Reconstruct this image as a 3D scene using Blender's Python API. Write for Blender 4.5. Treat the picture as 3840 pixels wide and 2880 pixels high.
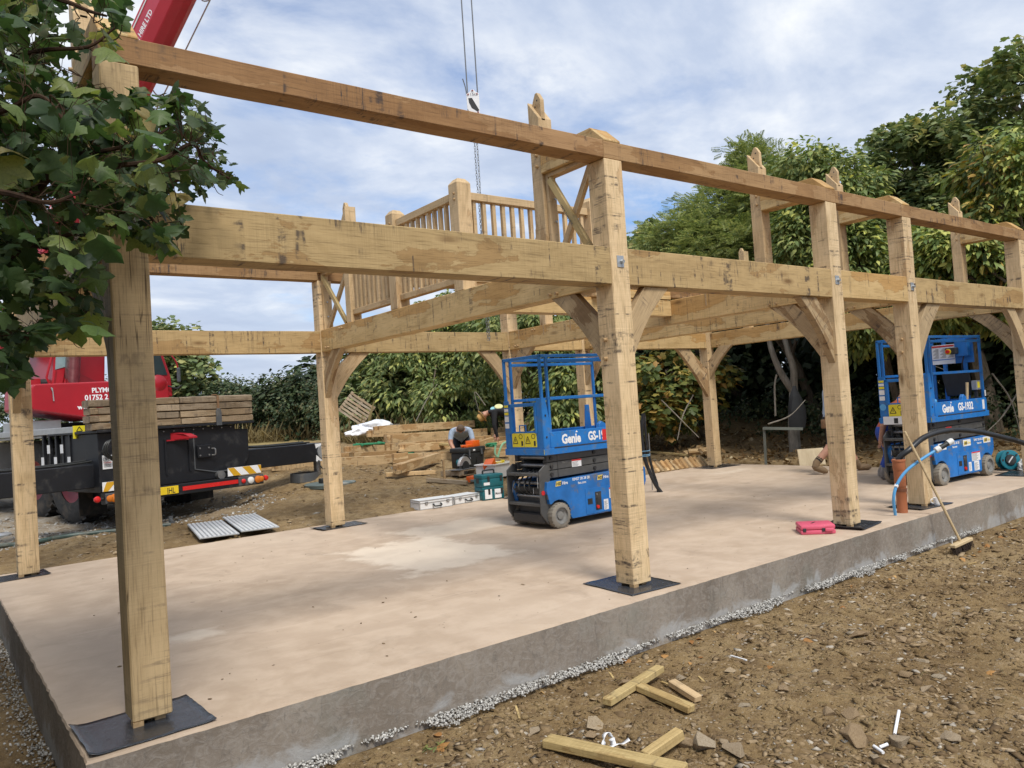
import bpy, bmesh, math, random
import numpy as np
from mathutils import Vector, Matrix, noise as mnoise
random.seed(7); RNG = np.random.default_rng(11)
R = math.radians
for o in list(bpy.data.objects): bpy.data.objects.remove(o, do_unlink=True)
SC = bpy.context.scene; COL = SC.collection
def V(*a): return Vector(a)
# ------------------------------------------------------------------ camera
CAMP = V(-0.5553, -4.1081, 1.5); YAW, PITCH, ROLL, FPX = 0.6546, 0.0281, -0.0664, 2912.8
_f = V(math.sin(YAW)*math.cos(PITCH), math.cos(YAW)*math.cos(PITCH), math.sin(PITCH))
_r = V(math.cos(YAW), -math.sin(YAW), 0); _u = _r.cross(_f)
CR = _r*math.cos(ROLL) + _u*math.sin(ROLL); CU = _u*math.cos(ROLL) - _r*math.sin(ROLL); CF = _f
cd = bpy.data.cameras.new('camera'); cam = bpy.data.objects.new('camera', cd); COL.objects.link(cam)
cam.matrix_world = Matrix(((CR.x, CU.x, -CF.x, CAMP.x), (CR.y, CU.y, -CF.y, CAMP.y), (CR.z, CU.z, -CF.z, CAMP.z), (0, 0, 0, 1)))
cd.sensor_width = 36; cd.lens = 36*FPX/3840; cd.clip_end = 3000; cd.clip_start = .05
SC.camera = cam
# ------------------------------------------------------------------ light
SUN_EL, SUN_AZ = R(54), R(192)          # azimuth clockwise from +Y: the sun stands behind the photographer
world = bpy.data.worlds.new('World'); SC.world = world; world.use_nodes = True
SUNPOW, SKYSTR = 2.1, 0.085
sd = bpy.data.lights.new('sun', 'SUN'); sd.energy = SUNPOW; sd.angle = R(18); sd.color = (1, .955, .88)
sun = bpy.data.objects.new('sun', sd); COL.objects.link(sun)
sdir = V(math.sin(SUN_AZ)*math.cos(SUN_EL), math.cos(SUN_AZ)*math.cos(SUN_EL), math.sin(SUN_EL))
sun.rotation_euler = sdir.to_track_quat('Z', 'Y').to_euler(); sun.location = (0, 0, 30)
SC.view_settings.view_transform = 'Standard'; SC.view_settings.look = 'None'
SC.view_settings.gamma = 1; SC.view_settings.exposure = 0.68; SC.view_settings.use_curve_mapping = False
SC.render.engine = 'CYCLES'

# ------------------------------------------------------------------ node helpers
class NT:
    def __init__(s, tree): s.t = tree; s.n = tree.nodes; s.l = tree.links
    def new(s, typ, **kw):
        n = s.n.new(typ)
        for k, v in kw.items():
            if k.startswith('i_'):
                key = k[2:]; key = int(key) if key.isdigit() else key.replace('_', ' ')
                s.set(n.inputs[key], v)
            else: setattr(n, k, v)
        return n
    def set(s, sock, v):
        if hasattr(v, 'is_linked') or hasattr(v, 'links'): s.l.new(v, sock)
        else: sock.default_value = v
    def math(s, op, a, b=0.0, c=None, clamp=False):
        n = s.n.new('ShaderNodeMath'); n.operation = op; n.use_clamp = clamp
        s.set(n.inputs[0], a); s.set(n.inputs[1], b)
        if c is not None: s.set(n.inputs[2], c)
        return n.outputs[0]
    def noise(s, vec, scale=5, detail=4, rough=.55, dist=0, dim='3D'):
        n = s.n.new('ShaderNodeTexNoise'); n.noise_dimensions = dim
        if vec is not None: s.l.new(vec, n.inputs['Vector'])
        n.inputs['Scale'].default_value = scale; n.inputs['Detail'].default_value = detail
        n.inputs['Roughness'].default_value = rough; n.inputs['Distortion'].default_value = dist
        return n.outputs['Fac']
    def ramp(s, fac, stops, interp='LINEAR'):
        n = s.n.new('ShaderNodeValToRGB'); e = n.color_ramp.elements; n.color_ramp.interpolation = interp
        while len(e) > 1: e.remove(e[-1])
        for i, (p, c) in enumerate(stops):
            el = e[0] if i == 0 else e.new(p)
            el.position = p; el.color = (*c, 1) if not isinstance(c, (int, float)) else (c, c, c, 1)
        s.set(n.inputs[0], fac); return n.outputs[0]
    def mix(s, fac, a, b, mode='MIX'):
        n = s.n.new('ShaderNodeMix'); n.data_type = 'RGBA'; n.blend_type = mode
        s.set(n.inputs[0], fac)
        for sock, v in ((n.inputs[6], a), (n.inputs[7], b)):
            if isinstance(v, tuple): v = (*v, 1) if len(v) == 3 else v
            s.set(sock, v)
        return n.outputs[2]
    def map(s, vec, scale=(1, 1, 1), loc=(0, 0, 0), rot=(0, 0, 0)):
        n = s.n.new('ShaderNodeMapping'); s.l.new(vec, n.inputs[0])
        n.inputs['Scale'].default_value = scale; s.set(n.inputs['Location'], loc); n.inputs['Rotation'].default_value = rot
        return n.outputs[0]
    def bump(s, h, strength=.3, dist=.01):
        n = s.n.new('ShaderNodeBump'); n.inputs['Strength'].default_value = strength; n.inputs['Distance'].default_value = dist
        s.l.new(h, n.inputs['Height']); return n.outputs[0]
MATS = {}
def newmat(name):
    m = bpy.data.materials.new(name); m.use_nodes = True; t = NT(m.node_tree); t.n.clear()
    out = t.n.new('ShaderNodeOutputMaterial'); b = t.n.new('ShaderNodeBsdfPrincipled'); t.l.new(b.outputs[0], out.inputs[0])
    MATS[name] = m; return m, t, b, out
def setb(t, b, color=None, rough=None, metal=None, normal=None, spec=None):
    if color is not None: t.set(b.inputs['Base Color'], (*color, 1) if isinstance(color, tuple) else color)
    if rough is not None: t.set(b.inputs['Roughness'], rough)
    if metal is not None: t.set(b.inputs['Metallic'], metal)
    if normal is not None: t.l.new(normal, b.inputs['Normal'])
    if spec is not None: t.set(b.inputs['Specular IOR Level'], spec)

# ------------------------------------------------------------------ sky: clear-sky model behind broken cloud
def make_world():
    t = NT(world.node_tree); t.n.clear()
    out = t.n.new('ShaderNodeOutputWorld'); bg = t.n.new('ShaderNodeBackground'); t.l.new(bg.outputs[0], out.inputs[0])
    sky = t.n.new('ShaderNodeTexSky'); sky.sky_type = 'NISHITA'; sky.sun_disc = False
    sky.sun_elevation = SUN_EL; sky.sun_rotation = SUN_AZ; sky.air_density = 1.0; sky.dust_density = 1.2; sky.ozone_density = 1.5
    tc = t.n.new('ShaderNodeTexCoord'); sep = t.n.new('ShaderNodeSeparateXYZ'); t.l.new(tc.outputs['Generated'], sep.inputs[0])
    den = t.math('ADD', t.math('MAXIMUM', sep.outputs[2], 0.0), 0.16)
    comb = t.n.new('ShaderNodeCombineXYZ')
    t.l.new(t.math('DIVIDE', sep.outputs[0], den), comb.inputs[0]); t.l.new(t.math('DIVIDE', sep.outputs[1], den), comb.inputs[1])
    p = comb.outputs[0]
    pr = t.map(p, (1.1, 1.45, 1), (2.3, 5.1, 0), (0, 0, R(-40)))
    n1 = t.noise(pr, 1.15, 9, .58, .2)
    n2 = t.noise(t.map(p, (1, 1.5, 1), (7, 1, 3)), .5, 3, .5)
    n3 = t.noise(pr, 3.1, 5, .6, .5)
    cov = t.math('ADD', t.math('MULTIPLY', n1, .72), t.math('MULTIPLY', n2, .42))
    cov = t.math('ADD', cov, t.math('MULTIPLY', n3, .10))
    cloud = t.ramp(cov, [(.0, 0.0), (.485, .08), (.54, .56), (.60, .92), (.8, 1.0)])
    shade = t.ramp(t.noise(t.map(pr, loc=(3.1, 9.2, 1)), 1.5, 8, .58, .25), [(.28, (3.5, 4.15, 5.5)), (.44, (4.3, 4.95, 6.2)), (.54, (5.5, 6.0, 6.9)), (.66, (7.4, 7.6, 7.8))])
    skyc = t.mix(1.0, sky.outputs[0], (.88, 1.08, 1.32), 'MULTIPLY')
    col = t.mix(cloud, skyc, shade)
    hz = t.ramp(sep.outputs[2], [(.0, .6), (.05, .45), (.2, 0.0)])
    col = t.mix(hz, col, (4.9, 5.5, 6.5))
    t.l.new(col, bg.inputs[0]); bg.inputs[1].default_value = SKYSTR
make_world()
# ------------------------------------------------------------------ photograph pixel -> direction (3840 x 2880)
def rayd(u, v): return CF + CR*((u-1920)/FPX) + CU*((1440-v)/FPX)
def at(u, v, z=0.0):
    w = rayd(u, v); return CAMP + w*((z-CAMP.z)/w.z)
def aty(u, v, y):
    w = rayd(u, v); return CAMP + w*((y-CAMP.y)/w.y)
def atx(u, v, x):
    w = rayd(u, v); return CAMP + w*((x-CAMP.x)/w.x)
def atd(u, v, d): return CAMP + rayd(u, v)*d
def sst(a, b, x):
    t = min(1, max(0, (x-a)/(b-a))); return t*t*(3-2*t)
SX0, SX1, SY0, SY1 = 0.0, 12.78, 0.0, 6.33           # slab outline
def gz(x, y):
    """height of the bare ground"""
    back = .10*max(0, min(y, 13.5)-6.4)*sst(2.6, 6.0, x) + .01*max(0, y-13.5)
    back += .02*sst(6.5, 9.5, y)
    right = .09*max(0, min(x, 18)-12.9)
    low = -.385
    tb = max(sst(4.9, 7.6, y) if x < 0 else (1.0 if y > SY1-.02 else 0.0), 0)
    tr = (1.0 if x > SX1-.02 else 0.0)*sst(-2.2, .6, y) if y < SY1 else 0
    t = max(tb, tr)
    if SX0+.1 < x < SX1-.1 and SY0+.1 < y < SY1-.1: return -.5
    up = back if y > SY1-.02 else 0
    return low*(1-t) + (up + right - .02)*t
def atg(u, v, lift=0.0):
    w = rayd(u, v); d = 1.0; prev = d
    while d < 300:
        p = CAMP + w*d
        if p.z < gz(p.x, p.y)+lift:
            a, b = prev, d
            for _ in range(25):
                m = (a+b)/2; q = CAMP + w*m
                if q.z < gz(q.x, q.y)+lift: b = m
                else: a = m
            return CAMP + w*b
        prev = d; d += .05 + d*.004
    return CAMP + w*d

# ------------------------------------------------------------------ objects
WM = {}
def link(o, parent=None, W=None, label=None, cat=None, group=None, kind=None):
    COL.objects.link(o); W = W.copy() if W is not None else Matrix.Identity(4)
    WM[o.name] = W
    if parent is not None:
        o.parent = parent; o.matrix_parent_inverse = WM[parent.name].inverted()
    o.matrix_basis = W
    if label: o['label'] = label
    if cat: o['category'] = cat
    if group: o['group'] = group
    if kind: o['kind'] = kind
    return o
def thing(name, label, cat, loc=(0, 0, 0), rz=0.0, group=None):
    o = bpy.data.objects.new(name, None); o.empty_display_size = .2
    return link(o, None, Matrix.Translation(Vector(loc)) @ Matrix.Rotation(rz, 4, 'Z'), label, cat, group)
def frame(o, x, up=(0, 0, 1)):
    """matrix with local X along x, local Z close to up"""
    x = Vector(x).normalized(); up = Vector(up); y = up.cross(x)
    if y.length < 1e-5: y = V(0, 1, 0) if abs(x.y) < .9 else V(1, 0, 0)
    y.normalize(); z = x.cross(y)
    return Matrix(((x.x, y.x, z.x, o[0]), (x.y, y.y, z.y, o[1]), (x.z, y.z, z.z, o[2]), (0, 0, 0, 1)))
class MB:
    def __init__(s): s.v = []; s.f = []; s.m = []
    def add(s, vs, fs, mat=0):
        n = len(s.v); s.v += [tuple(p) for p in vs]; s.f += [tuple(i+n for i in f) for f in fs]; s.m += [mat]*len(fs); return s
    def box(s, lo, hi, mat=0, M=None):
        x0, y0, z0 = lo; x1, y1, z1 = hi
        vs = [V(x0, y0, z0), V(x1, y0, z0), V(x1, y1, z0), V(x0, y1, z0), V(x0, y0, z1), V(x1, y0, z1), V(x1, y1, z1), V(x0, y1, z1)]
        if M is not None: vs = [M @ p for p in vs]
        return s.add(vs, [(0, 3, 2, 1), (4, 5, 6, 7), (0, 1, 5, 4), (1, 2, 6, 5), (2, 3, 7, 6), (3, 0, 4, 7)], mat)
    def bar(s, p0, p1, w, h=None, up=(0, 0, 1), mat=0):
        p0 = Vector(p0); p1 = Vector(p1); h = h or w
        return s.box((0, -w/2, -h/2), ((p1-p0).length, w/2, h/2), mat, frame(p0, p1-p0, up))
    def prism(s, poly, ext, mat=0):
        """polygon of 3-D points pushed along ext"""
        n = len(poly); e = Vector(ext); a = [Vector(p) for p in poly]; b = [p+e for p in a]
        nrm = Vector((0, 0, 0))
        for i in range(n): nrm += a[i].cross(a[(i+1) % n])
        if nrm.dot(e) > 0: a, b = [p for p in reversed(a)], [p for p in reversed(b)]
        fs = [tuple(range(n)), tuple(reversed(range(n, 2*n)))] + [((i+1) % n, i, n+i, n+(i+1) % n) for i in range(n)]
        return s.add(a+b, fs, mat)
    def cyl(s, p0, p1, r0, r1=None, n=12, mat=0, cap=True):
        return s.tube([p0, p1], [r0, r0 if r1 is None else r1], n, mat, cap)
    def tube(s, pts, r, n=8, mat=0, cap=True):
        pts = [Vector(p) for p in pts]; k = len(pts); rs = r if isinstance(r, (list, tuple)) else [r]*k
        vs = []; prev = None
        for i, p in enumerate(pts):
            t = (pts[min(i+1, k-1)]-pts[max(i-1, 0)]).normalized()
            if prev is None:
                x = t.orthogonal().normalized()
            else:
                x = prev - t*prev.dot(t)
                x = x.normalized() if x.length > 1e-6 else t.orthogonal().normalized()
            prev = x; y = t.cross(x)
            for j in range(n):
                a = 2*math.pi*j/n; vs.append(p + (x*math.cos(a)+y*math.sin(a))*rs[i])
        fs = [(i*n+j, i*n+(j+1) % n, (i+1)*n+(j+1) % n, (i+1)*n+j) for i in range(k-1) for j in range(n)]
        if cap: fs += [tuple(reversed(range(n))), tuple(range((k-1)*n, k*n))]
        return s.add(vs, fs, mat)
    def lathe(s, prof, c, axis=(0, 0, 1), n=20, mat=0, close=True):
        """prof: (radius, height) pairs from bottom to top"""
        M = frame(c, axis, V(*axis).orthogonal()); vs = []
        for r, h in prof:
            for j in range(n):
                a = 2*math.pi*j/n; vs.append(M @ V(h, r*math.cos(a), r*math.sin(a)))
        k = len(prof)
        fs = [(i*n+j, i*n+(j+1) % n, (i+1)*n+(j+1) % n, (i+1)*n+j) for i in range(k-1) for j in range(n)]
        if close: fs += [tuple(reversed(range(n))), tuple(range((k-1)*n, k*n))]
        return s.add(vs, fs, mat)
    def mesh(s, name, mats, smooth=False, bevel=0, seg=1, ang=35):
        me = bpy.data.meshes.new(name); me.from_pydata(s.v, [], s.f)
        for m in (mats if isinstance(mats, (list, tuple)) else [mats]): me.materials.append(MATS[m] if isinstance(m, str) else m)
        if any(s.m): me.polygons.foreach_set('material_index', s.m)
        if bevel:
            bm = bmesh.new(); bm.from_mesh(me)
            ed = [e for e in bm.edges if len(e.link_faces) == 2 and e.calc_face_angle(0) > .5]
            bmesh.ops.bevel(bm, geom=ed, offset=bevel, segments=seg, profile=.5, affect='EDGES', clamp_overlap=True)
            bm.to_mesh(me); bm.free()
        if smooth:
            me.polygons.foreach_set('use_smooth', [True]*len(me.polygons)); me.set_sharp_from_angle(angle=R(ang))
        me.update(); return me
    def build(s, name, mats, parent=None, W=None, smooth=False, bevel=0, seg=1, **kw):
        return link(bpy.data.objects.new(name, s.mesh(name, mats, smooth, bevel, seg)), parent, W, **kw)
def pbox(name, mat, parent, lo, hi, bevel=0, W=None, **kw): return MB().box(lo, hi).build(name, mat, parent, W, bevel=bevel, **kw)
def ring(c, r, n, axis=2, a0=0, a1=2*math.pi):
    out = []
    for i in range(n):
        a = a0 + (a1-a0)*i/(n if abs(a1-a0) > 6.28 else n-1); p = [math.cos(a)*r, math.sin(a)*r]; p.insert(axis, 0); out.append(V(c[0]+p[0], c[1]+p[1], c[2]+p[2]))
    return out
def curve_pts(pts, n=8):
    """Catmull-Rom through the points"""
    P = [Vector(p) for p in pts]; P = [P[0]*2-P[1]] + P + [P[-1]*2-P[-2]]; out = []
    for i in range(1, len(P)-2):
        a, b, c, d = P[i-1:i+3]
        for k in range(n):
            t = k/n; out.append(.5*((2*b)+(c-a)*t+(2*a-5*b+4*c-d)*t*t+(3*b-a-3*c+d)*t**3))
    out.append(P[-2]); return out
def text(name, s, size, W, mat, parent, thick=.002, bold=0.0, shear=0.0, align='LEFT', sx=1.0, **kw):
    cu = bpy.data.curves.new(name, 'FONT'); cu.body = s; cu.size = size; cu.extrude = thick; cu.offset = bold; cu.shear = shear
    cu.align_x = align; cu.resolution_u = 2
    tmp = bpy.data.objects.new(name+'_tmp', cu); COL.objects.link(tmp)
    dg = bpy.context.evaluated_depsgraph_get(); dg.update()
    me = bpy.data.meshes.new_from_object(tmp.evaluated_get(dg)); bpy.data.objects.remove(tmp, do_unlink=True)
    if sx != 1.0: me.transform(Matrix.Diagonal((sx, 1, 1, 1)))
    me.materials.clear(); me.materials.append(MATS[mat])
    return link(bpy.data.objects.new(name, me), parent, W, **kw)
def plane_m(o, x, n):
    """matrix for lettering: local X along x, facing n"""
    x = Vector(x).normalized(); n = Vector(n).normalized(); y = n.cross(x).normalized(); n = x.cross(y)
    return Matrix(((x.x, y.x, n.x, o[0]), (x.y, y.y, n.y, o[1]), (x.z, y.z, n.z, o[2]), (0, 0, 0, 1)))
def np_mesh(name, verts, faces, mats, midx=None, smooth=False):
    """verts (N,3), faces list of (M,k) arrays"""
    me = bpy.data.meshes.new(name); faces = [f for f in faces if len(f)]
    nl = sum(f.size for f in faces); nf = sum(len(f) for f in faces)
    me.vertices.add(len(verts)); me.vertices.foreach_set('co', np.ascontiguousarray(verts, dtype=np.float32).ravel())
    me.loops.add(nl); me.polygons.add(nf)
    me.loops.foreach_set('vertex_index', np.concatenate([f.ravel() for f in faces]).astype(np.int32))
    tot = np.concatenate([np.full(len(f), f.shape[1]) for f in faces]); st = np.concatenate([[0], np.cumsum(tot)[:-1]])
    me.polygons.foreach_set('loop_start', st.astype(np.int32))
    if midx is not None: me.polygons.foreach_set('material_index', midx.astype(np.int32))
    if smooth: me.polygons.foreach_set('use_smooth', np.ones(nf, dtype=bool))
    for m in (mats if isinstance(mats, (list, tuple)) else [mats]): me.materials.append(MATS[m])
    me.update(calc_edges=True); me.validate(); return me
def scatter_mesh(name, tv, tf, pos, rot, scl, mats, midx=None):
    """tv (k,3) template, tf (m,3or4); pos (N,3), rot (N,3,3), scl (N,) or (N,3)"""
    N, k = len(pos), len(tv); s = scl if scl.ndim == 2 else scl[:, None]
    v = np.einsum('nij,nkj->nki', rot, tv[None]*s[:, None, :]) + pos[:, None, :]
    f = (tf[None] + (np.arange(N)*k)[:, None, None]).reshape(-1, tf.shape[1])
    mi = np.repeat(midx, len(tf)) if midx is not None else None
    return np_mesh(name, v.reshape(-1, 3), [f], mats, mi)
def rand_rot(n, tilt=math.pi):
    """random spin about Z, then a tilt"""
    a = RNG.uniform(0, 2*np.pi, n); b = RNG.uniform(0, 2*np.pi, n); t = RNG.normal(0, tilt, n)
    ca, sa, ct, st = np.cos(a), np.sin(a), np.cos(t), np.sin(t); Z = np.zeros(n); O = np.ones(n)
    Rz = np.stack([np.stack([ca, -sa, Z], -1), np.stack([sa, ca, Z], -1), np.stack([Z, Z, O], -1)], 1)
    kx, ky = np.cos(b), np.sin(b)
    K = np.stack([np.stack([Z, Z, ky], -1), np.stack([Z, Z, -kx], -1), np.stack([-ky, kx, Z], -1)], 1)
    Rt = np.eye(3)[None] + st[:, None, None]*K + (1-ct)[:, None, None]*(K @ K)
    return Rt @ Rz
# ------------------------------------------------------------------ materials
def simple(name, col, rough=.5, metal=0, var=.12, nscale=6, bump=0, dirt=None, dscale=4, dth=.55, spec=None):
    m, t, b, out = newmat(name); tc = t.n.new('ShaderNodeTexCoord').outputs['Object']
    n = t.noise(tc, nscale, 5, .6)
    lo = tuple(c*(1-var) for c in col); hi = tuple(min(1, c*(1+var)) for c in col)
    c = t.ramp(n, [(.3, lo), (.7, hi)])
    if dirt:
        d = t.noise(tc, dscale, 8, .65, .3); c = t.mix(t.ramp(d, [(dth, 0.0), (dth+.14, .8)]), c, dirt)
        rough = t.ramp(d, [(dth, rough), (dth+.2, min(1, rough+.3))])
    nm = t.bump(t.noise(tc, nscale*8, 4), bump, .005) if bump else None
    setb(t, b, c, rough, metal, nm, spec); return m
def oak(name, c_lo, c_hi, stain=0.0, stain_bias=.0, black=.5, crack=.0, tint=.14, stain_c=(.55, .36, .19), zbias=0.0):
    m, t, b, out = newmat(name); tc = t.n.new('ShaderNodeTexCoord').outputs['Object']
    oi = t.n.new('ShaderNodeObjectInfo').outputs['Random']
    off = t.n.new('ShaderNodeCombineXYZ')
    for i, k in enumerate((37.0, 91.0, 53.0)): t.l.new(t.math('MULTIPLY', oi, k), off.inputs[i])
    va = t.n.new('ShaderNodeVectorMath'); va.operation = 'ADD'; t.l.new(tc, va.inputs[0]); t.l.new(off.outputs[0], va.inputs[1]); P = va.outputs[0]
    big = t.noise(t.map(P, (.9, 3.2, 3.2)), 2.2, 6, .62, .9)            # cathedral figure
    fine = t.noise(t.map(P, (1.6, 42, 42)), 3.0, 5, .65, .25)           # long fibres
    saw = t.noise(t.map(P, (130, 2.0, 2.0)), 1.0, 2, .5)                # saw kerf marks across the grain
    sawm = t.noise(t.map(P, (1.5, 3, 3)), 1.3, 2)
    g = t.math('ADD', t.math('MULTIPLY', big, .62), t.math('MULTIPLY', fine, .38))
    col = t.ramp(g, [(.34, tuple(c*.84 for c in c_lo)), (.5, tuple((a+b_)/2 for a, b_ in zip(c_lo, c_hi))), (.68, c_hi)])
    # per-timber tone: greyer / yellower / paler
    col = t.mix(t.math('MULTIPLY', t.math('FRACT', t.math('MULTIPLY', oi, 7.31)), .30), col, (.44, .29, .135))
    hsv = t.n.new('ShaderNodeHueSaturation'); t.l.new(col, hsv.inputs['Color'])
    t.l.new(t.math('ADD', t.math('MULTIPLY', t.math('FRACT', t.math('MULTIPLY', oi, 3.77)), tint*2), 1-tint), hsv.inputs['Value'])
    hsv.inputs['Saturation'].default_value = 1.0; col = hsv.outputs[0]
    sm = t.math('MULTIPLY', t.ramp(saw, [(.35, 0.0), (.62, 1.0)]), t.ramp(sawm, [(.38, 0.05), (.62, .75)]))
    col = t.mix(t.math('MULTIPLY', sm, .34), col, tuple(c*.55 for c in c_lo))
    col = t.mix(t.ramp(fine, [(.32, .60), (.45, 0.0)]), col, tuple(c*.55 for c in c_lo))
    # rain stain: tide-marked brown areas
    if stain > 0:
        sp = t.n.new('ShaderNodeSeparateXYZ'); t.l.new(tc, sp.inputs[0])
        s1 = t.noise(t.map(P, (1.1, 3.5, 3.5)), 1.15, 7, .6, .25)
        if zbias: s1 = t.math('ADD', s1, t.math('MULTIPLY', sp.outputs[2], zbias))
        s1 = t.math('ADD', s1, stain_bias)
        col = t.mix(t.math('MULTIPLY', t.ramp(s1, [(.50, 0.0), (.512, 1.0)]), stain), col, t.mix(1.0, col, stain_c, 'MULTIPLY'))
        col = t.mix(t.ramp(s1, [(.494, 0.0), (.506, .35), (.518, 0.0)]), col, (.16, .085, .03))
    # dark iron / pencil / banding marks across the timber
    k1 = t.noise(t.map(P, (15.0, .7, .7)), 1.0, 6, .85); k2 = t.noise(t.map(P, (1.0, 2.4, 2.4)), 1.1, 4, .65); k3 = t.noise(t.map(P, (40, 16, 16)), 1.0, 3, .6)
    km = t.math('MULTIPLY', t.ramp(k1, [(.53, 0.0), (.60, 1.0)]), t.math('MULTIPLY', t.ramp(k2, [(.50, 0.0), (.58, 1.0)]), t.ramp(k3, [(.38, .15), (.55, 1.0)])))
    col = t.mix(t.math('MULTIPLY', km, black), col, (.055, .043, .04))
    sl = t.math('ABSOLUTE', t.math('SUBTRACT', t.noise(t.map(P, (2.6, .10, .10)), 1.0, 2, .5), .5))        # strap and pencil lines square across
    col = t.mix(t.math('MULTIPLY', t.math('MULTIPLY', t.ramp(sl, [(.004, 1.0), (.013, 0.0)]), t.ramp(t.noise(t.map(P, (5, 9, 9)), 1.3, 4, .7), [(.485, .0), (.60, .8)])), black), col, (.05, .04, .038))
    # knots
    vo = t.n.new('ShaderNodeTexVoronoi'); t.l.new(t.map(P, (.85, 2.6, 2.6)), vo.inputs['Vector']); vo.inputs['Scale'].default_value = 1.0
    col = t.mix(t.ramp(vo.outputs['Distance'], [(.03, .85), (.07, .35), (.11, 0.0)]), col, (.15, .08, .03))
    h = t.math('ADD', t.math('MULTIPLY', fine, .5), t.math('MULTIPLY', saw, .35))
    if crack > 0:
        cn = t.noise(t.map(P, (.22, 11, 11)), 1.9, 2, .5, 0); cd_ = t.math('ABSOLUTE', t.math('SUBTRACT', cn, .5))
        cm = t.math('MULTIPLY', t.ramp(cd_, [(.003, 1.0), (.009, 0.0)]), t.ramp(t.noise(t.map(P, (.8, 3, 3)), 1.7, 2), [(.47, 0.0), (.56, 1.0)]))
        col = t.mix(t.math('MULTIPLY', cm, crack), col, (.05, .028, .012)); h = t.math('SUBTRACT', h, t.math('MULTIPLY', cm, 1.5))
    setb(t, b, col, t.ramp(fine, [(.3, .62), (.7, .78)]), 0, t.bump(h, .22, .006), .25); return m
oak('oak_post', (.60, .425, .225), (.82, .63, .39), .3, -.10, 1.0, .35, .10)
oak('oak_old_post', (.48, .335, .17), (.66, .485, .27), 0, 0, .4, 1.0, .05)
oak('oak_beam', (.34, .235, .105), (.49, .355, .175), .42, -.08, 1.0, .15, .12)
oak('oak_plate', (.28, .155, .068), (.42, .255, .125), .5, -.03, 1.0, .15, .08, (.66, .55, .42))
oak('oak_tie', (.50, .335, .14), (.70, .51, .255), .6, -.05, .7, .1, .1, (.78, .58, .34), .9)
oak('oak_brace', (.38, .275, .155), (.56, .42, .25), .7, -.06, .8, .1, .12, (.52, .42, .33))
oak('oak_pale', (.50, .35, .185), (.70, .52, .31), .3, -.12, .35, 0, .12)
oak('oak_stack', (.50, .34, .17), (.70, .51, .29), .6, -.02, .8, .15, .2, (.60, .45, .29), .6)
oak('softwood', (.42, .30, .12), (.60, .46, .22), .25, -.06, .5, .2, .1)
oak('mat_timber', (.23, .175, .115), (.36, .285, .20), .5, -.02, .6, .5, .2, (.55, .5, .45))
oak('old_pallet', (.24, .20, .145), (.38, .32, .24), .3, 0, .4, .3, .2)
oak('broom_wood', (.48, .36, .20), (.62, .49, .30), 0, 0, .1, 0, .05)
def endgrain():
    m, t, b, o = newmat('peg_wood'); tc = t.n.new('ShaderNodeTexCoord').outputs['Object']
    setb(t, b, t.ramp(t.noise(tc, 60, 3), [(.3, (.30, .19, .09)), (.7, (.48, .33, .17))]), .7)
endgrain()
def plywood():
    m, t, b, o = newmat('plywood'); tc = t.n.new('ShaderNodeTexCoord').outputs['Object']
    n = t.noise(t.map(tc, (3, 1, .7)), 3, 5, .6, .8)
    setb(t, b, t.ramp(n, [(.3, (.55, .43, .26)), (.7, (.74, .62, .42))]), .6)
plywood()

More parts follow.
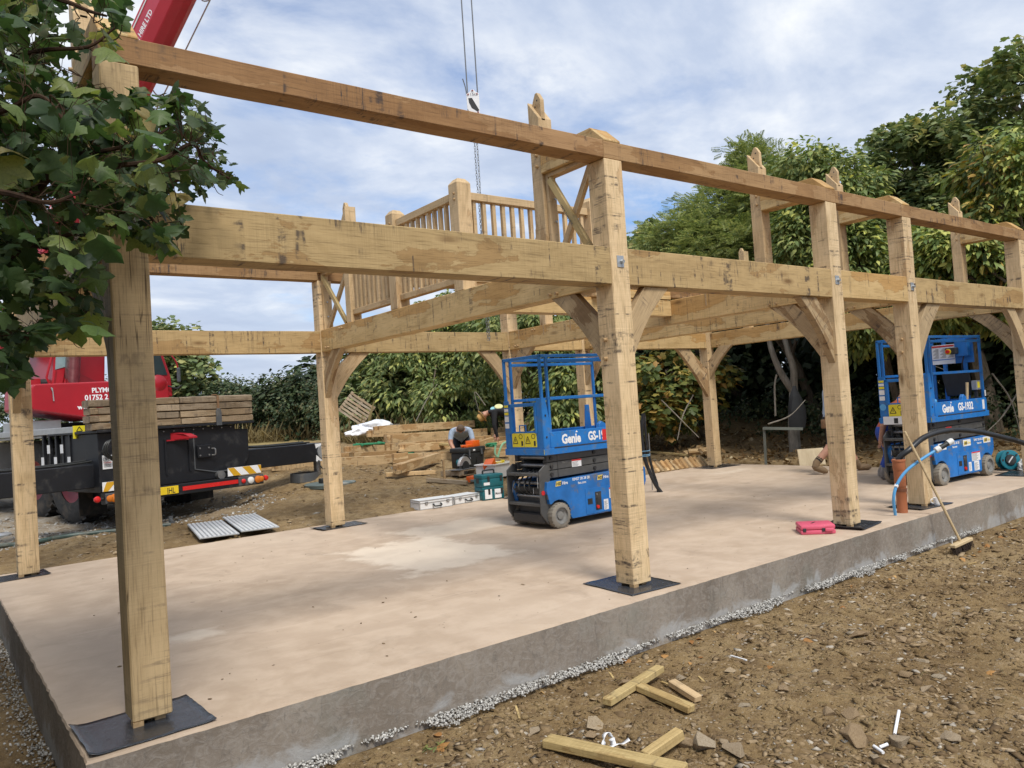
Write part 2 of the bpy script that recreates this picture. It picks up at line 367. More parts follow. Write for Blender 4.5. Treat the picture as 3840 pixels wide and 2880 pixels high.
def slab_top():
    m, t, b, o = newmat('slab_concrete'); tc = t.n.new('ShaderNodeTexCoord').outputs['Object']
    n1 = t.noise(tc, .55, 6, .6, .4); n2 = t.noise(tc, 3.5, 7, .62, .3); n3 = t.noise(tc, 38, 4, .6)
    c = t.ramp(n1, [(.32, (.405, .305, .215)), (.5, (.47, .36, .262)), (.68, (.53, .415, .305))])
    c = t.mix(t.ramp(n2, [(.42, 0.0), (.62, .5)]), c, (.60, .48, .365))
    c = t.mix(t.ramp(t.noise(t.map(tc, loc=(5, 2, 0)), 1.7, 8, .66, .6), [(.56, 0.0), (.70, .55)]), c, (.36, .275, .20))
    # trowel / drag streaks and faint dusty bands
    st = t.noise(t.map(tc, (.5, 5.5, 1), (0, 0, 0), (0, 0, R(18))), 1.4, 5, .6, .5)
    c = t.mix(t.ramp(st, [(.58, 0.0), (.72, .3)]), c, (.64, .52, .40))
    st2 = t.noise(t.map(tc, (.7, 9, 1), (3, 1, 0), (0, 0, R(-31))), 1.4, 4, .6, .4)
    c = t.mix(t.ramp(st2, [(.60, 0.0), (.70, .25)]), c, (.36, .275, .20))
    # damp spots and specks
    vo = t.n.new('ShaderNodeTexVoronoi'); t.l.new(tc, vo.inputs['Vector']); vo.inputs['Scale'].default_value = 2.1; vo.inputs['Randomness'].default_value = 1
    c = t.mix(t.math('MULTIPLY', t.ramp(vo.outputs['Distance'], [(.035, .7), (.055, 0.0)]), t.ramp(t.noise(tc, .8, 2), [(.46, 0.0), (.5, 1.0)])), c, (.30, .235, .18))
    vo2 = t.n.new('ShaderNodeTexVoronoi'); t.l.new(t.map(tc, (1, 1.3, 1)), vo2.inputs['Vector']); vo2.inputs['Scale'].default_value = 9
    c = t.mix(t.math('MULTIPLY', t.ramp(vo2.outputs['Distance'], [(.04, .6), (.08, 0.0)]), t.ramp(t.noise(tc, 2.3, 3), [(.50, 0.0), (.56, 1.0)])), c, (.16, .12, .09))
    # pale patches left by dried cement
    sp = t.n.new('ShaderNodeSeparateXYZ'); t.l.new(tc, sp.inputs[0]); X, Y = sp.outputs[0], sp.outputs[1]
    wob = t.math('MULTIPLY', t.math('SUBTRACT', t.noise(tc, 3.0, 6, .6), .5), .9)
    def patch(cx, cy, hx, hy, k):
        nonlocal c
        dx = t.math('SUBTRACT', t.math('ABSOLUTE', t.math('SUBTRACT', X, cx)), hx); dy = t.math('SUBTRACT', t.math('ABSOLUTE', t.math('SUBTRACT', Y, cy)), hy)
        d = t.math('ADD', t.math('MAXIMUM', dx, dy), wob)
        c = t.mix(t.math('MULTIPLY', t.math('MULTIPLY', t.ramp(d, [(.0, 1.0), (.16, 0.0)]), k), t.ramp(n2, [(.3, .65), (.6, .95)])), c, (.70, .595, .47))
    for q in PATCHES: patch(*q)
    h = t.math('ADD', t.math('MULTIPLY', n3, .5), n2)
    setb(t, b, c, t.ramp(n2, [(.3, .62), (.7, .85)]), 0, t.bump(h, .14, .006), .3)
def render_wall():
    m, t, b, o = newmat('wall_render'); tc = t.n.new('ShaderNodeTexCoord').outputs['Object']
    n1 = t.noise(tc, 1.5, 7, .6, .8); sw = t.noise(t.map(tc, (5, 5, 9), (0, 0, 0), (0, R(28), 0)), 1.9, 7, .7, 2.2); n2 = t.noise(tc, 45, 4)
    sw2 = t.noise(t.map(tc, (7, 7, 3.5), (4, 0, 2), (0, R(-50), 0)), 2.2, 7, .72, 2.0)
    c = t.ramp(n1, [(.3, (.165, .135, .105)), (.5, (.22, .185, .15)), (.68, (.285, .245, .20))])
    c = t.mix(t.ramp(sw, [(.46, 0.0), (.60, .42)]), c, (.34, .31, .275)); c = t.mix(t.ramp(sw2, [(.52, 0.0), (.66, .5)]), c, (.12, .105, .09))
    c = t.mix(t.ramp(t.noise(t.map(tc, (1, 1, 1), (9, 0, 0)), 1.1, 5, .6), [(.54, 0.0), (.70, .5)]), c, (.17, .185, .16))
    sp = t.n.new('ShaderNodeSeparateXYZ'); t.l.new(tc, sp.inputs[0])
    e = t.noise(t.map(tc, (1, 1, 1.2), (2, 0, 4)), 2.3, 7, .62, 1.0)
    hh = t.math('MULTIPLY', t.math('ADD', sp.outputs[2], .27), 1.6)                 # salts climb from the foot of the wall
    em = t.ramp(t.math('SUBTRACT', e, t.math('MAXIMUM', hh, -.04)), [(.49, 0.0), (.60, .5)])
    c = t.mix(em, c, (.42, .43, .43))
    setb(t, b, c, .82, 0, t.bump(t.math('ADD', t.math('ADD', sw, sw2), t.math('MULTIPLY', n2, .4)), .35, .012), .25)
render_wall()
def dirt():
    m, t, b, o = newmat('soil'); tc = t.n.new('ShaderNodeTexCoord').outputs['Object']
    n1 = t.noise(tc, .7, 6, .6, .3); n2 = t.noise(tc, 7, 8, .68, .4); n3 = t.noise(tc, 55, 5, .65)
    c = t.ramp(n1, [(.32, (.185, .12, .053)), (.5, (.25, .17, .080)), (.68, (.32, .23, .118))])
    c = t.mix(t.ramp(n2, [(.36, .75), (.54, 0.0)]), c, (.13, .082, .040)); c = t.mix(t.ramp(n2, [(.55, 0.0), (.70, .55)]), c, (.36, .27, .165))
    c = t.mix(t.ramp(n3, [(.58, 0.0), (.68, .65)]), c, (.33, .265, .185)); c = t.mix(t.ramp(n3, [(.33, .55), (.43, 0.0)]), c, (.075, .048, .026))
    vo = t.n.new('ShaderNodeTexVoronoi'); t.l.new(t.map(tc, (1, 1.4, 1)), vo.inputs['Vector']); vo.inputs['Scale'].default_value = 26
    c = t.mix(t.math('MULTIPLY', t.ramp(vo.outputs['Distance'], [(.22, .8), (.30, 0.0)]), t.ramp(t.noise(tc, 5, 4), [(.52, 0.0), (.60, 1.0)])), c, (.31, .25, .18))
    # compacted stone by the crane, dry grass beyond
    sp = t.n.new('ShaderNodeSeparateXYZ'); t.l.new(tc, sp.inputs[0]); X, Y = sp.outputs[0], sp.outputs[1]
    def band(sock, a, b_):
        mr = t.n.new('ShaderNodeMapRange'); t.l.new(sock, mr.inputs[0]); mr.inputs[1].default_value = a; mr.inputs[2].default_value = b_; return mr.outputs[0]
    wy = t.math('ADD', Y, t.math('MULTIPLY', n1, 2.0)); wx = t.math('ADD', X, t.math('MULTIPLY', n2, 2.0))
    cm = t.math('MULTIPLY', t.math('MULTIPLY', band(wy, 9.6, 10.4), band(wx, 5.5, 3.0)), t.ramp(n2, [(.36, .15), (.62, .9)]))
    c = t.mix(cm, c, t.mix(n3, (.24, .22, .19), (.42, .40, .36)))
    gr = t.math('MULTIPLY', band(wy, 19, 22), t.ramp(n1, [(.3, .4), (.6, 1.0)])); c = t.mix(gr, c, t.mix(n3, (.22, .165, .06), (.36, .29, .13)))
    setb(t, b, c, .92, 0, t.bump(t.math('ADD', t.math('MULTIPLY', n2, 1.2), n3), .9, .02), .2)
dirt()
def island(name, stops, rough=.9, bump=.3, nsc=30, spec=.25):
    m, t, b, o = newmat(name); g = t.n.new('ShaderNodeNewGeometry'); tc = t.n.new('ShaderNodeTexCoord').outputs['Object']
    c = t.ramp(g.outputs['Random Per Island'], stops); n = t.noise(tc, nsc, 5, .65)
    c = t.mix(t.ramp(n, [(.35, .45), (.6, 0.0)]), c, tuple(x*.5 for x in stops[0][1]))
    setb(t, b, c, rough, 0, t.bump(n, bump, .006), spec)
island('rubble', [(0, (.14, .09, .045)), (.35, (.22, .15, .078)), (.7, (.31, .22, .12)), (.86, (.40, .30, .185)), (.965, (.40, .36, .30)), (1, (.58, .52, .42))])
island('gravel', [(0, (.26, .245, .22)), (.4, (.44, .425, .39)), (.8, (.56, .545, .51)), (1, (.70, .68, .64))], .8, .2, 60)
island('chips', [(0, (.34, .22, .09)), (.5, (.52, .36, .17)), (1, (.66, .5, .28))], .8)
def rockm():
    m, t, b, o = newmat('rock'); tc = t.n.new('ShaderNodeTexCoord').outputs['Object']; oi = t.n.new('ShaderNodeObjectInfo').outputs['Random']
    n = t.noise(tc, 9, 7, .66, .5); n2 = t.noise(tc, 40, 4)
    c = t.ramp(oi, [(0, (.24, .165, .09)), (.45, (.33, .24, .145)), (.75, (.32, .265, .19)), (1, (.42, .32, .20))])
    c = t.mix(t.ramp(n, [(.34, .6), (.52, 0.0)]), c, (.17, .11, .06)); c = t.mix(t.ramp(n, [(.60, 0.0), (.76, .5)]), c, (.42, .35, .26))
    setb(t, b, c, .88, 0, t.bump(t.math('ADD', n, t.math('MULTIPLY', n2, .3)), .6, .015), .25)
rockm()
def leafm(name, stops, trans=.28, rough=.42, vein=0.0, tcol=1.25):
    m, t, b, out = newmat(name); g = t.n.new('ShaderNodeNewGeometry'); oi = t.n.new('ShaderNodeObjectInfo').outputs['Random']
    tc = t.n.new('ShaderNodeTexCoord').outputs['Object']
    fac = g.outputs['Random Per Island'] if not vein else oi
    c = t.ramp(fac, stops); n = t.noise(tc, 3 if not vein else 14, 4, .6)
    c = t.mix(t.ramp(n, [(.3, .35), (.55, 0.0)]), c, tuple(x*.6 for x in stops[0][1]))
    if vein:
        n2 = t.noise(tc, 30, 5, .7); c = t.mix(t.ramp(n2, [(.60, 0.0), (.72, .5)]), c, (.14, .12, .035))
    setb(t, b, c, rough+.08, 0, None, .32)
    tr = t.n.new('ShaderNodeBsdfTranslucent'); hs = t.n.new('ShaderNodeHueSaturation'); t.l.new(c, hs.inputs['Color']); hs.inputs['Value'].default_value = tcol; hs.inputs['Saturation'].default_value = 1.15
    t.l.new(hs.outputs[0], tr.inputs[0])
    mx = t.n.new('ShaderNodeMixShader'); mx.inputs[0].default_value = trans; t.l.new(b.outputs[0], mx.inputs[1]); t.l.new(tr.outputs[0], mx.inputs[2])
    t.l.new(mx.outputs[0], out.inputs[0])
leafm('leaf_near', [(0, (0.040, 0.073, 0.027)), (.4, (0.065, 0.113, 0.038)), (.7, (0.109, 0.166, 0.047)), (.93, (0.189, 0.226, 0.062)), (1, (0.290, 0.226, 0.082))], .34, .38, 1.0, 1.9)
leafm('leaf_near_shaded', [(0, (0.019, 0.039, 0.014)), (.5, (0.037, 0.064, 0.021)), (.85, (0.065, 0.096, 0.028)), (1, (0.113, 0.128, 0.040))], .34, .42, 0, 1.9)  # darker copy of the near leaf, backlit shade put into its colour
leafm('leaf_sycamore', [(0, (0.106, 0.153, 0.068)), (.5, (0.191, 0.244, 0.100)), (.85, (0.325, 0.352, 0.141)), (.97, (0.496, 0.429, 0.168)), (1, (0.600, 0.581, 0.168))])
leafm('leaf_chestnut', [(0, (0.123, 0.186, 0.057)), (.45, (0.233, 0.309, 0.090)), (.75, (0.385, 0.409, 0.116)), (.9, (0.600, 0.600, 0.155)), (1, (0.600, 0.600, 0.181))])
leafm('leaf_chestnut_green', [(0, (0.111, 0.164, 0.056)), (.5, (0.205, 0.263, 0.092)), (.93, (0.379, 0.391, 0.130)), (1, (0.600, 0.600, 0.156))])
leafm('leaf_feather', [(0, (0.148, 0.202, 0.069)), (.5, (0.277, 0.331, 0.120)), (.9, (0.447, 0.462, 0.174)), (1, (0.504, 0.540, 0.186))])
leafm('leaf_maple_yellow', [(0, (0.069, 0.106, 0.037)), (.4, (0.138, 0.175, 0.050)), (.65, (0.300, 0.288, 0.075)), (.85, (0.525, 0.400, 0.100)), (1, (0.562, 0.300, 0.100))])
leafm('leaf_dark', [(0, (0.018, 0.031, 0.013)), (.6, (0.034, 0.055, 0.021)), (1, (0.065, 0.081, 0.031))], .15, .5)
leafm('leaf_hedge', [(0, (0.041, 0.067, 0.033)), (.5, (0.078, 0.116, 0.053)), (.85, (0.141, 0.160, 0.070)), (1, (0.262, 0.224, 0.133))])
leafm('dry_grass', [(0, (.14, .10, .04)), (.5, (.24, .18, .075)), (1, (.34, .28, .14))], .2, .7)
leafm('leaf_litter', [(0, (.13, .075, .03)), (.4, (.25, .15, .06)), (.8, (.38, .25, .11)), (1, (.55, .45, .28))], .15, .7)
leafm('leaf_fallen', [(0, (.30, .14, .045)), (.5, (.45, .24, .08)), (1, (.58, .38, .16))], .15, .6, .01)
def bark(name, a, b_):
    m, t, b, o = newmat(name); tc = t.n.new('ShaderNodeTexCoord').outputs['Object']; n = t.noise(t.map(tc, (1, 1, .25)), 14, 7, .65, .4)
    setb(t, b, t.ramp(n, [(.3, a), (.7, b_)]), .9, 0, t.bump(n, .5, .02), .2)
bark('bark', (.07, .055, .038), (.19, .155, .115)); bark('bark_pale', (.16, .14, .11), (.34, .31, .26)); bark('twig', (.022, .013, .008), (.075, .042, .024))
simple('membrane', (.034, .038, .046), .20, 0, .3, 9, .6, (.10, .11, .12), 6, .58)
simple('black_paint', (.007, .008, .011), .48, 0, .25, 4, .02, (.045, .043, .04), 4, .56)
simple('crane_red', (.36, .012, .020), .33, 0, .10, 2, 0, (.24, .018, .022), 2.5, .62)
simple('boom_red', (.48, .030, .048), .32, 0, .10, 2, 0, (.28, .03, .035), 2.0, .6)
simple('dark_red', (.22, .012, .015), .4)
simple('white_paint', (.74, .74, .74), .45, 0, .06, 5, 0, (.45, .43, .40), 6, .66)
simple('white_clean', (.80, .80, .80), .5, 0, .03)
simple('lettering_dark', (.03, .035, .06), .5)
simple('chevron_yellow', (.62, .34, .015), .45, 0, .08)
simple('plate_yellow', (.78, .55, .02), .4, 0, .05)
simple('lamp_red', (.62, .02, .018), .18, 0, .1); simple('lamp_amber', (.62, .18, .02), .2, 0, .1); simple('lamp_clear', (.72, .72, .70), .15)
simple('aluminium', (.50, .50, .49), .42, .65, .12, 7, .05, (.30, .29, .27), 5, .62)
simple('case_metal', (.80, .81, .81), .38, .15, .08, 8, .05, (.46, .45, .43), 7, .62)
simple('steel', (.32, .32, .32), .42, .8, .2, 10, 0, (.16, .12, .09), 7, .6)
simple('galvanised', (.44, .46, .47), .45, .6, .12, 12)
simple('rubber', (.035, .034, .032), .8, 0, .3, 12, .3, (.11, .09, .07), 5, .48)
simple('grey_tyre', (.25, .225, .185), .85, 0, .18, 7, .3, (.13, .115, .095), 6, .56)
simple('grey_hub', (.24, .235, .22), .6, .1, .2, 9, .1, (.12, .11, .10), 8, .55)
simple('lift_blue', (.014, .165, .50), .45, 0, .16, 5, .05, (.11, .17, .26), 9, .55)
simple('lift_blue_worn', (.016, .155, .47), .48, 0, .2, 5, .06, (.16, .155, .14), 7, .52)
simple('lift_grey', (.075, .075, .073), .5, 0, .2, 6, .06, (.15, .135, .115), 5, .58)
simple('lift_dark', (.028, .028, .029), .55, 0, .3, 8, .05, (.09, .08, .07), 5, .55)
simple('sticker_yellow', (.78, .66, .03), .4, 0, .06); simple('sticker_white', (.76, .77, .78), .4, 0, .05); simple('sticker_red', (.60, .03, .03), .4)
simple('logo_yellow', (.75, .58, .14), .4); simple('black_print', (.02, .02, .02), .5)
simple('glass', (.22, .32, .33), .08, 0, .25, 1.5, 0); simple('dark_glass', (.03, .05, .055), .06)
simple('case_teal', (.006, .105, .125), .42, 0, .10, 9, .04, (.03, .13, .15), 8, .64)
simple('black_plastic', (.022, .024, .024), .5, 0, .2, 12, .1, (.07, .065, .06), 6, .6)
simple('orange_plastic', (.72, .12, .012), .42, 0, .1, 9, 0, (.45, .12, .04), 8, .64)
simple('pink_plastic', (.62, .095, .16), .48, 0, .08, 8, .05, (.48, .13, .17), 8, .6)
simple('white_plastic', (.70, .70, .68), .45, 0, .06, 6, 0, (.45, .42, .38), 5, .6)
simple('yellow_cable', (.72, .55, .02), .5); simple('green_sling', (.03, .20, .09), .8, 0, .3, 30, .2); simple('pale_sling', (.22, .42, .26), .85, 0, .2, 40, .2)
simple('clay_pipe', (.40, .135, .055), .5, 0, .08, 5, .03, (.48, .24, .14), 5, .62)
simple('pipe_black', (.016, .017, .019), .38, 0, .3, 6, 0, (.12, .11, .10), 9, .60)
simple('pipe_blue', (.10, .36, .68), .40, 0, .08, 6, 0, (.32, .33, .32), 7, .60)
simple('pipe_green', (.045, .075, .065), .45, 0, .3, 4, 0, (.16, .15, .12), 5, .52)
simple('blue_twine', (.16, .33, .48), .8); simple('brown_twine', (.25, .10, .05), .85)
simple('ceramic', (.78, .77, .75), .2, 0, .03, 10, 0, (.42, .33, .33), 22, .60)
simple('bristle', (.045, .028, .018), .9, 0, .4, 40, .4)
simple('reel_teal', (.01, .17, .23), .4); simple('lid_green', (.10, .13, .12), .55, 0, .2, 5, .1, (.28, .27, .24), 3, .5)
simple('dark_grey_plastic', (.075, .08, .085), .55, 0, .15, 8, .05, (.16, .14, .11), 5, .55)
simple('sack_white', (.68, .70, .73), .7, 0, .1, 7, .4); simple('wrapper_white', (.82, .83, .85), .45, 0, .04)
simple('rope_steel', (.16, .165, .17), .5, .5); simple('chain_steel', (.28, .29, .29), .4, .7)
simple('skin', (.46, .24, .16), .55, 0, .12, 20); simple('hair_brown', (.10, .065, .04), .8, 0, .4, 60, .4)
simple('shirt_blue', (.33, .41, .52), .9, 0, .14, 14, .25); simple('trousers_navy', (.016, .018, .026), .9, 0, .3, 14, .2); simple('hoodie_black', (.012, .012, .014), .9, 0, .3, 12, .2)
simple('hat_tan', (.55, .32, .10), .85, 0, .12, 20); simple('boot_tan', (.22, .15, .085), .85, 0, .2, 20, .2); simple('boot_grey', (.26, .24, .22), .85, 0, .2, 20)
simple('trousers_blue', (.018, .06, .33), .8, 0, .2, 10, .2); simple('leather', (.19, .105, .05), .7, 0, .25, 14, .2); simple('top_orange', (.42, .09, .03), .85)
simple('jacket_black', (.010, .011, .013), .85, 0, .3, 9, .3); simple('print_pale', (.60, .58, .30), .8); simple('print_blue', (.25, .50, .55), .8)
simple('rail_grey', (.13, .14, .12), .8)
# ------------------------------------------------------------------ ground and slab
def mk_patch(u0, v0, u1, v1, k):
    a = at(u0, v0); b = at(u1, v1); return ((a.x+b.x)/2, (a.y+b.y)/2, abs(a.x-b.x)/2, abs(a.y-b.y)/2, k)
PATCHES = [(3.68, 3.1, .55, .80, 1.0), (4.85, 4.3, .6, .36, .8), mk_patch(640, 2400, 740, 2380, .9), mk_patch(2680, 1775, 2800, 1760, .6)]
slab_top()
def ax(segs):
    out = []
    for a, b, s in segs: out += list(np.arange(a, b-1e-6, s))
    return out
def ground():
    xs = [-900, -500, -250, -120, -60, -35, -22, -14, -9] + ax([(-6, -1.6, .3), (-1.6, 9.2, .06), (9.2, 14, .12), (14, 20, .4), (20, 40, 2)]) + [40, 60, 100, 180, 350, 600, 900]
    ys = [-900, -400, -150, -60, -25, -12] + ax([(-7, -3.6, .25), (-3.6, -.02, .05)]) + [-.02, .0] + ax([(.12, 6.2, .4)]) + [6.24, 6.31, 6.35] + ax([(6.4, 12, .09), (12, 20, .25), (20, 40, 1.2)]) + [40, 55, 80, 130, 250, 500, 900]
    X, Y = np.meshgrid(xs, ys); Z = np.zeros_like(X)
    for j, y in enumerate(ys):
        for i, x in enumerate(xs):
            z = gz(x, y); ins = -.05 < x < SX1+.03 and -.05 < y < SY1+.03
            far = abs(x) > 60 or abs(y) > 60
            if not ins and not far:
                p = V(x*.55, y*.55, 3.1)
                z += .060*mnoise.noise(p) + .040*mnoise.noise(V(x*2.3, y*2.3, 1)) + .034*mnoise.noise(V(x*6, y*6, 5)) + .011*mnoise.noise(V(x*15, y*15, 2))
                if y > 6.3 and x < 6: z += .05*max(0, mnoise.noise(V(x*1.3, y*1.3, 8)))
                if -.28 < y < 0: z = z*.5 + gz(x, y)*.5
            elif far: z -= .002*max(abs(x), abs(y))
            Z[j, i] = z
    n = len(xs); idx = np.arange(len(ys)*n).reshape(len(ys), n)
    f = np.stack([idx[:-1, :-1], idx[:-1, 1:], idx[1:, 1:], idx[1:, :-1]], -1).reshape(-1, 4)
    me = np_mesh('ground', np.stack([X, Y, Z], -1).reshape(-1, 3), [f], 'soil', smooth=True)
    link(bpy.data.objects.new('ground', me), kind='structure')
ground()
def slab():
    m = MB(); rnd = random.Random(3)
    # top face with a slightly ragged arris, then the rendered sides
    pts = []
    def edge(a, b, n):
        for i in range(n):
            t = i/n; p = a.lerp(b, t); d = (b-a).normalized(); nn = V(d.y, -d.x, 0)
            pts.append(p + nn*rnd.uniform(-.006, .004))
    c = [V(SX0, SY0, 0), V(SX1, SY0, 0), V(SX1, SY1, 0), V(SX0, SY1, 0)]
    for i, n in enumerate((240, 60, 120, 120)): edge(c[i], c[(i+1) % 4], n)
    n = len(pts); low = [V(p.x, p.y, -.62) for p in pts]; mid = [V(p.x, p.y, -.012) for p in pts]
    top = [V(SX0+(p.x-SX0)*.9988+.007, (p.y)*.9985+.005, 0) for p in pts]
    m.add(pts and top, [tuple(range(n))], 0)
    m.add(top+mid, [(i, n+i, n+(i+1) % n, (i+1) % n) for i in range(n)], 0)
    m.add(mid+low, [(i, n+i, n+(i+1) % n, (i+1) % n) for i in range(n)], 1)
    m.build('concrete_slab', ['slab_concrete', 'wall_render'], kind='structure')
slab()

# ------------------------------------------------------------------ stones, gravel, rubble
def rock_template(seed, flat=.55, sub=1):
    rr = random.Random(seed); bm = bmesh.new(); bmesh.ops.create_icosphere(bm, subdivisions=sub, radius=1)
    ox = V(rr.uniform(0, 50), rr.uniform(0, 50), 0)
    cuts = [(V(rr.gauss(0, 1), rr.gauss(0, 1), rr.gauss(0, 1)).normalized(), rr.uniform(.38, .75)) for _ in range(9)]
    for v in bm.verts:
        p = v.co.copy()
        for nrm, d in cuts:
            k = p.dot(nrm)
            if k > d: p -= nrm*(k-d)
        p *= 1 + .16*mnoise.noise(p*1.7+ox); p.z *= flat; v.co = p
    vs = np.array([v.co[:] for v in bm.verts]); fs = np.array([[v.index for v in f.verts] for f in bm.faces]); bm.free(); return vs, fs
def multi_scatter(name, temps, pos, rot, scl, mat, kind='stuff'):
    V_, F_, o = [], [], 0; pick = RNG.integers(0, len(temps), len(pos))
    for k, (tv, tf) in enumerate(temps):
        s = pick == k; N = int(s.sum())
        if not N: continue
        sc = scl[s] if scl.ndim == 2 else scl[s][:, None]
        v = np.einsum('nij,nkj->nki', rot[s], tv[None]*sc[:, None, :]) + pos[s][:, None, :]
        f = (tf[None] + (np.arange(N)*len(tv))[:, None, None]).reshape(-1, 3) + o
        V_.append(v.reshape(-1, 3)); F_.append(f); o += N*len(tv)
    me = np_mesh(name, np.concatenate(V_), [np.concatenate(F_)], mat)
    return link(bpy.data.objects.new(name, me), kind=kind)
def octa(flat):
    v = np.array([[1, 0, 0], [0, 1, 0], [-1, 0, 0], [0, -1, 0], [.1, .1, flat], [-.1, 0, -flat], [.75, .7, .1], [-.8, -.6, -.1]], float)
    f = np.array([[0, 6, 4], [6, 1, 4], [1, 2, 4], [2, 7, 4], [7, 3, 4], [3, 0, 4], [6, 0, 5], [1, 6, 5], [2, 1, 5], [7, 2, 5], [3, 7, 5], [0, 3, 5]]); return v, f
def gzz(x, y): return gz(x, y) + (.060*mnoise.noise(V(x*.55, y*.55, 3.1)) + .040*mnoise.noise(V(x*2.3, y*2.3, 1)) + .034*mnoise.noise(V(x*6, y*6, 5)))*(.5 if -.28 < y < 0 else 1)
def put_on_ground(n, xr, yr, keep=None, dens=None):
    out = []
    while len(out) < n:
        x = RNG.uniform(*xr); y = RNG.uniform(*yr)
        if keep and not keep(x, y): continue
        if dens and RNG.uniform() > dens(x, y): continue
        out.append((x, y, gzz(x, y)))
    return np.array(out)
CHIP = [octa(.35), octa(.25), octa(.5)] + [rock_template(s, .45) for s in (1, 2)]
PEB = [rock_template(s, .7) for s in (5, 6, 7)]
# slaty rubble over the bare earth in front
def clump(x, y): return .25 + .75*sst(-.15, .35, mnoise.noise(V(x*1.1, y*1.1, 20)))
p = put_on_ground(22000, (-.4, 7.5), (-3.4, -.05), lambda x, y: not (x < 1.2 and y < -2.2), clump)
s = RNG.lognormal(-4.35, .6, len(p)).clip(.005, .05); p[:, 2] -= s*.1
multi_scatter('rubble', CHIP, p, rand_rot(len(p), .35), np.stack([s*RNG.uniform(.8, 1.6, len(p)), s*RNG.uniform(.6, 1, len(p)), s*RNG.uniform(.6, 1, len(p))], 1), 'rubble')
p = put_on_ground(5500, (7, 12.5), (-3.4, -.05)); s = RNG.lognormal(-4.2, .5, len(p)).clip(.008, .06)
multi_scatter('rubble', CHIP[:3], p, rand_rot(len(p), .35), np.stack([s*1.4, s*.8, s*.7], 1), 'rubble')
p = put_on_ground(7000, (-1.5, 13), (6.36, 15.5), None, lambda x, y: clump(x, y)*(1 if y < 11 else .5)); s = RNG.lognormal(-4.0, .55, len(p)).clip(.008, .07)
multi_scatter('rubble', CHIP[:3], p, rand_rot(len(p), .35), np.stack([s*1.4, s*.8, s*.7], 1), 'rubble')
p = put_on_ground(2500, (-2.0, -.02), (-2, 7)); s = RNG.lognormal(-4.3, .5, len(p)).clip(.006, .05)
multi_scatter('rubble', CHIP[:3], p, rand_rot(len(p), .35), np.stack([s*1.4, s*.8, s*.7], 1), 'rubble')
p = put_on_ground(16000, (-.2, 8.5), (-3.3, -.06)); s = RNG.lognormal(-4.35, .55, len(p)).clip(.004, .045); p[:, 2] -= s*.2
multi_scatter('soil_clods', CHIP[:3], p, rand_rot(len(p), .6), np.stack([s*1.2, s, s*1.1], 1), 'soil')
# pale gravel along the foot of the slab
def gw(x): return .035 + .11*mnoise.noise(V(x*1.7, 0, 2)) + .06*mnoise.noise(V(x*5, 3, 2)) - .02*sst(6.4, 8.2, x)
P_ = []
while len(P_) < 5000:
    x = RNG.uniform(0, 9.5); y = -abs(RNG.normal(0, .075))
    if y > -gw(x)-.02: P_.append((x, y-.006, -.372 + RNG.uniform(0, .022) + .035*max(0, 1+y/.09)))
while len(P_) < 6000:
    y = RNG.uniform(-.1, 5.0); x = -abs(RNG.normal(0, .09))
    if x > -.2: P_.append((x-.006, y, -.372 + RNG.uniform(0, .03)))
p = np.array(P_); s = RNG.uniform(.0065, .0135, len(p))
multi_scatter('gravel', PEB, p, rand_rot(len(p), 1.0), np.stack([s*1.15, s, s], 1), 'gravel')
# crushed stone under the crane
p = put_on_ground(3500, (-3, 4.5), (8.6, 13)); s = RNG.uniform(.012, .035, len(p))
multi_scatter('gravel', CHIP[:3], p, rand_rot(len(p), .8), np.stack([s, s, s], 1), 'gravel')
# rocks one can tell apart in the foreground
RT = []
def hull_rock(seed, n=13):
    """angular broken stone: the hull of a few random points, corners knocked off"""
    rr = random.Random(seed); bm = bmesh.new()
    for _ in range(n):
        d = V(rr.gauss(0, 1), rr.gauss(0, 1), rr.gauss(0, .8)).normalized(); bm.verts.new(V(d.x, d.y, d.z*.75)*rr.uniform(.8, 1.1))
    r = bmesh.ops.convex_hull(bm, input=bm.verts); bmesh.ops.delete(bm, geom=[v for v in r['geom_interior'] if isinstance(v, bmesh.types.BMVert)], context='VERTS')
    bmesh.ops.bevel(bm, geom=list(bm.edges), offset=.07, segments=1, affect='EDGES', clamp_overlap=True); bmesh.ops.recalc_face_normals(bm, faces=bm.faces)
    me = bpy.data.meshes.new('rock'); bm.to_mesh(me); bm.free(); me.materials.append(MATS['rock']); return me
for k in range(7): RT.append(hull_rock(40+k, 10+k % 4))
def rock(x, y, r, ang, fl=1.0, tilt=0.0, **kw):
    o = bpy.data.objects.new('rock', RT[RNG.integers(0, 7)])
    W = Matrix.Translation(V(x, y, gzz(x, y)+r*.18)) @ Matrix.Rotation(ang, 4, 'Z') @ Matrix.Rotation(tilt, 4, 'X') @ Matrix.Diagonal((r*1.25, r*.85, r*.85*fl, 1))
    return link(o, None, W, **kw)
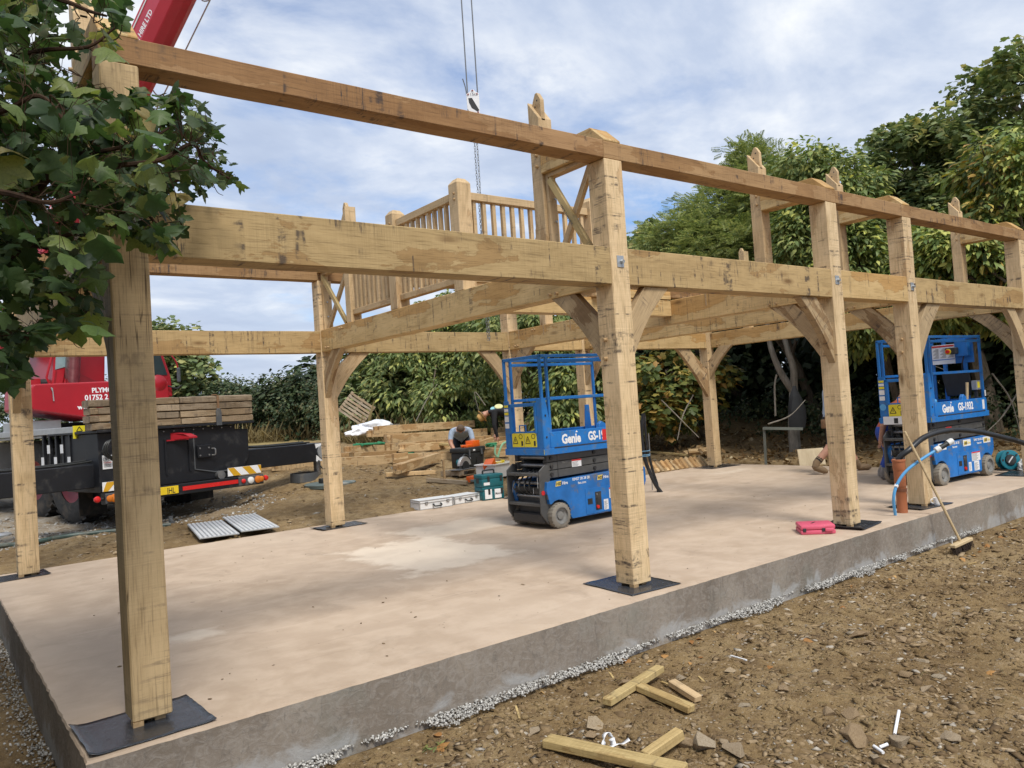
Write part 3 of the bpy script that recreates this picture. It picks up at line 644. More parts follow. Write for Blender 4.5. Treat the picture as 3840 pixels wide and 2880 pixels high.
for (u, v, r, fl, til, lab) in [
        (2560, 2790, .075, 1.2, 1.0, 'upright slab of brown rock by the end of the long foreground timber'),
        (2640, 2800, .085, 1.3, .8, 'blue-grey weathered rock standing next to an upright brown slab of rock'),
        (2750, 2830, .085, .9, .2, 'flat-topped brown rock with dry roots at the bottom edge of the picture'),
        (3205, 2765, .095, 1.0, .1, 'largest rounded boulder in the right foreground soil'),
        (3375, 2790, .075, 1.0, .1, 'rounded brown rock with a white tube leaning on it'),
        (3115, 2680, .055, 1.1, .3, 'blocky blue-grey rock beside a pale flat rock in the right foreground'),
        (3185, 2690, .07, .8, .2, 'pale broad flat rock beside a blocky blue-grey rock'),
        (3480, 2590, .055, .9, .3, 'angular brown rock alone on the right-hand soil'),
        (2745, 2525, .055, .6, .1, 'long flat grey-brown stone right of the crossed offcuts'),
        (2350, 2560, .06, .8, .4, 'dark brown rock between the gravel and the crossed offcuts'),
        (2220, 2750, .05, .8, .2, 'grey round-backed rock behind the white wrapper'),
        (2000, 2730, .05, .8, .2, 'low brown rock left of the long foreground timber'),
        (2560, 2555, .05, .6, .1, 'flat brown rock just behind the short grey-ended offcut'),
        (3560, 2770, .075, .5, .1, 'wide flat rock with a pale streak at the lower right')]:
    g = atg(u, v); rock(g.x, g.y, r, random.uniform(0, 6), fl, til*.4, label=lab, cat='rock')
n = 0
while n < 120:
    x = random.uniform(.9, 6.0); y = random.uniform(-2.9, -.25)
    if clump(x, y) < random.uniform(.1, .8): continue
    rock(x, y, random.lognormvariate(-3.6, .4), random.uniform(0, 6), random.uniform(.4, .9), random.uniform(-.2, .2), label='small brown rock scattered with others over the bare soil in front of the slab', cat='rock', group='small rocks on the foreground soil'); n += 1
# ------------------------------------------------------------------ the oak frame
FX = [0.2514, 3.868, 7.1065, 8.764, 12.24]; FW = .2
YF, YBK = 0.2536, 5.886
GB, GT = 2.415, 2.712; PB, PT = 3.430, 3.575
oakf = thing('timber_building', 'unroofed green oak post and beam building standing on the concrete slab', 'timber building', (6.2, 3.1, 0))
def timber(name, mat, p0, p1, w, h, up=(0, 0, 1), parent=None, bevel=.004, jit=0.0, **kw):
    """square timber: local X runs along the grain; w across, h along up; p0-p1 is its centre line"""
    p0 = Vector(p0); p1 = Vector(p1); L = (p1-p0).length; m = MB(); n = max(1, int(L/.35)) if jit else 1
    if jit:
        rr = random.Random(hash((round(p0.x, 3), round(p0.y, 3), round(p0.z, 3)))); vs = []; fs = []
        for i in range(n+1):
            e = jit if 0 < i < n else 0
            for a, b in ((-1, -1), (1, -1), (1, 1), (-1, 1)): vs.append((L*i/n, a*w/2+rr.uniform(-e, e), b*h/2+rr.uniform(-e, e)))
        for i in range(n):
            for j in range(4): fs.append((i*4+j, i*4+(j+1) % 4, (i+1)*4+(j+1) % 4, (i+1)*4+j))
        fs += [(3, 2, 1, 0), (n*4, n*4+1, n*4+2, n*4+3)]; m.add(vs, fs)
    else: m.box((0, -w/2, -h/2), (L, w/2, h/2))
    return m.build(name, mat, parent if parent is not None else None, frame(p0, p1-p0, up), bevel=bevel, **kw)
def peg(parent, p, n, r=.014, l=.03):
    """oak peg head standing proud of a face"""
    p = Vector(p); n = Vector(n); return MB().cyl(p-n*.01, p+n*l, r, r*.9, 8).build('peg', 'peg_wood', parent)
posts = {}
def post(key, x, y, top, w=FW, mat='oak_post', base=.025):
    posts[key] = timber('post', mat, (x+w/2, y+w/2, base), (x+w/2, y+w/2, top), w, w, (0, 1, 0), oakf, .006 if key != 'P1' else .008, .0015)
    for k in range(4):          # hardwood packers carry the post off the membrane
        dx = (.03, w-.05, .08, w-.02)[k]; dy = (.02, .05, w-.04, w-.03)[k]
        MB().box((x+dx-.03, y+dy-.02, .004), (x+dx+.02, y+dy+.03, base+.002)).build('packer', 'peg_wood', posts[key])
    return posts[key]
W1 = .19
post('P1', FX[0], YF, PB, .19, 'oak_old_post', .03)
for i in range(1, 5): post('P%d' % (i+1), FX[i], YF, PB)
BX = [FX[0], FX[1], FX[2], 8.715, 12.12]
for i in range(5): post('B%d' % (i+1), BX[i], YBK, 3.395)
# wall plates: lengths meet over the posts
def run(name, mat, cuts, y, z0, z1, w):
    out = []
    for a, b in zip(cuts[:-1], cuts[1:]):
        out.append(timber(name, mat, (a+.001, y+w/2, (z0+z1)/2), (b-.001, y+w/2, (z0+z1)/2), w, z1-z0, (0, 0, 1), oakf, .005, .002))
    return out
run('wall_plate', 'oak_plate', [FX[0]+.001, FX[1]+.003, FX[2]+.20, FX[4]+.10, 13.6], YF+.001, PB+.001, PT, .19)
run('wall_plate', 'oak_plate', [BX[0], BX[1]+.02, BX[2]+.2, BX[4]+.2], YBK+.005, 3.396, 3.548, .185)
# girts between posts
girts = {}
for i in range(4):
    girts[i] = timber('girt', ('oak_beam', 'oak_beam', 'oak_tie', 'oak_beam')[i], (FX[i]+(W1 if i == 0 else FW)+.001, YF+.1, (GB+GT)/2), (FX[i+1]-.001, YF+.1, (GB+GT)/2), .19, GT-GB, (0, 0, 1), oakf, .005, .002)
    timber('girt', ('oak_beam', 'oak_beam', 'oak_tie', 'oak_tie')[i], (BX[i]+FW+.001, YBK+.09, (2.40+2.695)/2), (BX[i+1]-.001, YBK+.09, (2.40+2.695)/2), .17, .295, (0, 0, 1), oakf, .005, .002)
timber('girt', 'oak_beam', (FX[4]+FW+.001, YF+.1, (GB+GT)/2), (13.6, YF+.1, (GB+GT)/2), .19, GT-GB, (0, 0, 1), oakf, .005)
# cross beams of the five frames
beams = {}
for i in range(5):
    xo = FX[i] + (.006 if i else .0); beams[i] = timber('cross_beam', 'oak_tie' if i else 'oak_beam', (xo+.09, YF+(W1 if i == 0 else FW)+.001, (GB+GT)/2-.004), (xo+.09, YBK-.001, (GB+GT)/2-.006), .18, GT-GB, (0, 0, 1), oakf, .005, .002)
    for k in range(2):
        peg(beams[i], (xo, YBK-.16-.07*k, GB+.04), (-1, 0, 0)); peg(beams[i], (xo, YF+.68+.09*k, GB+.03), (-1, 0, 0))
        if i in (1, 2): peg(beams[i], (xo, YBK-.62-.06*k, GT-.05), (-1, 0, 0))
    if i in (2, 3):             # housings waiting for the joists: dark slips stand in for their shade
        for k in range(7):
            yy = 5.62-.62*k
            if yy < 1.2: break
            MB().box((xo-.0025, yy-.011, GT-.150), (xo+.004, yy+.011, GT+.0022)).build('joist_housing', 'peg_wood', beams[i])
# spine beam and its trimmer, frame two to frame three
timber('floor_beam', 'oak_tie', (FX[1]+.187, 2.53, 2.605), (FX[2]+.004, 2.53, 2.605), .16, .20, (0, 0, 1), oakf)
# storey posts with tenons for the rafters, stub ties with chamfered ends
def storey_post(x, y0, y1, sgn):
    """y0 towards the eaves, y1 towards the ridge; the shoulder follows the roof slope"""
    x0, x1 = x+.02, x+.17; zb = GT-.004; lo, hi = 4.03, 4.205
    m = MB(); poly = [(x0, y0, zb), (x0, y1, zb), (x0, y1, hi), (x0, y0, lo)]; m.prism(poly, (x1-x0, 0, 0))
    P = frame((x+.095, (y0+y1)/2, zb), (0, 0, 1), (0, 1, 0)); Pi = P.inverted(); m.v = [tuple(Pi @ Vector(q)) for q in m.v]
    o = m.build('storey_post', 'oak_pale', oakf, P, bevel=.004)
    d = (y1-y0)/.14
    ten = [(y0+.0, lo-.02), (y0+.0, 4.20), (y0+.02*d, 4.235), (y0+.045*d, 4.272), (y0+.07*d, 4.268), (y0+.105*d, 4.205), (y0+.118*d, hi-.04)]
    MB().prism([(x0+.035, a, b) for a, b in ten], (.045, 0, 0)).build('tenon', 'oak_pale', o, bevel=.003)
    for a, b in ((.045, 4.20), (.075, 4.15)): MB().cyl((x0+.0335, y0+a*d, b), (x0+.0365, y0+a*d, b), .0085, None, 8).build('peg_hole', 'black_print', o)
    for k in range(2): peg(o, (x0, y0+.055*d, 3.60+.10*k), (-1, 0, 0))
    return o
def stub_tie(x, ya, yb, z0, z1, zp, d):
    """short tie from the plate (ya, eaves end) to the storey post (yb)"""
    x0, x1 = x+.004, x+FW-.004; s = 1 if yb > ya else -1
    poly = [(x0, ya, zp-.004), (x0, ya, zp+.012), (x0, ya+s*.145, z1), (x0, yb, z1), (x0, yb, z0), (x0, ya+s*.192, z0), (x0, ya+s*.192, zp-.004)]
    m = MB().prism(poly, (x1-x0, 0, 0)); P = frame(((x0+x1)/2, ya, z0), (0, s, 0)); Pi = P.inverted(); m.v = [tuple(Pi @ Vector(q)) for q in m.v]
    return m.build('stub_tie', 'oak_tie', oakf, P, bevel=.004)
for i in range(5):
    storey_post(FX[i], 1.045, 1.185, 1); storey_post(FX[i], 5.095, 4.955+.0, -1)
    stub_tie(FX[i], YF-.001, 1.045, 3.522, 3.720, PT+.001, .0)
    stub_tie(BX[i], YBK+.2, 5.096, 3.50, 3.69, 3.549, 0)
# knee braces, slightly arched
def brace(pc, along, reach0, reach1, dz0, dz1, thick, ztop, mat='oak_brace'):
    """pc: post face point (x, y) on the brace's centre plane; along: unit direction away from the post"""
    a = V(*along, 0); c = V(pc[0], pc[1], 0)
    top_in, top_out, post_hi, post_lo = c+a*reach0+V(0, 0, ztop), c+a*reach1+V(0, 0, ztop), c+V(0, 0, ztop-dz0), c+V(0, 0, ztop-dz1)
    under = []
    for k in range(1, 8):
        t = k/8; q = post_lo.lerp(top_out, t); bow = math.sin(math.pi*t)*.045; nrm = (a*-.72+V(0, 0, .70)); under.append(q+nrm*bow)
    poly = [top_in, top_out] + under[::-1] + [post_lo, post_hi]
    side = a.cross(V(0, 0, 1)).normalized()
    X = (top_out-post_lo).normalized(); P = frame(post_lo, X, side); Pi = P.inverted()
    m = MB().prism([p-side*thick/2 for p in poly], side*thick); m.v = [tuple(Pi @ Vector(q)) for q in m.v]
    o = m.build('brace', mat, oakf, P, bevel=.003); return o
T = .075
for i in range(5):
    x = FX[i]; w = W1 if i == 0 else FW
    br = brace((x+.055, YF+w), (0, 1), .28, .585, .27, .62, T, GB-.001)
    if i: peg(posts['P%d' % (i+1)], (x, YF+.12, 1.98), (-1, 0, 0), .016, .035)
    if i: peg(posts['P%d' % (i+1)], (x, YF+.13, 1.83), (-1, 0, 0), .016, .035)
    brace((BX[i]+.055, YBK), (0, -1), .28, .585, .27, .64, T, GB-.001)
brace((FX[1]+FW, YF+.07), (1, 0), .20, .50, .25, .62, T, GB-.001)
brace((FX[2], YF+.07), (-1, 0), .27, .57, .30, .69, T, GB-.001)
brace((FX[3]+FW, YF+.07), (1, 0), .32, .68, .36, .80, T, GB-.001)
brace((FX[4], YF+.07), (-1, 0), .27, .57, .30, .69, T, GB-.001)
brace((BX[1]+FW, YBK+.08), (1, 0), .26, .56, .27, .66, T, 2.399, 'oak_pale')
brace((BX[2], YBK+.08), (-1, 0), .27, .57, .30, .70, T, 2.399)
brace((BX[3]+FW, YBK+.08), (1, 0), .27, .57, .30, .70, T, 2.399)
brace((BX[4], YBK+.08), (-1, 0), .50, .86, .42, .98, T, 2.399)
# temporary crossed bracing with softwood framing, frames one and two
def xpanel2(x, ya, yb, z0, z1, parent):
    xa = x+.045
    o = timber('brace_frame', 'oak_pale', (xa+.05, ya+.02, z0), (xa+.05, ya+.02, z1), .09, .034, (0, 1, 0), parent, .002)
    timber('upright', 'oak_pale', (xa+.05, yb-.02, z0), (xa+.05, yb-.02, z1), .09, .034, (0, 1, 0), o, .002)
    timber('head', 'oak_pale', (xa+.05, ya+.038, z1-.018), (xa+.05, yb-.038, z1-.018), .09, .034, (0, 0, 1), o, .002)
    timber('strut', 'oak_pale', (xa+.062, yb-.055, z0+.01), (xa+.062, ya+.06, z1-.06), .06, .04, (1, 0, 0), o, .002)
    s2 = timber('strut', 'softwood', (xa+.008, ya+.055, z0+.01), (xa+.008, yb-.06, z1-.06), .06, .04, (1, 0, 0), o, .002)
    for k in range(3): MB().cyl((xa+.06, yb-.045, z0+.18+.2*k), (xa+.06, yb-.062, z0+.18+.2*k), .011, None, 6).build('bolt', 'galvanised', o)
    return o, s2
for i in (0, 1):
    o, s2 = xpanel2(FX[i], YF+(W1 if i == 0 else FW)+.001, 1.044, GT, 3.521, oakf)
    xpanel2(FX[i], 5.096, YBK-.001, GT, 3.499, oakf)
    if i == 1:
        d = (V(0, YF+FW+.056, GT+.01)-V(0, 1.044-.06, 3.461)).normalized()
        text('pencil_note', 'FACE THIS SIDE', .034, plane_m(V(FX[1]+.0215, .845, 3.20)+V(0, -.006, -.016), d, (-1, 0, 0)), 'lettering_dark', s2, .0005)
# fixing plates with bolts on the post faces
for i, z in ((0, 2.60), (1, 2.60), (2, 2.60), (3, 2.60)):
    x = FX[i]+.10 if i else FX[0]+.12; s = .10 if i == 0 else .075
    pl = MB().box((x-s/2, YF-.005, z-s*.62), (x+s/2, YF-.0005, z+s*.62)).build('fixing_plate', 'galvanised', posts['P%d' % (i+1)])
    MB().cyl((x+.01, YF-.005, z), (x+.01, YF-.03, z-.004), .016, None, 6).build('bolt', 'galvanised', pl)
# galleries: newels, rails, balusters
def newel(x, y0, y1, z1, w=.17):
    zt = z1
    a = [(x, y0), (x+w, y0), (x+w, y1), (x, y1)]; n = 4
    lo = [(p[0], p[1], GT-.004) for p in a]; mi = [(p[0], p[1], zt-.05) for p in a]
    cx, cy = x+w/2, (y0+y1)/2; tp = [((p[0]-cx)*.55+cx, (p[1]-cy)*.55+cy, zt) for p in a]
    m = MB(); m.add(lo+mi+tp, [(3, 2, 1, 0)] + [(i, (i+1) % 4, 4+(i+1) % 4, 4+i) for i in range(4)] + [(4+i, 4+(i+1) % 4, 8+(i+1) % 4, 8+i) for i in range(4)] + [(8, 9, 10, 11)])
    P = frame((cx, cy, GT), (0, 0, 1), (0, 1, 0)); Pi = P.inverted(); m.v = [tuple(Pi @ Vector(q)) for q in m.v]
    o = m.build('newel', 'oak_pale', oakf, P, bevel=.004)
    for dz in (.10, .16): peg(o, (x, y0+.06, zt-dz-.06), (-1, 0, 0), .012, .02)
    return o
NX = FX[1]+.008
newel(NX, 2.365, 2.53, 3.865); newel(NX, 3.73, 3.895, 3.865); newel(5.72, 2.365, 2.53, 3.865)
def balustrade(p0, p1, n, zt=3.745, zb=2.80):
    p0 = Vector((*p0, 0)); p1 = Vector((*p1, 0)); top = timber('hand_rail', 'oak_pale', p0+V(0, 0, zt-.04), p1+V(0, 0, zt-.04), .085, .08, (0, 0, 1), oakf, .004)
    timber('bottom_rail', 'oak_pale', p0+V(0, 0, zb+.035), p1+V(0, 0, zb+.035), .085, .068, (0, 0, 1), oakf, .004)
    for k in range(n):
        q = p0.lerp(p1, (k+.6)/(n+.2)); timber('baluster', 'oak_pale', q+V(0, 0, zb+.065), q+V(0, 0, zt-.076), .042, .042, (0, 1, 0) if abs((p1-p0).y) > .1 else (1, 0, 0), top, .002)
    return top
bx_ = NX+.085
balustrade((bx_, 4.954), (bx_, 3.896), 9); balustrade((bx_, 3.729), (bx_, 2.531), 10)
balustrade((NX+.171, 2.447), (5.719, 2.447), 13, 3.735)
timber('bottom_rail', 'oak_tie', (5.891, 2.50, 2.765), (FX[2]+.0, 2.50, 2.765), .12, .10, (0, 0, 1), oakf)
# membrane squares under the posts
def pad(key, x, y, hx, hy, lab, turn=0.0, curl=.0):
    m = MB(); n = 14; vs = []; rr = random.Random(int(x*100+y*7))
    for j in range(n+1):
        for i in range(n+1):
            a = -1+2*i/n; b = -1+2*j/n; e = max(abs(a), abs(b))
            z = .0045 + .004*max(0, mnoise.noise(V(a*2+x, b*2, y))) * e
            if curl: z += curl*max(0, (abs(a)-.75)/.25)**2*(1 if a < 0 else .35)
            if e > .99: z += rr.uniform(0, .003)
            px = a*hx*(1+.02*mnoise.noise(V(b*2, x, 1))); py = b*hy*(1+.02*mnoise.noise(V(a*2, y, 4)))
            vs.append(V(px*math.cos(turn)-py*math.sin(turn)+x, px*math.sin(turn)+py*math.cos(turn)+y, z))
    fs = [(j*(n+1)+i, j*(n+1)+i+1, (j+1)*(n+1)+i+1, (j+1)*(n+1)+i) for j in range(n) for i in range(n)]
    o = m.add(vs, fs).build('membrane_pad', 'membrane', None, None, True, label=lab, cat='membrane')
    sm = o.modifiers.new('thick', 'SOLIDIFY'); sm.thickness = .0025; sm.offset = 1
pad('P1', .30, .285, .29, .25, 'wet black membrane square under the nearest post at the slab corner', R(2), .02)
pad('P2', FX[1]+.10, YF+.13, .26, .30, 'black membrane square under the front post right of the nearer blue lift', R(-4))
pad('P3', FX[2]+.12, YF+.10, .27, .25, 'black membrane square under the post behind the pink case', R(8), .03)
pad('P4', FX[3]+.06, YF+.10, .33, .22, 'black membrane square under the post with the white mug', R(-6), .01)
pad('P5', FX[4]+.10, YF+.16, .35, .34, 'black membrane square at the right edge by the teal cable reel', R(3))
pad('B1', BX[0]-.06, YBK+.09, .34, .20, 'creased black membrane under the far left back post', R(4), .02)
pad('B2', BX[1]+.14, YBK+.08, .34, .20, 'shiny black membrane under the back post left of the nearer lift', R(3), .015)
pad('B3', BX[2]+.14, YBK+.08, .28, .22, 'black membrane under the back post beside the teal tool cases', R(-3))
pad('B4', BX[3]+.10, YBK+.10, .28, .22, 'black membrane under the back post hidden behind the nearer lift', R(2))
pad('B5', BX[4]+.10, YBK+.04, .42, .26, 'black membrane under the back post next to the row of cut braces', R(-5))
# ------------------------------------------------------------------ scissor lifts
def sticker(parent, W0, x0, x1, z0, z1, y, mat, n=-1, name='sticker'):
    return MB().box((x0, min(y, y+n*.002), z0), (x1, max(y, y+n*.002), z1)).build(name, mat, parent, W0)
def lines(parent, W0, x0, x1, z0, z1, y, k, n=-1, mat='black_print'):
    """rows of small print on a sticker"""
    m = MB(); rr = random.Random(k)
    for i in range(k):
        z = z1-(i+.6)*(z1-z0)/k; h = (z1-z0)/k*.28
        m.box((x0, min(y+n*.0022, y+n*.003), z-h/2), (x0+(x1-x0)*rr.uniform(.55, 1), max(y+n*.0022, y+n*.003), z+h/2))
    m.build('print', mat, parent, W0)
def make_lift(label, loc, rz, second):
    root = thing('scissor_lift', label, 'scissor lift', loc, rz, 'blue scissor lifts parked on the slab'); W0 = WM[root.name]
    def B(name, mat, par, lo, hi, bev=.003): return MB().box(lo, hi).build(name, mat, par, W0, bevel=bev)
    L = .90
    # chassis: side boxes with wheel arches, under-tray between them
    def side(s):
        y0, y1 = (.245, .365) if s > 0 else (-.365, -.245)
        pr = [(-.80, .30), (-.84, .46), (-.82, .565), (L-.05, .60), (L, .57), (L, .40), (L-.03, .34)]
        def arch(cx, a0, a1): return [(cx+.185*math.cos(R(a)), .155+.185*math.sin(R(a))) for a in range(a0, a1, 20 if a1 > a0 else -20)]
        prof = pr + [(q[0], q[1]) for q in arch(.66, 40, 200)] + [(.47, .085), (-.45, .085)] + arch(-.66, -10, 150)
        m = MB().prism([V(a, y0, b) for a, b in prof], (0, y1-y0, 0)); return m.build('side_box', 'lift_blue_worn', root, W0, bevel=.004)
    near = side(-1); far = side(1)
    tray = B('chassis', 'lift_dark', root, (-.80, -.24, .12), (L-.02, .24, .46), .008)
    for wx in (-.66, .66):
        for s in (-1, 1):
            c = V(wx, s*.345, .152)
            prof = [(.105, -.058), (.135, -.056), (.150, -.045), (.1525, -.02), (.1525, .02), (.150, .045), (.135, .056), (.105, .058)]
            wh = MB().lathe(prof, c, (0, s, 0), 28, close=False).build('wheel', 'grey_tyre', root, W0, True)
            MB().lathe([(.104, -.05), (.107, .056), (.098, .058), (.094, .036), (.050, .020), (.046, .040), (.020, .044), (.001, .044)], c, (0, s, 0), 24).build('hub', 'grey_hub', wh, W0, True)
            m = MB()
            for k in range(22):
                a = 2*math.pi*k/22; q = c+V(math.cos(a)*.152, 0, math.sin(a)*.152); t = V(-math.sin(a), 0, math.cos(a))
                m.bar(q-V(0, .052, 0)-t*.008, q+V(0, .052, 0)+t*.008, .010, .008, (math.cos(a), 0, math.sin(a)))
            m.build('tread', 'grey_tyre', wh, W0)
    # near-side service door and its panel
    door = B('service_door', 'lift_blue', near, (-.22, -.371, .10), (.47, -.3655, .415), .002)
    B('control_recess', 'lift_dark', near, (-.06, -.374, .135), (.045, -.3712, .36), 0)
    for k, z in enumerate((.33, .28, .23)): MB().cyl(V(-.03, -.374, z), V(-.03, -.379, z), .013, None, 10).build('switch', 'black_plastic' if k else 'steel', near, W0, True)
    MB().cyl(V(-.03, -.374, .175), V(-.03, -.390, .175), .022, None, 12).build('stop_button', 'lamp_red', near, W0, True)
    B('gauge', 'black_plastic', near, (-.19, -.375, .22), (-.11, -.3712, .29), 0)
    for (a, b, c, d) in ((.085, .165, .12, .25), (.19, .44, .255, .385), (.245, .395, .115, .25)):
        st = sticker(near, W0, a, b, c, d, -.3712, 'sticker_white'); lines(near, W0, a+.008, b-.008, c+.008, d-.02, -.3712, 7)
    sticker(near, W0, .19, .44, .368, .385, -.3732, 'sticker_red')
    # end frames: ladder plates with treads, pot-hole guard, box ends
    for s in (-1, 1):
        m = MB().prism([V(-.90, s*.30, .70), V(-.80, s*.30, .775), V(-.735, s*.30, .76), V(-.74, s*.30, .10), V(-.80, s*.30, .055), V(-.91, s*.30, .20)], (0, s*.018, 0))
        m.build('ladder_plate', 'lift_grey', root, W0, bevel=.003)
    for z in (.30, .66): MB().box((-.905, -.298, z-.022), (-.80, .298, z+.012)).build('step', 'lift_grey', root, W0, bevel=.003)
    B('cross_tube', 'lift_dark', root, (-.83, -.298, .42), (-.77, .298, .50)); B('guard', 'lift_dark', root, (-.86, -.295, .065), (-.68, .295, .19), .02)
    for z in (.385, .545): MB().cyl(V(-.79, -.36, z), V(-.79, .36, z), .024, None, 12).build('cross_tube', 'steel', root, W0, True)
    for s in (-1, 1):
        B('bracket', 'lift_grey', root, (-.83, s*.33-.03, .36), (-.70, s*.33+.03, .46)); sticker(root, W0, -.9105, -.9085, .43, .50, s*.2, 'sticker_white')
    sticker(root, W0, -.912, -.909, .5, .63, -.29, 'sticker_white', 1)
    MB().cyl(V(-.86, -.319, .44), V(-.86, -.325, .44), .028, None, 14).build('guide_ring', 'sticker_red', root, W0, True)
    # folded scissor stack: three levels of outer and inner arms
    for k in range(3):
        z = .652+.098*k
        for s in (-1, 1):
            for j, (yy, dz) in enumerate(((.285, .006), (.205, -.006))):
                za, zb = (z-.008, z+.012) if j == 0 else (z+.012, z-.008)
                arm = MB(); p0 = V(-.76+.04*j, s*yy, za); p1 = V(.80-.02*j, s*yy, zb)
                arm.bar(p0, p1, .05, .090); o = arm.build('scissor_arm', 'lift_grey', root, W0, bevel=.004)
                e = MB(); fr = frame(p0, p1-p0); e.box((-.003, -.017, -.033), (-.0005, .017, .033), 0, fr); e.build('hollow_end', 'lift_dark', o, W0)
                if j == 0:
                    for xx in (-.70, .02, .74):
                        q = p0.lerp(p1, (xx+.76)/1.56); MB().cyl(q+V(0, s*.025, 0), q+V(0, s*.045, 0), .022, None, 12).build('pin', 'lift_dark', o, W0, True)
                    MB().box((-.60, s*yy-.0265, za-.046), (-.588, s*yy+.0265, za+.047)).build('gap', 'lift_dark', o, W0)
        MB().cyl(V(-.70, -.30, z), V(-.70, .30, z), .026, None, 12).build('cross_tube', 'steel', root, W0, True)
    st = sticker(root, W0, -.36, -.20, .70, .79, -.3105, 'sticker_white'); lines(root, W0, -.35, -.21, .705, .765, -.3105, 4); sticker(root, W0, -.36, -.20, .772, .79, -.3125, 'sticker_red')
    for k, y in enumerate((-.10, -.03, .06, .14)): MB().tube(curve_pts([V(-.80, y, .40), V(-.87-.02*k, y+.02, .50), V(-.80, y+.05, .62), V(-.72, y+.02, .70)], 5), .010, 6).build('hydraulic_hose', 'black_plastic', root, W0, True)
    # platform: deck, toe boards, rails (a little shorter than the chassis)
    WC = W0; W0 = W0 @ Matrix.Translation((-.025, 0, 0)) @ Matrix.Diagonal((.885, 1, 1, 1))
    deck = B('deck', 'lift_blue', root, (-.925, -.385, .885), (L+.03, .385, .965), .004)
    B('extension_slide', 'lift_dark', deck, (-.75, -.388, .958), (L-.1, -.3855, .972), 0)
    sticker(deck, W0, -.9285, -.925, .895, .955, -.375, 'sticker_yellow', 1)
    toe = B('toe_board', 'lift_blue', root, (-.80, -.375, .966), (L, -.355, 1.155), .004)
    B('toe_board', 'lift_blue', root, (-.80, .355, .966), (L, .375, 1.155), .004); B('toe_board', 'lift_blue', root, (L-.02, -.354, .966), (L, .354, 1.155), .004)
    def tube(name, pts, w=.036, mat='lift_blue', par=root):
        m = MB()
        for a, b in zip(pts[:-1], pts[1:]):
            a = Vector(a); b = Vector(b); d = (b-a).normalized()*w*.49; m.bar(a-d, b+d, w)
        return m.build(name, mat, par, W0, bevel=.004)
    zt, zm = 2.075, 1.56
    # end posts at the gate: broad sheet-metal posts below, tube above
    for s in (-1, 1):
        m = MB().prism([V(-.915, s*.365, .966), V(-.915, s*.365, 1.56), V(-.84, s*.365, 1.56), V(-.76, s*.365, 1.16), V(-.74, s*.365, .966)], (0, -s*.012, 0)); m.box((-.917, s*.365-(.10 if s > 0 else 0), .966), (-.905, s*.365+(.10 if s < 0 else 0), 1.56))
        gp = m.build('gate_post', 'lift_blue', root, W0, bevel=.003)
        tube('rail_post', [(-.885, s*.345, 1.55), (-.885, s*.345, zt)]); tube('rail_post', [(-.77, s*.345, 1.16), (-.77, s*.345, zt-.03)])
        tube('rail_post', [(L-.03, s*.345, 1.15), (L-.03, s*.345, zt)])
        tube('top_rail', [(-.885, s*.345, zt), (L-.03, s*.345, zt)]); tube('top_rail', [(-.76, s*.345, zt-.062), (L-.06, s*.345, zt-.062)])
        tube('mid_rail', [(-.76, s*.345, zm), (L-.06, s*.345, zm)])
        for z in (1.10, 1.36): MB().cyl(V(-.86, s*.366, z), V(-.86, s*.374, z), .012, None, 8).build('bolt', 'lift_dark', gp, W0, True)
    for k, (z0, z1, mt) in enumerate(((1.48, 1.51, 'sticker_yellow'), (1.43, 1.465, 'sticker_white'), (1.385, 1.42, 'sticker_yellow'), (1.30, 1.37, 'sticker_white'), (1.22, 1.28, 'sticker_white'))):
        MB().box((-.920, .275, z0), (-.9175, .355, z1)).build('sticker', mt, root, W0)
    if second: MB().cyl(V(-.9175, .315, 1.12), V(-.9205, .315, 1.12), .048, None, 18).build('sticker', 'pipe_blue', root, W0)
    for z, x in ((zt, -.885), (zt, L-.03), (zm, L-.03)): tube('end_rail', [(x, -.345, z), (x, .345, z)])
    # gate with the yellow warning panel
    g = tube('gate', [(-.905, -.24, 1.17), (-.905, -.24, 1.50), (-.905, .24, 1.50), (-.905, .24, 1.17)], .042)
    B('gate_panel', 'lift_blue', g, (-.912, -.262, .966), (-.894, .262, 1.175), .003)
    for s in (-1, 1):
        y0, y1 = (-.235, -.005) if s < 0 else (.005, .235)
        MB().box((-.9155, y0, .985), (-.912, y1, 1.155)).build('warning_sticker', 'sticker_yellow', g, W0)
        tri = MB(); cy = (y0+y1)/2+.05
        for a, b in (((cy-.045, 1.03), (cy+.045, 1.03)), ((cy+.045, 1.03), (cy, 1.115)), ((cy, 1.115), (cy-.045, 1.03))): tri.bar(V(-.9162, *a), V(-.9162, *b), .009, .002, (1, 0, 0))
        tri.box((-.9166, cy-.005, 1.05), (-.9158, cy+.005, 1.085)); tri.build('warning_triangle', 'black_print', g, W0)
        hx = MB(); cy = (y0+y1)/2-.055
        for k in range(6):
            a, b = R(60*k), R(60*k+60); hx.bar(V(-.9162, cy+.035*math.cos(a), 1.115+.03*math.sin(a)), V(-.9162, cy+.035*math.cos(b), 1.115+.03*math.sin(b)), .006, .002, (1, 0, 0))
        hx.box((-.9166, cy-.04, 1.0), (-.9158, cy-.005, 1.06)); hx.build('pictogram', 'black_print', g, W0)
    MB().bar(V(-.893, .10, 1.175), V(-.893, .10, 1.25), .012).bar(V(-.893, -.02, 1.175), V(-.893, -.02, 1.25), .012).bar(V(-.893, .105, 1.25), V(-.893, -.025, 1.25), .012).build('latch', 'lift_blue', g, W0)
    MB().prism([V(.16, -.34, 1.15), V(.32, -.34, 1.15), V(.30, -.34, 1.20), (.22, -.34, 1.235), V(.18, -.34, 1.20)], (0, .05, 0)).build('pedal_lock', 'lift_blue', root, W0, bevel=.003)
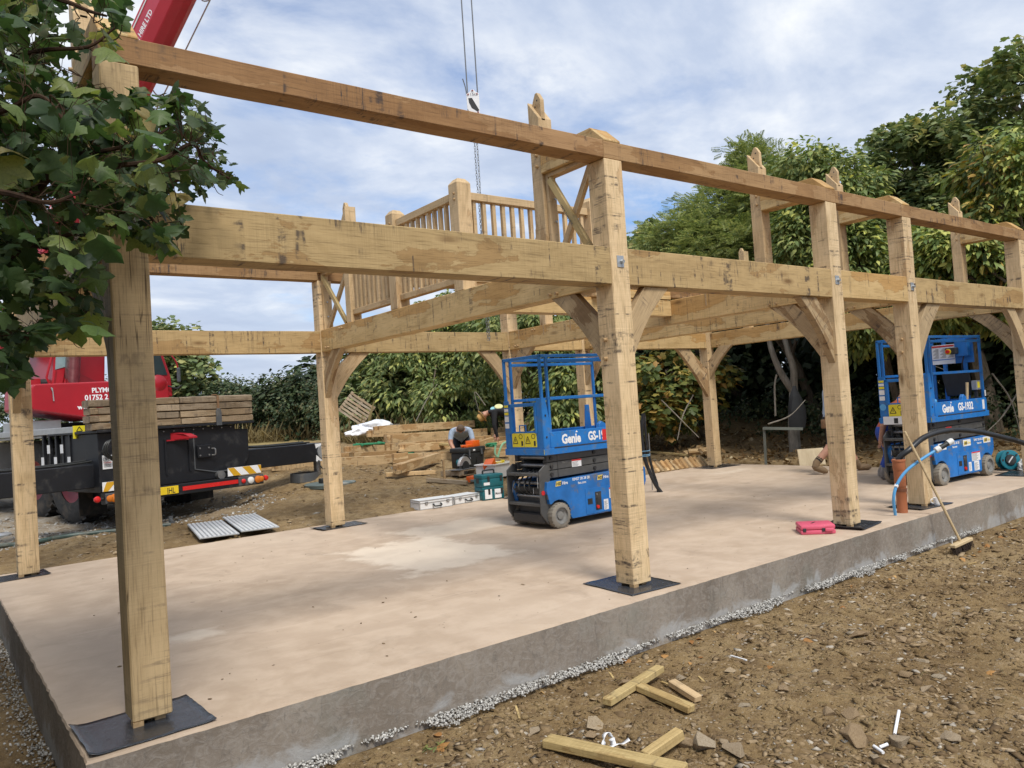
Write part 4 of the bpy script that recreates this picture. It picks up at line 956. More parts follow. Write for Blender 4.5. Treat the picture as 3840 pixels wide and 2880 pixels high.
    MB().prism([V(.58, .30, .97), V(.74, .30, .97), V(.70, .30, 1.45), V(.62, .30, 1.45)], (0, .02, 0)).build('extension_handle', 'lift_blue', root, W0, bevel=.003)
    # lettering
    xd, nn = V(1, 0, 0), V(0, -1, 0)
    def T(s, x, z, size, mat='white_clean', bold=0.0, y=-.3755, par=toe, name='lettering', **k): return text(name, s, size, W0 @ plane_m(V(x, y, z), xd, nn), mat, par, .0008, bold, **k)
    gx = -.60 if not second else -.58
    T('Genie', gx, 1.005, .155, bold=.0065, sx=.95); MB().prism([V(gx+.262, -.3762, 1.125), V(gx+.31, -.3762, 1.125), V(gx+.286, -.3762, 1.15)], (0, .0006, 0)).build('lettering', 'white_clean', toe, W0)
    T('GS-1932', gx+.50, 1.012, .150, bold=.0055, sx=.86 if not second else .95)
    sticker(toe, W0, .18 if not second else .74, .26 if not second else .81, .99, 1.13, -.3752, 'sticker_red' if not second else 'sticker_white')
    W0 = WC
    for k, x in enumerate((-.70, .0, .60)):
        MB().prism([V(x, -.3662, .50), V(x+.085, -.3662, .503), V(x+.10, -.3662, .562), V(x+.015, -.3662, .56)], (0, -.0012, 0)).build('logo_badge', 'logo_yellow', near, W0)
        if second: MB().prism([V(x-.014, -.3658, .487), V(x+.205, -.3658, .487), V(x+.205, -.3658, .578), V(x-.014, -.3658, .578)], (0, -.0003, 0)).build('logo_border', 'sticker_white', near, W0)
        T('HSS', x+.012, .512, .052, 'black_print', .0012, -.3684, near, shear=.15); T('Hire', x+.105, .512, .052, 'white_clean' if not second else 'logo_yellow', .0012, -.3668, near, shear=.15)
    for x in (-.42, .30): T('03457 28 28 28', x, .540, .046, 'white_clean', .0008, -.3668, near); T('hss.com', x+.09, .490, .042, 'white_clean', .0008, -.3668, near)
    if not second:
        text('serial_mark', 'M61 1', .035, W0 @ plane_m(V(-.52, -.3105, .76), xd, nn), 'grey_hub', root, .0005)
    else:
        W0 = W0 @ Matrix.Translation((-.025, 0, 0)) @ Matrix.Diagonal((.885, 1, 1, 1))
        # operator's station, notices, document box and battery box on the far rails
        X = .835
        sg = B('notice_board', 'sticker_white', root, (X, .0, 1.70), (X+.008, .345, 2.0), .002); MB().box((X-.003, .005, 1.965), (X-.001, .34, 1.99)).build('notice_stripe', 'sticker_red', sg, W0); MB().box((X-.003, .005, 1.765), (X-.001, .34, 1.777)).build('notice_stripe', 'lift_blue', sg, W0)
        for y0 in (.02, .13, .24):
            m = MB()
            for k in range(9): m.box((X-.0028, y0, 1.80+.017*k), (X-.0012, y0+.085-.02*(k % 3), 1.807+.017*k))
            m.build('print', 'grey_hub', sg, W0)
        B('backing_plate', 'lift_blue', root, (X+.002, -.27, 1.70), (X+.022, -.002, 2.03)); cb = B('control_box', 'lift_blue', root, (X-.10, -.23, 1.80), (X+.0015, -.06, 2.04), .006)
        MB().box((X-.20, -.10, 1.84), (X-.06, .06, 1.94)).build('control_handle', 'black_plastic', cb, W0, bevel=.01); MB().cyl(V(X-.20, .01, 1.88), V(X-.235, .01, 1.88), .03, None, 14).build('stop_button', 'lamp_red', cb, W0, True); MB().cyl(V(X-.201, .01, 1.88), V(X-.21, .01, 1.88), .045, None, 14).build('stop_ring', 'sticker_yellow', cb, W0, True)
        MB().tube(curve_pts([V(X-.05, -.15, 1.80), V(X-.07, -.12, 1.65), V(X, -.10, 1.5)], 6), .009, 6).build('cable', 'black_plastic', cb, W0, True)
        for y in (.17, -.13): tube('rail_post', [(X+.035, y, 1.16), (X+.035, y, zt)], .05)
        MB().prism([V(X-.02, -.20, 1.55), V(X-.02, .22, 1.55), V(X-.02, .16, 1.20), V(X-.02, -.20, 1.20)], (.03, 0, 0)).build('document_box', 'black_plastic', root, W0, bevel=.01)
        b2 = B('charger_box', 'galvanised', root, (.72, -.33, 1.28), (.86, -.25, 1.42), .006); MB().box((.735, -.3335, 1.31), (.81, -.3305, 1.40)).build('charger_face', 'sticker_yellow', b2, W0)
        B('bracket', 'lift_dark', root, (.77, -.30, 1.16), (.82, -.26, 1.279)); MB().box((.85, -.377, 1.18), (.89, -.3755, 1.27)).build('sticker', 'sticker_white', root, W0)
        s3 = MB().box((-.929, .02, .87), (-.926, .32, .985)); s3.build('sticker', 'sticker_white', deck, W0); MB().box((-.9305, .10, .885), (-.9292, .16, .96)).build('pictogram', 'black_print', deck, W0)
    return root
make_lift('blue scissor lift partly hidden behind the big front post, nearer of the two', (6.17, 3.41, 0), R(1.0), False)
L2 = make_lift('blue scissor lift with control box and notice board, farther right by the orange pipe', (11.395, 1.238, 0), R(-3.0), True)
# things left on the second lift: a hammer handle standing up, a cordless drill
WL2 = WM[L2.name]
o = MB(); q0 = WL2 @ V(.32, -.30, .966); q1 = WL2 @ V(.36, -.31, 1.40); o.tube([q0, q0.lerp(q1, .6), q1], [.014, .02, .022], 8); o.box((-.05, -.02, -.018), (.05, .02, .018), 1, Matrix.Translation(q0+V(0, 0, .02)))
o.build('hammer', ['broom_wood', 'steel'], None, None, True, label='wooden hammer standing handle up on the right-hand lift platform', cat='hammer')
d = MB(); q = WL2 @ V(-.62, -.28, .966); F = Matrix.Translation(q) @ Matrix.Rotation(R(-9), 4, 'Z')
d.box((-.06, -.035, 0), (.06, .035, .06), 1, F); d.box((-.022, -.02, .06), (.025, .02, .17), 0, F); d.cyl(F @ V(-.08, 0, .20), F @ V(.07, 0, .20), .036, None, 12, 0); d.cyl(F @ V(.07, 0, .20), F @ V(.13, 0, .20), .02, .012, 10, 1)
d.build('cordless_drill', ['pipe_blue', 'black_plastic'], None, None, True, label='small blue cordless drill on the right-hand lift platform', cat='drill')
# ------------------------------------------------------------------ mobile crane
CEX, CEY = V(.971, .239, 0), V(-.239, .971, 0); CO = V(2.91, 9.20, 0)
CW = Matrix(((CEX.x, CEY.x, 0, CO.x), (CEX.y, CEY.y, 0, CO.y), (0, 0, 1, 0), (0, 0, 0, 1)))
def crane():
    root = link(bpy.data.objects.new('mobile_crane', None), None, CW, 'red and black mobile crane with raised boom behind the frame on the left', 'crane')
    def B(name, mat, par, lo, hi, bev=.006): return MB().box(lo, hi).build(name, mat, par, CW, bevel=bev)
    # rear of the carrier: black box, deck, bumper
    m = MB().prism([V(-1.32, .15, .60), V(1.02, .15, .60), V(1.22, .15, .92), V(1.23, .15, 1.41), V(.98, .15, 1.42), V(.98, .15, 1.50), V(-1.32, .15, 1.50)], (0, 1.2, 0)); body = m.build('carrier_body', 'black_paint', root, CW, bevel=.01)
    B('carrier_frame', 'black_paint', root, (-.55, 1.35, .62), (.55, 9.3, 1.25)); deck = B('deck', 'black_paint', root, (-1.36, .06, 1.505), (1.30, 1.9, 1.545))
    B('deck', 'aluminium', root, (-1.28, 1.9, 1.48), (1.25, 8.2, 1.52)); B('mudguard', 'black_paint', root, (.70, 1.4, 1.36), (1.26, 4.6, 1.42))
    bp = MB().box((-.47, .148, .72), (.07, .151, 1.36)); B('door_frame', 'black_paint', body, (-.30, .125, .75), (-.27, .149, 1.34)); B('door_frame', 'black_paint', body, (.10, .125, .78), (.13, .149, 1.34))
    MB().prism([V(-.19, .149, 1.31), V(-.19, .149, 1.43), V(-.05, -.02, 1.40), V(.03, -.06, 1.35), V(.03, -.06, 1.32)], (.13, 0, 0)).build('wheel_chock', 'crane_red', body, CW, bevel=.004)
    MB().box((-.27, .11, 1.30), (.10, .148, 1.32)).build('chock_rack', 'crane_red', body, CW)
    tp = B('tow_plate', 'black_paint', body, (.24, .10, .98), (.50, .149, 1.19)); MB().tube(curve_pts([V(.49, .10, 1.12), V(.53, .06, 1.11), V(.53, .06, 1.02), V(.49, .10, 1.01)], 5), .012, 6).build('handle', 'steel', tp, CW, True)
    for x in (.28, .44):
        for z in (1.02, 1.14): MB().cyl(V(x, .10, z), V(x, .09, z), .015, None, 6).build('bolt', 'steel', tp, CW)
    MB().cyl(V(.62, .148, .66), V(.62, .05, .66), .07, None, 14).build('tow_pin', 'steel', body, CW, True)
    bar = B('bumper', 'black_paint', root, (-1.34, -.04, .43), (1.36, .10, .60))
    B('bumper_bracket', 'black_paint', root, (-.95, .10, .45), (-.75, 1.4, .62)); B('bumper_bracket', 'black_paint', root, (.75, .10, .45), (.95, 1.4, .62))
    B('reflective_strip', 'lamp_red', bar, (-.13, -.046, .49), (.90, -.0405, .555), 0)
    # chevron boards
    for x0, x1, sg in ((-1.36, -.72, 1), (.69, 1.33, -1)):
        cb = B('chevron_board', 'white_clean', bar, (x0, -.03, .625), (x1, -.015, .765), .002)
        for k in range(3):
            a = x0 + (.10 if sg < 0 else -.07) + .30*k; b = a+.145; sh = .13*sg
            pl = [(a, .626), (b, .626), (b+sh, .764), (a+sh, .764)]
            # clip the stripe to the board
            pl = [(min(max(q[0], x0+.002), x1-.002), q[1]) for q in pl]
            if max(q[0] for q in pl)-min(q[0] for q in pl) > .02: MB().prism([V(q[0], -.0305, q[1]) for q in pl], (0, -.0012, 0)).build('stripe', 'chevron_yellow', cb, CW)
    # lamps
    for s in (-1, 1):
        h = B('lamp_housing', 'dark_grey_plastic', bar, (min(s*.86, s*1.34), -.075, .445), (max(s*.86, s*1.34), -.041, .595))
        for x, r, mt in ((.94, .038, 'lamp_red'), (1.08, .058, 'lamp_clear'), (1.22, .062, 'lamp_amber'), (1.285, .05, 'lamp_amber')): MB().lathe([(r, 0), (r, .02), (r*.6, .032), (.001, .034)], V(s*x, -.075, .52), (0, -1, 0), 16).build('lamp', mt, h, CW, True)
        MB().tube([V(s*1.35, 0, .52), V(s*1.42, 0, .52)], .025, 8).build('lamp_arm', 'black_plastic', h, CW, True); MB().lathe([(.045, -.03), (.05, 0), (.035, .03), (.001, .04)], V(s*1.43, 0, .52), (0, -1, 0), 14).build('marker_lamp', 'lamp_red', h, CW, True)
    np_ = B('number_plate', 'plate_yellow', bar, (-.73, -.055, .462), (-.205, -.041, .585), .003); text('lettering', 'JHL', .125, CW @ plane_m(V(-.395, -.0555, .478), (1, 0, 0), (0, -1, 0)), 'black_print', np_, .0006, .0015, sx=.72)
    # wheels
    def wheel(x, y, steer, dual=False):
        c = V(x, y, .71); ax_ = V(math.cos(steer), math.sin(steer), 0)*(1 if x > 0 else -1); prof = [(.36, -.16), (.52, -.175), (.64, -.165), (.695, -.13), (.705, -.05), (.705, .05), (.695, .13), (.64, .165), (.52, .175), (.36, .16)]
        w = MB().lathe(prof, c, ax_, 40, close=False).build('wheel', 'rubber', root, CW, True)
        MB().lathe([(.36, -.16), (.37, .14), (.33, .10), (.20, .06), (.15, .12), (.09, .16), (.001, .16)], c, ax_, 24).build('rim', 'dark_red', w, CW, True)
        t = MB(); side = ax_; up = V(0, 0, 1); fw = side.cross(up)
        for k in range(30):
            for sg in (-1, 1):
                a = 2*math.pi*(k+.25*sg)/30; rad = fw*math.cos(a)+up*math.sin(a); tg = up*math.cos(a)-fw*math.sin(a); q = c+rad*.712+side*(.08*sg)
                t.bar(q-side*.065*sg+tg*.02, q+side*.06*sg-tg*.03, .075, .03, rad)
        t.build('tread', 'rubber', w, CW)
    wheel(-.80, 2.15, R(6)); wheel(1.15, 2.35, R(5)); wheel(-.72, 3.85, R(2)); wheel(1.05, 3.85, R(4)); wheel(-.9, 7.6, 0); wheel(1.02, 7.6, 0)
    for x in (-1, 1): MB().cyl(V(x*1.0, 2.15, .71), V(0, 2.15, .71), .12, None, 10).build('axle', 'black_paint', root, CW, True)
    # outriggers: long black beams out of the rear box, jack and round end plate
    for s, x1 in ((-1, 3.1), (1, 3.0)):
        o = B('outrigger', 'black_paint', root, (min(s*1.0, s*x1), .35, .675), (max(s*1.0, s*x1), .75, 1.03), .01)
        e = MB().cyl(V(s*(x1-.04), .345, .86), V(s*(x1-.04), .32, .86), .135, None, 24).build('end_plate', 'galvanised', o, CW, True)
        for q in ([(x1-.22, 1.02), (x1-.02, 1.02), (x1-.20, .93)], [(x1-.21, .68), (x1-.02, .68), (x1-.20, .80)], [(x1, .95), (x1, 1.02), (x1-.07, 1.02)]): MB().prism([V(s*a, .348, b) for a, b in q], (0, -.006, 0)).build('marking', 'white_paint', o, CW)
        MB().cyl(V(s*(x1-.04), .55, .675), V(s*(x1-.04), .55, .16), .07, None, 14).build('jack_leg', 'steel', o, CW, True); MB().cyl(V(s*(x1-.04), .55, .16), V(s*(x1-.04), .55, .10), .22, None, 20).build('jack_foot', 'steel', o, CW, True)
        MB().tube(curve_pts([V(s*(x1-.15), .34, .70), V(s*(x1-.16), .30, .60), V(s*(x1-.12), .27, .53), V(s*(x1-.06), .25, .52)], 5), .014, 6).build('hook', 'black_plastic', o, CW, True)
    # cyclist notice
    sg = B('notice', 'sticker_white', body, (-1.27, .138, .95), (-1.125, .149, 1.16), .002); b2 = MB()
    for cx in (-1.235, -1.165):
        pts = ring((cx, .1365, 1.10), .024, 14, 1); b2.tube(pts+[pts[0]], .0025, 5, cap=False)
    for a, b in (((-1.235, 1.10), (-1.215, 1.135)), ((-1.215, 1.135), (-1.178, 1.132)), ((-1.178, 1.132), (-1.198, 1.10)), ((-1.198, 1.10), (-1.215, 1.135)), ((-1.178, 1.142), (-1.165, 1.10)), ((-1.235, 1.10), (-1.198, 1.10)), ((-1.222, 1.142), (-1.208, 1.142))): b2.bar(V(a[0], .1365, a[1]), V(b[0], .1365, b[1]), .004, .002, (0, 1, 0))
    b2.build('bicycle_symbol', 'black_print', sg, CW); text('lettering', 'Cyclists', .036, CW @ plane_m(V(-1.197, .1375, 1.04), (1, 0, 0), (0, -1, 0)), 'sticker_red', sg, .0004, .0006, align='CENTER')
    for k in range(3): MB().box((-1.25, .1372, 1.018-.018*k), (-1.145-.008*(k % 2), .1379, 1.026-.018*k)).build('small_print', 'black_print', sg, CW)
    # hoses by the outrigger box
    for k in range(3): MB().tube(curve_pts([V(-1.02-.03*k, .10, 1.40), V(-1.25+.02*k, .02, 1.36), V(-1.30+.03*k, .03, 1.2), V(-1.15+.03*k, .08, 1.08)], 6), .014, 6).build('hose', 'black_plastic', body, CW, True)
    # aluminium side rail with steps down the left flank
    B('side_rail', 'aluminium', root, (-1.36, .9, 1.53), (-1.27, 6.0, 1.63)); ws = B('warning_plate', 'sticker_yellow', root, (-1.37, .86, 1.44), (-1.20, .895, 1.64), .002); tri = MB()
    for a, b in (((-1.33, 1.555), (-1.24, 1.555)), ((-1.24, 1.555), (-1.285, 1.625)), ((-1.285, 1.625), (-1.33, 1.555))): tri.bar(V(a[0], .858, a[1]), V(b[0], .858, b[1]), .01, .003, (0, 1, 0))
    tri.build('warning_triangle', 'black_print', ws, CW)
    B('tool_box', 'aluminium', root, (-1.25, 3.3, 1.53), (-.6, 4.2, 1.80), .01); B('fuel_tank', 'aluminium', root, (-1.25, 4.9, .8), (-.6, 6.6, 1.45), .03)
    for k in range(5):
        y = 1.1+.26*k; B('reflector_post', 'black_paint', root, (-1.34, y, .85), (-1.29, y+.06, 1.53), .002); B('reflector', 'white_paint', root, (-1.347, y, 1.02+.2*(k % 2)), (-1.341, y+.10, 1.16+.2*(k % 2)), 0)
    for k, (z, y) in enumerate(((1.07, .60), (1.045, .50), (1.06, .40))):
        for s in (-1, 1): MB().tube(curve_pts([V(s*1.05, y, 1.15), V(s*1.25, y, z+.03), V(s*1.8, y, z), V(s*2.7, y, z)], 5), .014, 6).build('hydraulic_hose', 'black_plastic', root, CW, True)
    for x in (-.95, .95): MB().box((x-.22, 1.30, .18), (x+.22, 1.315, .72)).build('mud_flap', 'rubber', root, CW, bevel=.004)
    for k in range(9): MB().cyl(V(-.30+.17*k, .15, 1.46), V(-.30+.17*k, .138, 1.46), .012, None, 6).build('bolt', 'steel', body, CW)
    MB().tube([V(.20, .14, 1.40), V(.20, .14, .80), V(.55, .14, .72), V(1.0, .14, .72)], .012, 6).build('cable', 'dark_grey_plastic', body, CW, True); MB().tube([V(-.9, .14, 1.42), V(-.9, .14, .70)], .018, 6).build('cable', 'dark_grey_plastic', body, CW, True)
    # superstructure: turntable, big red rounded body, engine hood, cab
    MB().cyl(V(.0, 5.2, 1.52), V(.0, 5.2, 1.75), .85, None, 28).build('turntable', 'black_paint', root, CW, True)
    prof = [(-1.17, 2.38), (-1.13, 2.44), (1.25, 2.50), (1.32, 2.42), (1.32, 1.95), (1.1, 1.80), (-.05, 1.76), (-.55, 1.86), (-1.15, 1.98), (-1.19, 2.02)]
    tb = MB().prism([V(a, 3.0, b) for a, b in prof], (0, 1.3, 0)).build('turret_body', 'crane_red', root, CW, bevel=.05, seg=3)
    xd, nn = V(1, 0, .02), V(0, -1, 0)
    text('lettering', 'PLYMOUTH', .125, CW @ plane_m(V(-.165, 2.997, 2.262), xd, nn), 'white_clean', tb, .001, .004, sx=.95); text('lettering', '01752 2', .135, CW @ plane_m(V(-.295, 2.997, 2.125), xd, nn), 'white_clean', tb, .001, .004, sx=.95); text('lettering', 'www.', .115, CW @ plane_m(V(-.425, 2.997, 1.965), xd, nn), 'white_clean', tb, .001, .004, sx=1.05)
    MB().prism([V(-.84, 2.985, 2.13), V(-.82, 2.985, 2.13), V(-.835, 2.985, 2.36), V(-.86, 2.985, 2.38), V(-.87, 2.985, 2.36), V(-.845, 2.985, 2.30)], (0, -.012, 0)).build('lifting_lug', 'aluminium', tb, CW)
    eng = MB().prism([V(-.26, 4.0, 2.44), V(.52, 4.0, 2.48), V(.56, 4.0, 3.14), V(-.10, 4.0, 3.16)], (0, 1.8, 0)).build('engine_hood', 'crane_red', root, CW, bevel=.03, seg=2)
    MB().prism([V(-.19, 3.995, 2.80), V(.40, 3.995, 2.50), V(.38, 3.995, 2.46), V(-.22, 3.995, 2.50)], (0, -.05, 0)).build('hood_crease', 'dark_red', eng, CW)
    cabm = MB().prism([V(-.46, 4.0, 2.44), V(-.27, 4.0, 2.44), V(-.11, 4.0, 3.16), V(-.38, 4.0, 3.16), V(-.42, 4.0, 2.78)], (0, 1.5, 0)).build('cab', 'crane_red', root, CW, bevel=.02)
    MB().prism([V(-.395, 3.992, 2.775), V(-.20, 3.992, 2.83), V(-.135, 3.992, 3.12), V(-.365, 3.992, 3.12)], (0, -.006, 0)).build('window', 'glass', cabm, CW); MB().prism([V(-.43, 3.993, 2.50), V(-.41, 3.993, 2.50), V(-.36, 3.993, 2.74), V(-.38, 3.993, 2.74)], (0, -.004, 0)).build('cab_seam', 'dark_red', cabm, CW)
    MB().tube([V(-.50, 4.0, 2.50), V(-.55, 4.0, 2.62), V(-.42, 4.0, 3.10)], .022, 8).build('grab_rail', 'crane_red', cabm, CW, True)
    B('winch_cover', 'crane_red', root, (-.95, 4.2, 2.44), (-.58, 4.6, 2.62)); MB().cyl(V(-.57, 4.3, 2.54), V(-.45, 4.3, 2.54), .075, None, 14).build('winch_motor', 'black_plastic', root, CW, True)
    # driver's cab seen past the near post
    dc = MB().prism([V(.90, 3.05, 2.14), V(1.42, 3.05, 2.14), V(1.40, 3.05, 2.55), V(1.26, 3.05, 3.02), V(.90, 3.05, 3.05)], (0, 1.5, 0)).build('operator_cab', 'crane_red', root, CW, bevel=.03, seg=2)
    MB().prism([V(1.02, 3.045, 2.58), V(1.32, 3.045, 2.58), V(1.20, 3.045, 2.97), V(1.02, 3.045, 2.98)], (0, -.008, 0)).build('window', 'dark_glass', dc, CW); MB().lathe([(.17, 0), (.16, .05), (.10, .09), (.001, .10)], V(1.12, 3.05, 2.42), (0, -1, 0), 18).build('fender_bulge', 'crane_red', dc, CW, True)
    MB().tube(curve_pts([V(1.34, 3.0, 3.05), V(1.46, 2.95, 2.85), V(1.50, 2.95, 2.70)], 6), .016, 8).build('mirror_arm', 'crane_red', dc, CW, True); MB().box((1.46, 2.90, 2.42), (1.53, 2.96, 2.72)).build('mirror', 'dark_grey_plastic', dc, CW, bevel=.02)
    MB().tube(curve_pts([V(1.30, 3.0, 2.36), V(1.45, 2.95, 2.30), V(1.55, 2.95, 2.36)], 5), .014, 6).build('mirror_arm', 'black_plastic', dc, CW, True)
    return root
crane_root = crane()
# boom: telescopic, leans over the frame towards the hook
HOOK = atd(1795, 700, 9.6)
def boom():
    foot = atd(70, 1235, 15.2); tip = V(HOOK.x, HOOK.y, 13.6)
    d = (tip-foot).normalized(); side = d.cross(V(0, 0, 1)).normalized(); upb = side.cross(d)
    def sec(name, t0, t1, w, h, mat='boom_red', par=crane_root):
        a = foot+d*t0; b = foot+d*t1; F = frame(a, d, upb); L = t1-t0
        # box upper half, faceted lower half
        pr = [(-w/2, h*.5), (w/2, h*.5), (w/2, -h*.12), (w*.34, -h*.40), (w*.12, -h*.5), (-w*.12, -h*.5), (-w*.34, -h*.40), (-w/2, -h*.12)]
        return MB().prism([F @ V(0, y, z) for y, z in pr], d*L).build(name, mat, par, None, bevel=.012, seg=1)
    b1 = sec('boom', -.6, 9.4, .52, .64); sec('boom_section', 9.4, 12.4, .44, .54); sec('boom_section', 12.4, (tip-foot).length, .38, .46)
    F = frame(foot, d, upb); MB().box((9.25, -.28, -.34), (9.45, .28, .34), 0, F).build('boom_collar', 'dark_red', b1, None, bevel=.01)
    for s in (-1, 1): MB().box((.4, s*.266-.005, .22), (9.2, s*.266+.005, .245), 0, F).build('trim_strip', 'white_paint', b1)
    MB().cyl(F @ V(-.2, -.36, 0), F @ V(-.2, .36, 0), .14, None, 16).build('pivot_pin', 'dark_red', b1, None, True)
    MB().tube([F @ V(4.6, .42, -.2), F @ V(9.0, .42, -.2)], .012, 6).build('guide_rod', 'aluminium', b1, None, True)
    for x in (5.6, 7.4, 8.8): MB().tube(curve_pts([F @ V(x, .26, -.05), F @ V(x-.05, .34, -.16), F @ V(x+.02, .42, -.2)], 4), .012, 6).build('rod_bracket', 'aluminium', b1, None, True)
    # ram under the boom
    MB().cyl(F @ V(2.6, 0, -.45), CW @ V(.0, 4.4, 1.9), .13, None, 14).build('lift_ram', 'steel', crane_root, None, True)
    # lettering on the flank facing the frame
    text('lettering', 'CRANE HIRE LTD', .155, plane_m(F @ V(5.95, -.2605, -.04), d, side), 'white_clean', b1, .002, .004, sx=.72)
    MB().tube([F @ V(3.0, .2, .55), F @ V(9.0, .2, .55), F @ V((tip-foot).length, .1, .5)], .013, 6).build('hoist_rope', 'rope_steel', crane_root, None, True)
    # hook block on two falls of rope, then the chain sling
    ht = thing('hook_block', 'white crane hook block with black arrow hanging on two steel ropes', 'hook block', tuple(HOOK))
    zc = atd(1772, 382, 9.6).z; c = V(HOOK.x, HOOK.y, zc); right = V(CEX.x, CEX.y, 0); rt = CR.copy(); rt.z = 0; rt.normalize(); nf = V(-CF.x, -CF.y, 0).normalized()
    F2 = Matrix(((rt.x, -nf.x, 0, c.x), (rt.y, -nf.y, 0, c.y), (0, 0, 1, c.z), (0, 0, 0, 1)))
    pl = [(-.075, -.16), (.075, -.16), (.078, .10), (.03, .125), (.02, .15), (-.02, .15), (-.03, .125), (-.078, .10)]
    for y in (-.035, .035): q = MB().prism([F2 @ V(a, y-.006, b) for a, b in pl], F2.to_3x3() @ V(0, .012, 0)).build('cheek_plate', 'white_paint', ht, None, bevel=.004); _cheek = q if y < 0 else _cheek
    MB().prism([F2 @ V(a, -.0415, b) for a, b in ((-.055, .045), (-.01, .045), (.07, -.11), (.055, -.135), (-.02, -.08), (-.05, -.01))], F2.to_3x3() @ V(0, -.001, 0)).build('arrow', 'black_print', _cheek); MB().prism([F2 @ V(a, -.0415, b) for a, b in ((-.072, -.085), (-.05, -.135), (-.072, -.135))], F2.to_3x3() @ V(0, -.001, 0)).build('arrow', 'black_print', _cheek)
    text('lettering', '15t', .055, F2 @ plane_m(V(-.035, -.0415, .07), (1, 0, 0), (0, -1, 0)), 'lettering_dark', _cheek, .0005)
    MB().cyl(F2 @ V(0, -.03, -.02), F2 @ V(0, .03, -.02), .072, None, 24).build('sheave', 'steel', ht, None, True)
    for x, y in ((-.055, .09), (.055, .09), (0, .135), (.055, -.14), (-.055, -.14)): MB().cyl(F2 @ V(x, -.05, y), F2 @ V(x, .05, y), .01, None, 8).build('bolt', 'dark_red', ht, None, True)
    for x in (-.062, .062): MB().tube([F2 @ V(x, 0, -.02), V(*(F2 @ V(x, 0, 0))[:2], tip.z)], .0085, 6).build('hoist_rope', 'rope_steel', ht, None, True)
    MB().tube(curve_pts([F2 @ V(-.075, -.01, .10), F2 @ V(-.085, -.01, .2), F2 @ V(-.11, -.02, .30)], 4), .007, 5).build('rope_tail', 'rope_steel', ht, None, True)
    MB().tube(curve_pts([F2 @ V(0, 0, -.16), F2 @ V(0, 0, -.24), F2 @ V(.05, 0, -.28), F2 @ V(.05, 0, -.34), F2 @ V(0, 0, -.375), F2 @ V(-.045, 0, -.345)], 6), [.028]*15+[.02]*16, 8).build('hook', 'dark_red', ht, None, True)
    # two hanging chain legs, link by link
    z0 = zc-.36; z1 = 2.30; m = MB(); n = int((z0-z1)/.034)
    lv = []
    for a in range(8):
        t = 2*math.pi*a/8; lv.append((.011*math.cos(t), .023*math.sin(t)))
    for leg in (-1, 1):
        for k in range(n):
            c0 = F2 @ V(leg*(.012+.004*math.sin(k*.13)), .01*leg, z0-c.z-.034*k); ang = (k % 2)*R(90)+leg*.4
            pts = [c0+V(math.cos(ang)*a, math.sin(ang)*a, b) for a, b in lv]; m.tube(pts+[pts[0]], .0032, 5, cap=False)
    m.build('chain', 'chain_steel', ht, None, True)
boom()
# worn timber mats stacked on the crane's rear deck, each one a baulk
matl = {}
def mats():
    rr = random.Random(9)
    def baulk(x0, x1, y0, y1, z0, z1, lab, jit=.012):
        n = max(2, int((x1-x0)/.12)); vs = []; fs = []
        o = CW @ V((x0+x1)/2, (y0+y1)/2, z0); F = CW.to_3x3().to_4x4(); F.translation = CW @ V(x0, (y0+y1)/2, (z0+z1)/2)
        w, h = y1-y0, z1-z0; prof = [(-.5, -.38), (-.4, -.5), (.4, -.5), (.5, -.38), (.5, .38), (.4, .5), (-.4, .5), (-.5, .38)]
        for i in range(n+1):
            e = .93 if i in (0, n) else 1.0
            for a, b in prof: vs.append(((x1-x0)*i/n, a*w*e+rr.uniform(-jit, jit)*.5, b*h*e+rr.uniform(-jit, jit)*.25))
        k = 8; fs = [(i*k+j, i*k+(j+1) % k, (i+1)*k+(j+1) % k, (i+1)*k+j) for i in range(n) for j in range(k)] + [tuple(reversed(range(k))), tuple(range(n*k, n*k+k))]
        MB().add(vs, fs).build('timber_mat', 'mat_timber', None, F, True, label=lab, cat='timber baulk', group='timber mats stacked on the crane deck')
    rows = ('bottom', 'second', 'third', 'top')
    for r in range(4):
        z0 = 1.546+.116*r; z1 = z0+.113
        baulk(-.01+rr.uniform(-.02, .02), 1.31+rr.uniform(-.02, .01), .08, .36, z0, z1, '%s worn baulk of the long right-hand stack on the crane deck' % rows[r])
        baulk(-.46, -.04+rr.uniform(-.02, .02), .08, .36, z0, z1, '%s worn baulk of the short stack right of the near post on the crane deck' % rows[r])
        s = rr.uniform(-.02, .02); k = (.26, .13, .11, .3)[r]
        baulk(-1.43+s, -1.43+s+k, .08, .34, z0-.01*0, z1, '%s rounded baulk end at the far left of the crane deck stack' % rows[r]); baulk(-1.425+s+k, -.50, .08, .34, z0, z1, '%s baulk behind the near post in the crane deck stack' % rows[r])
    o = MB().prism([V(.585, .055, 1.50), V(.685, .055, 1.50), V(.685, .055, 1.74), V(.66, .055, 1.79), V(.61, .055, 1.79), V(.585, .055, 1.74)], (0, .022, 0))
    st = MB(); o.build('stake_bracket', 'dark_grey_plastic', crane_root, CW, bevel=.004)
    st.box((.615, .066, 1.75), (.655, .074, 2.015)); st.box((.615, .066, 2.012), (.655, .40, 2.018)); st.box((.56, .10, 2.018), (.64, .14, 2.035)); st.build('lashing_strap', 'leather', None, CW, label='brown strap tied down over the timber mats on the crane deck', cat='strap')
mats()
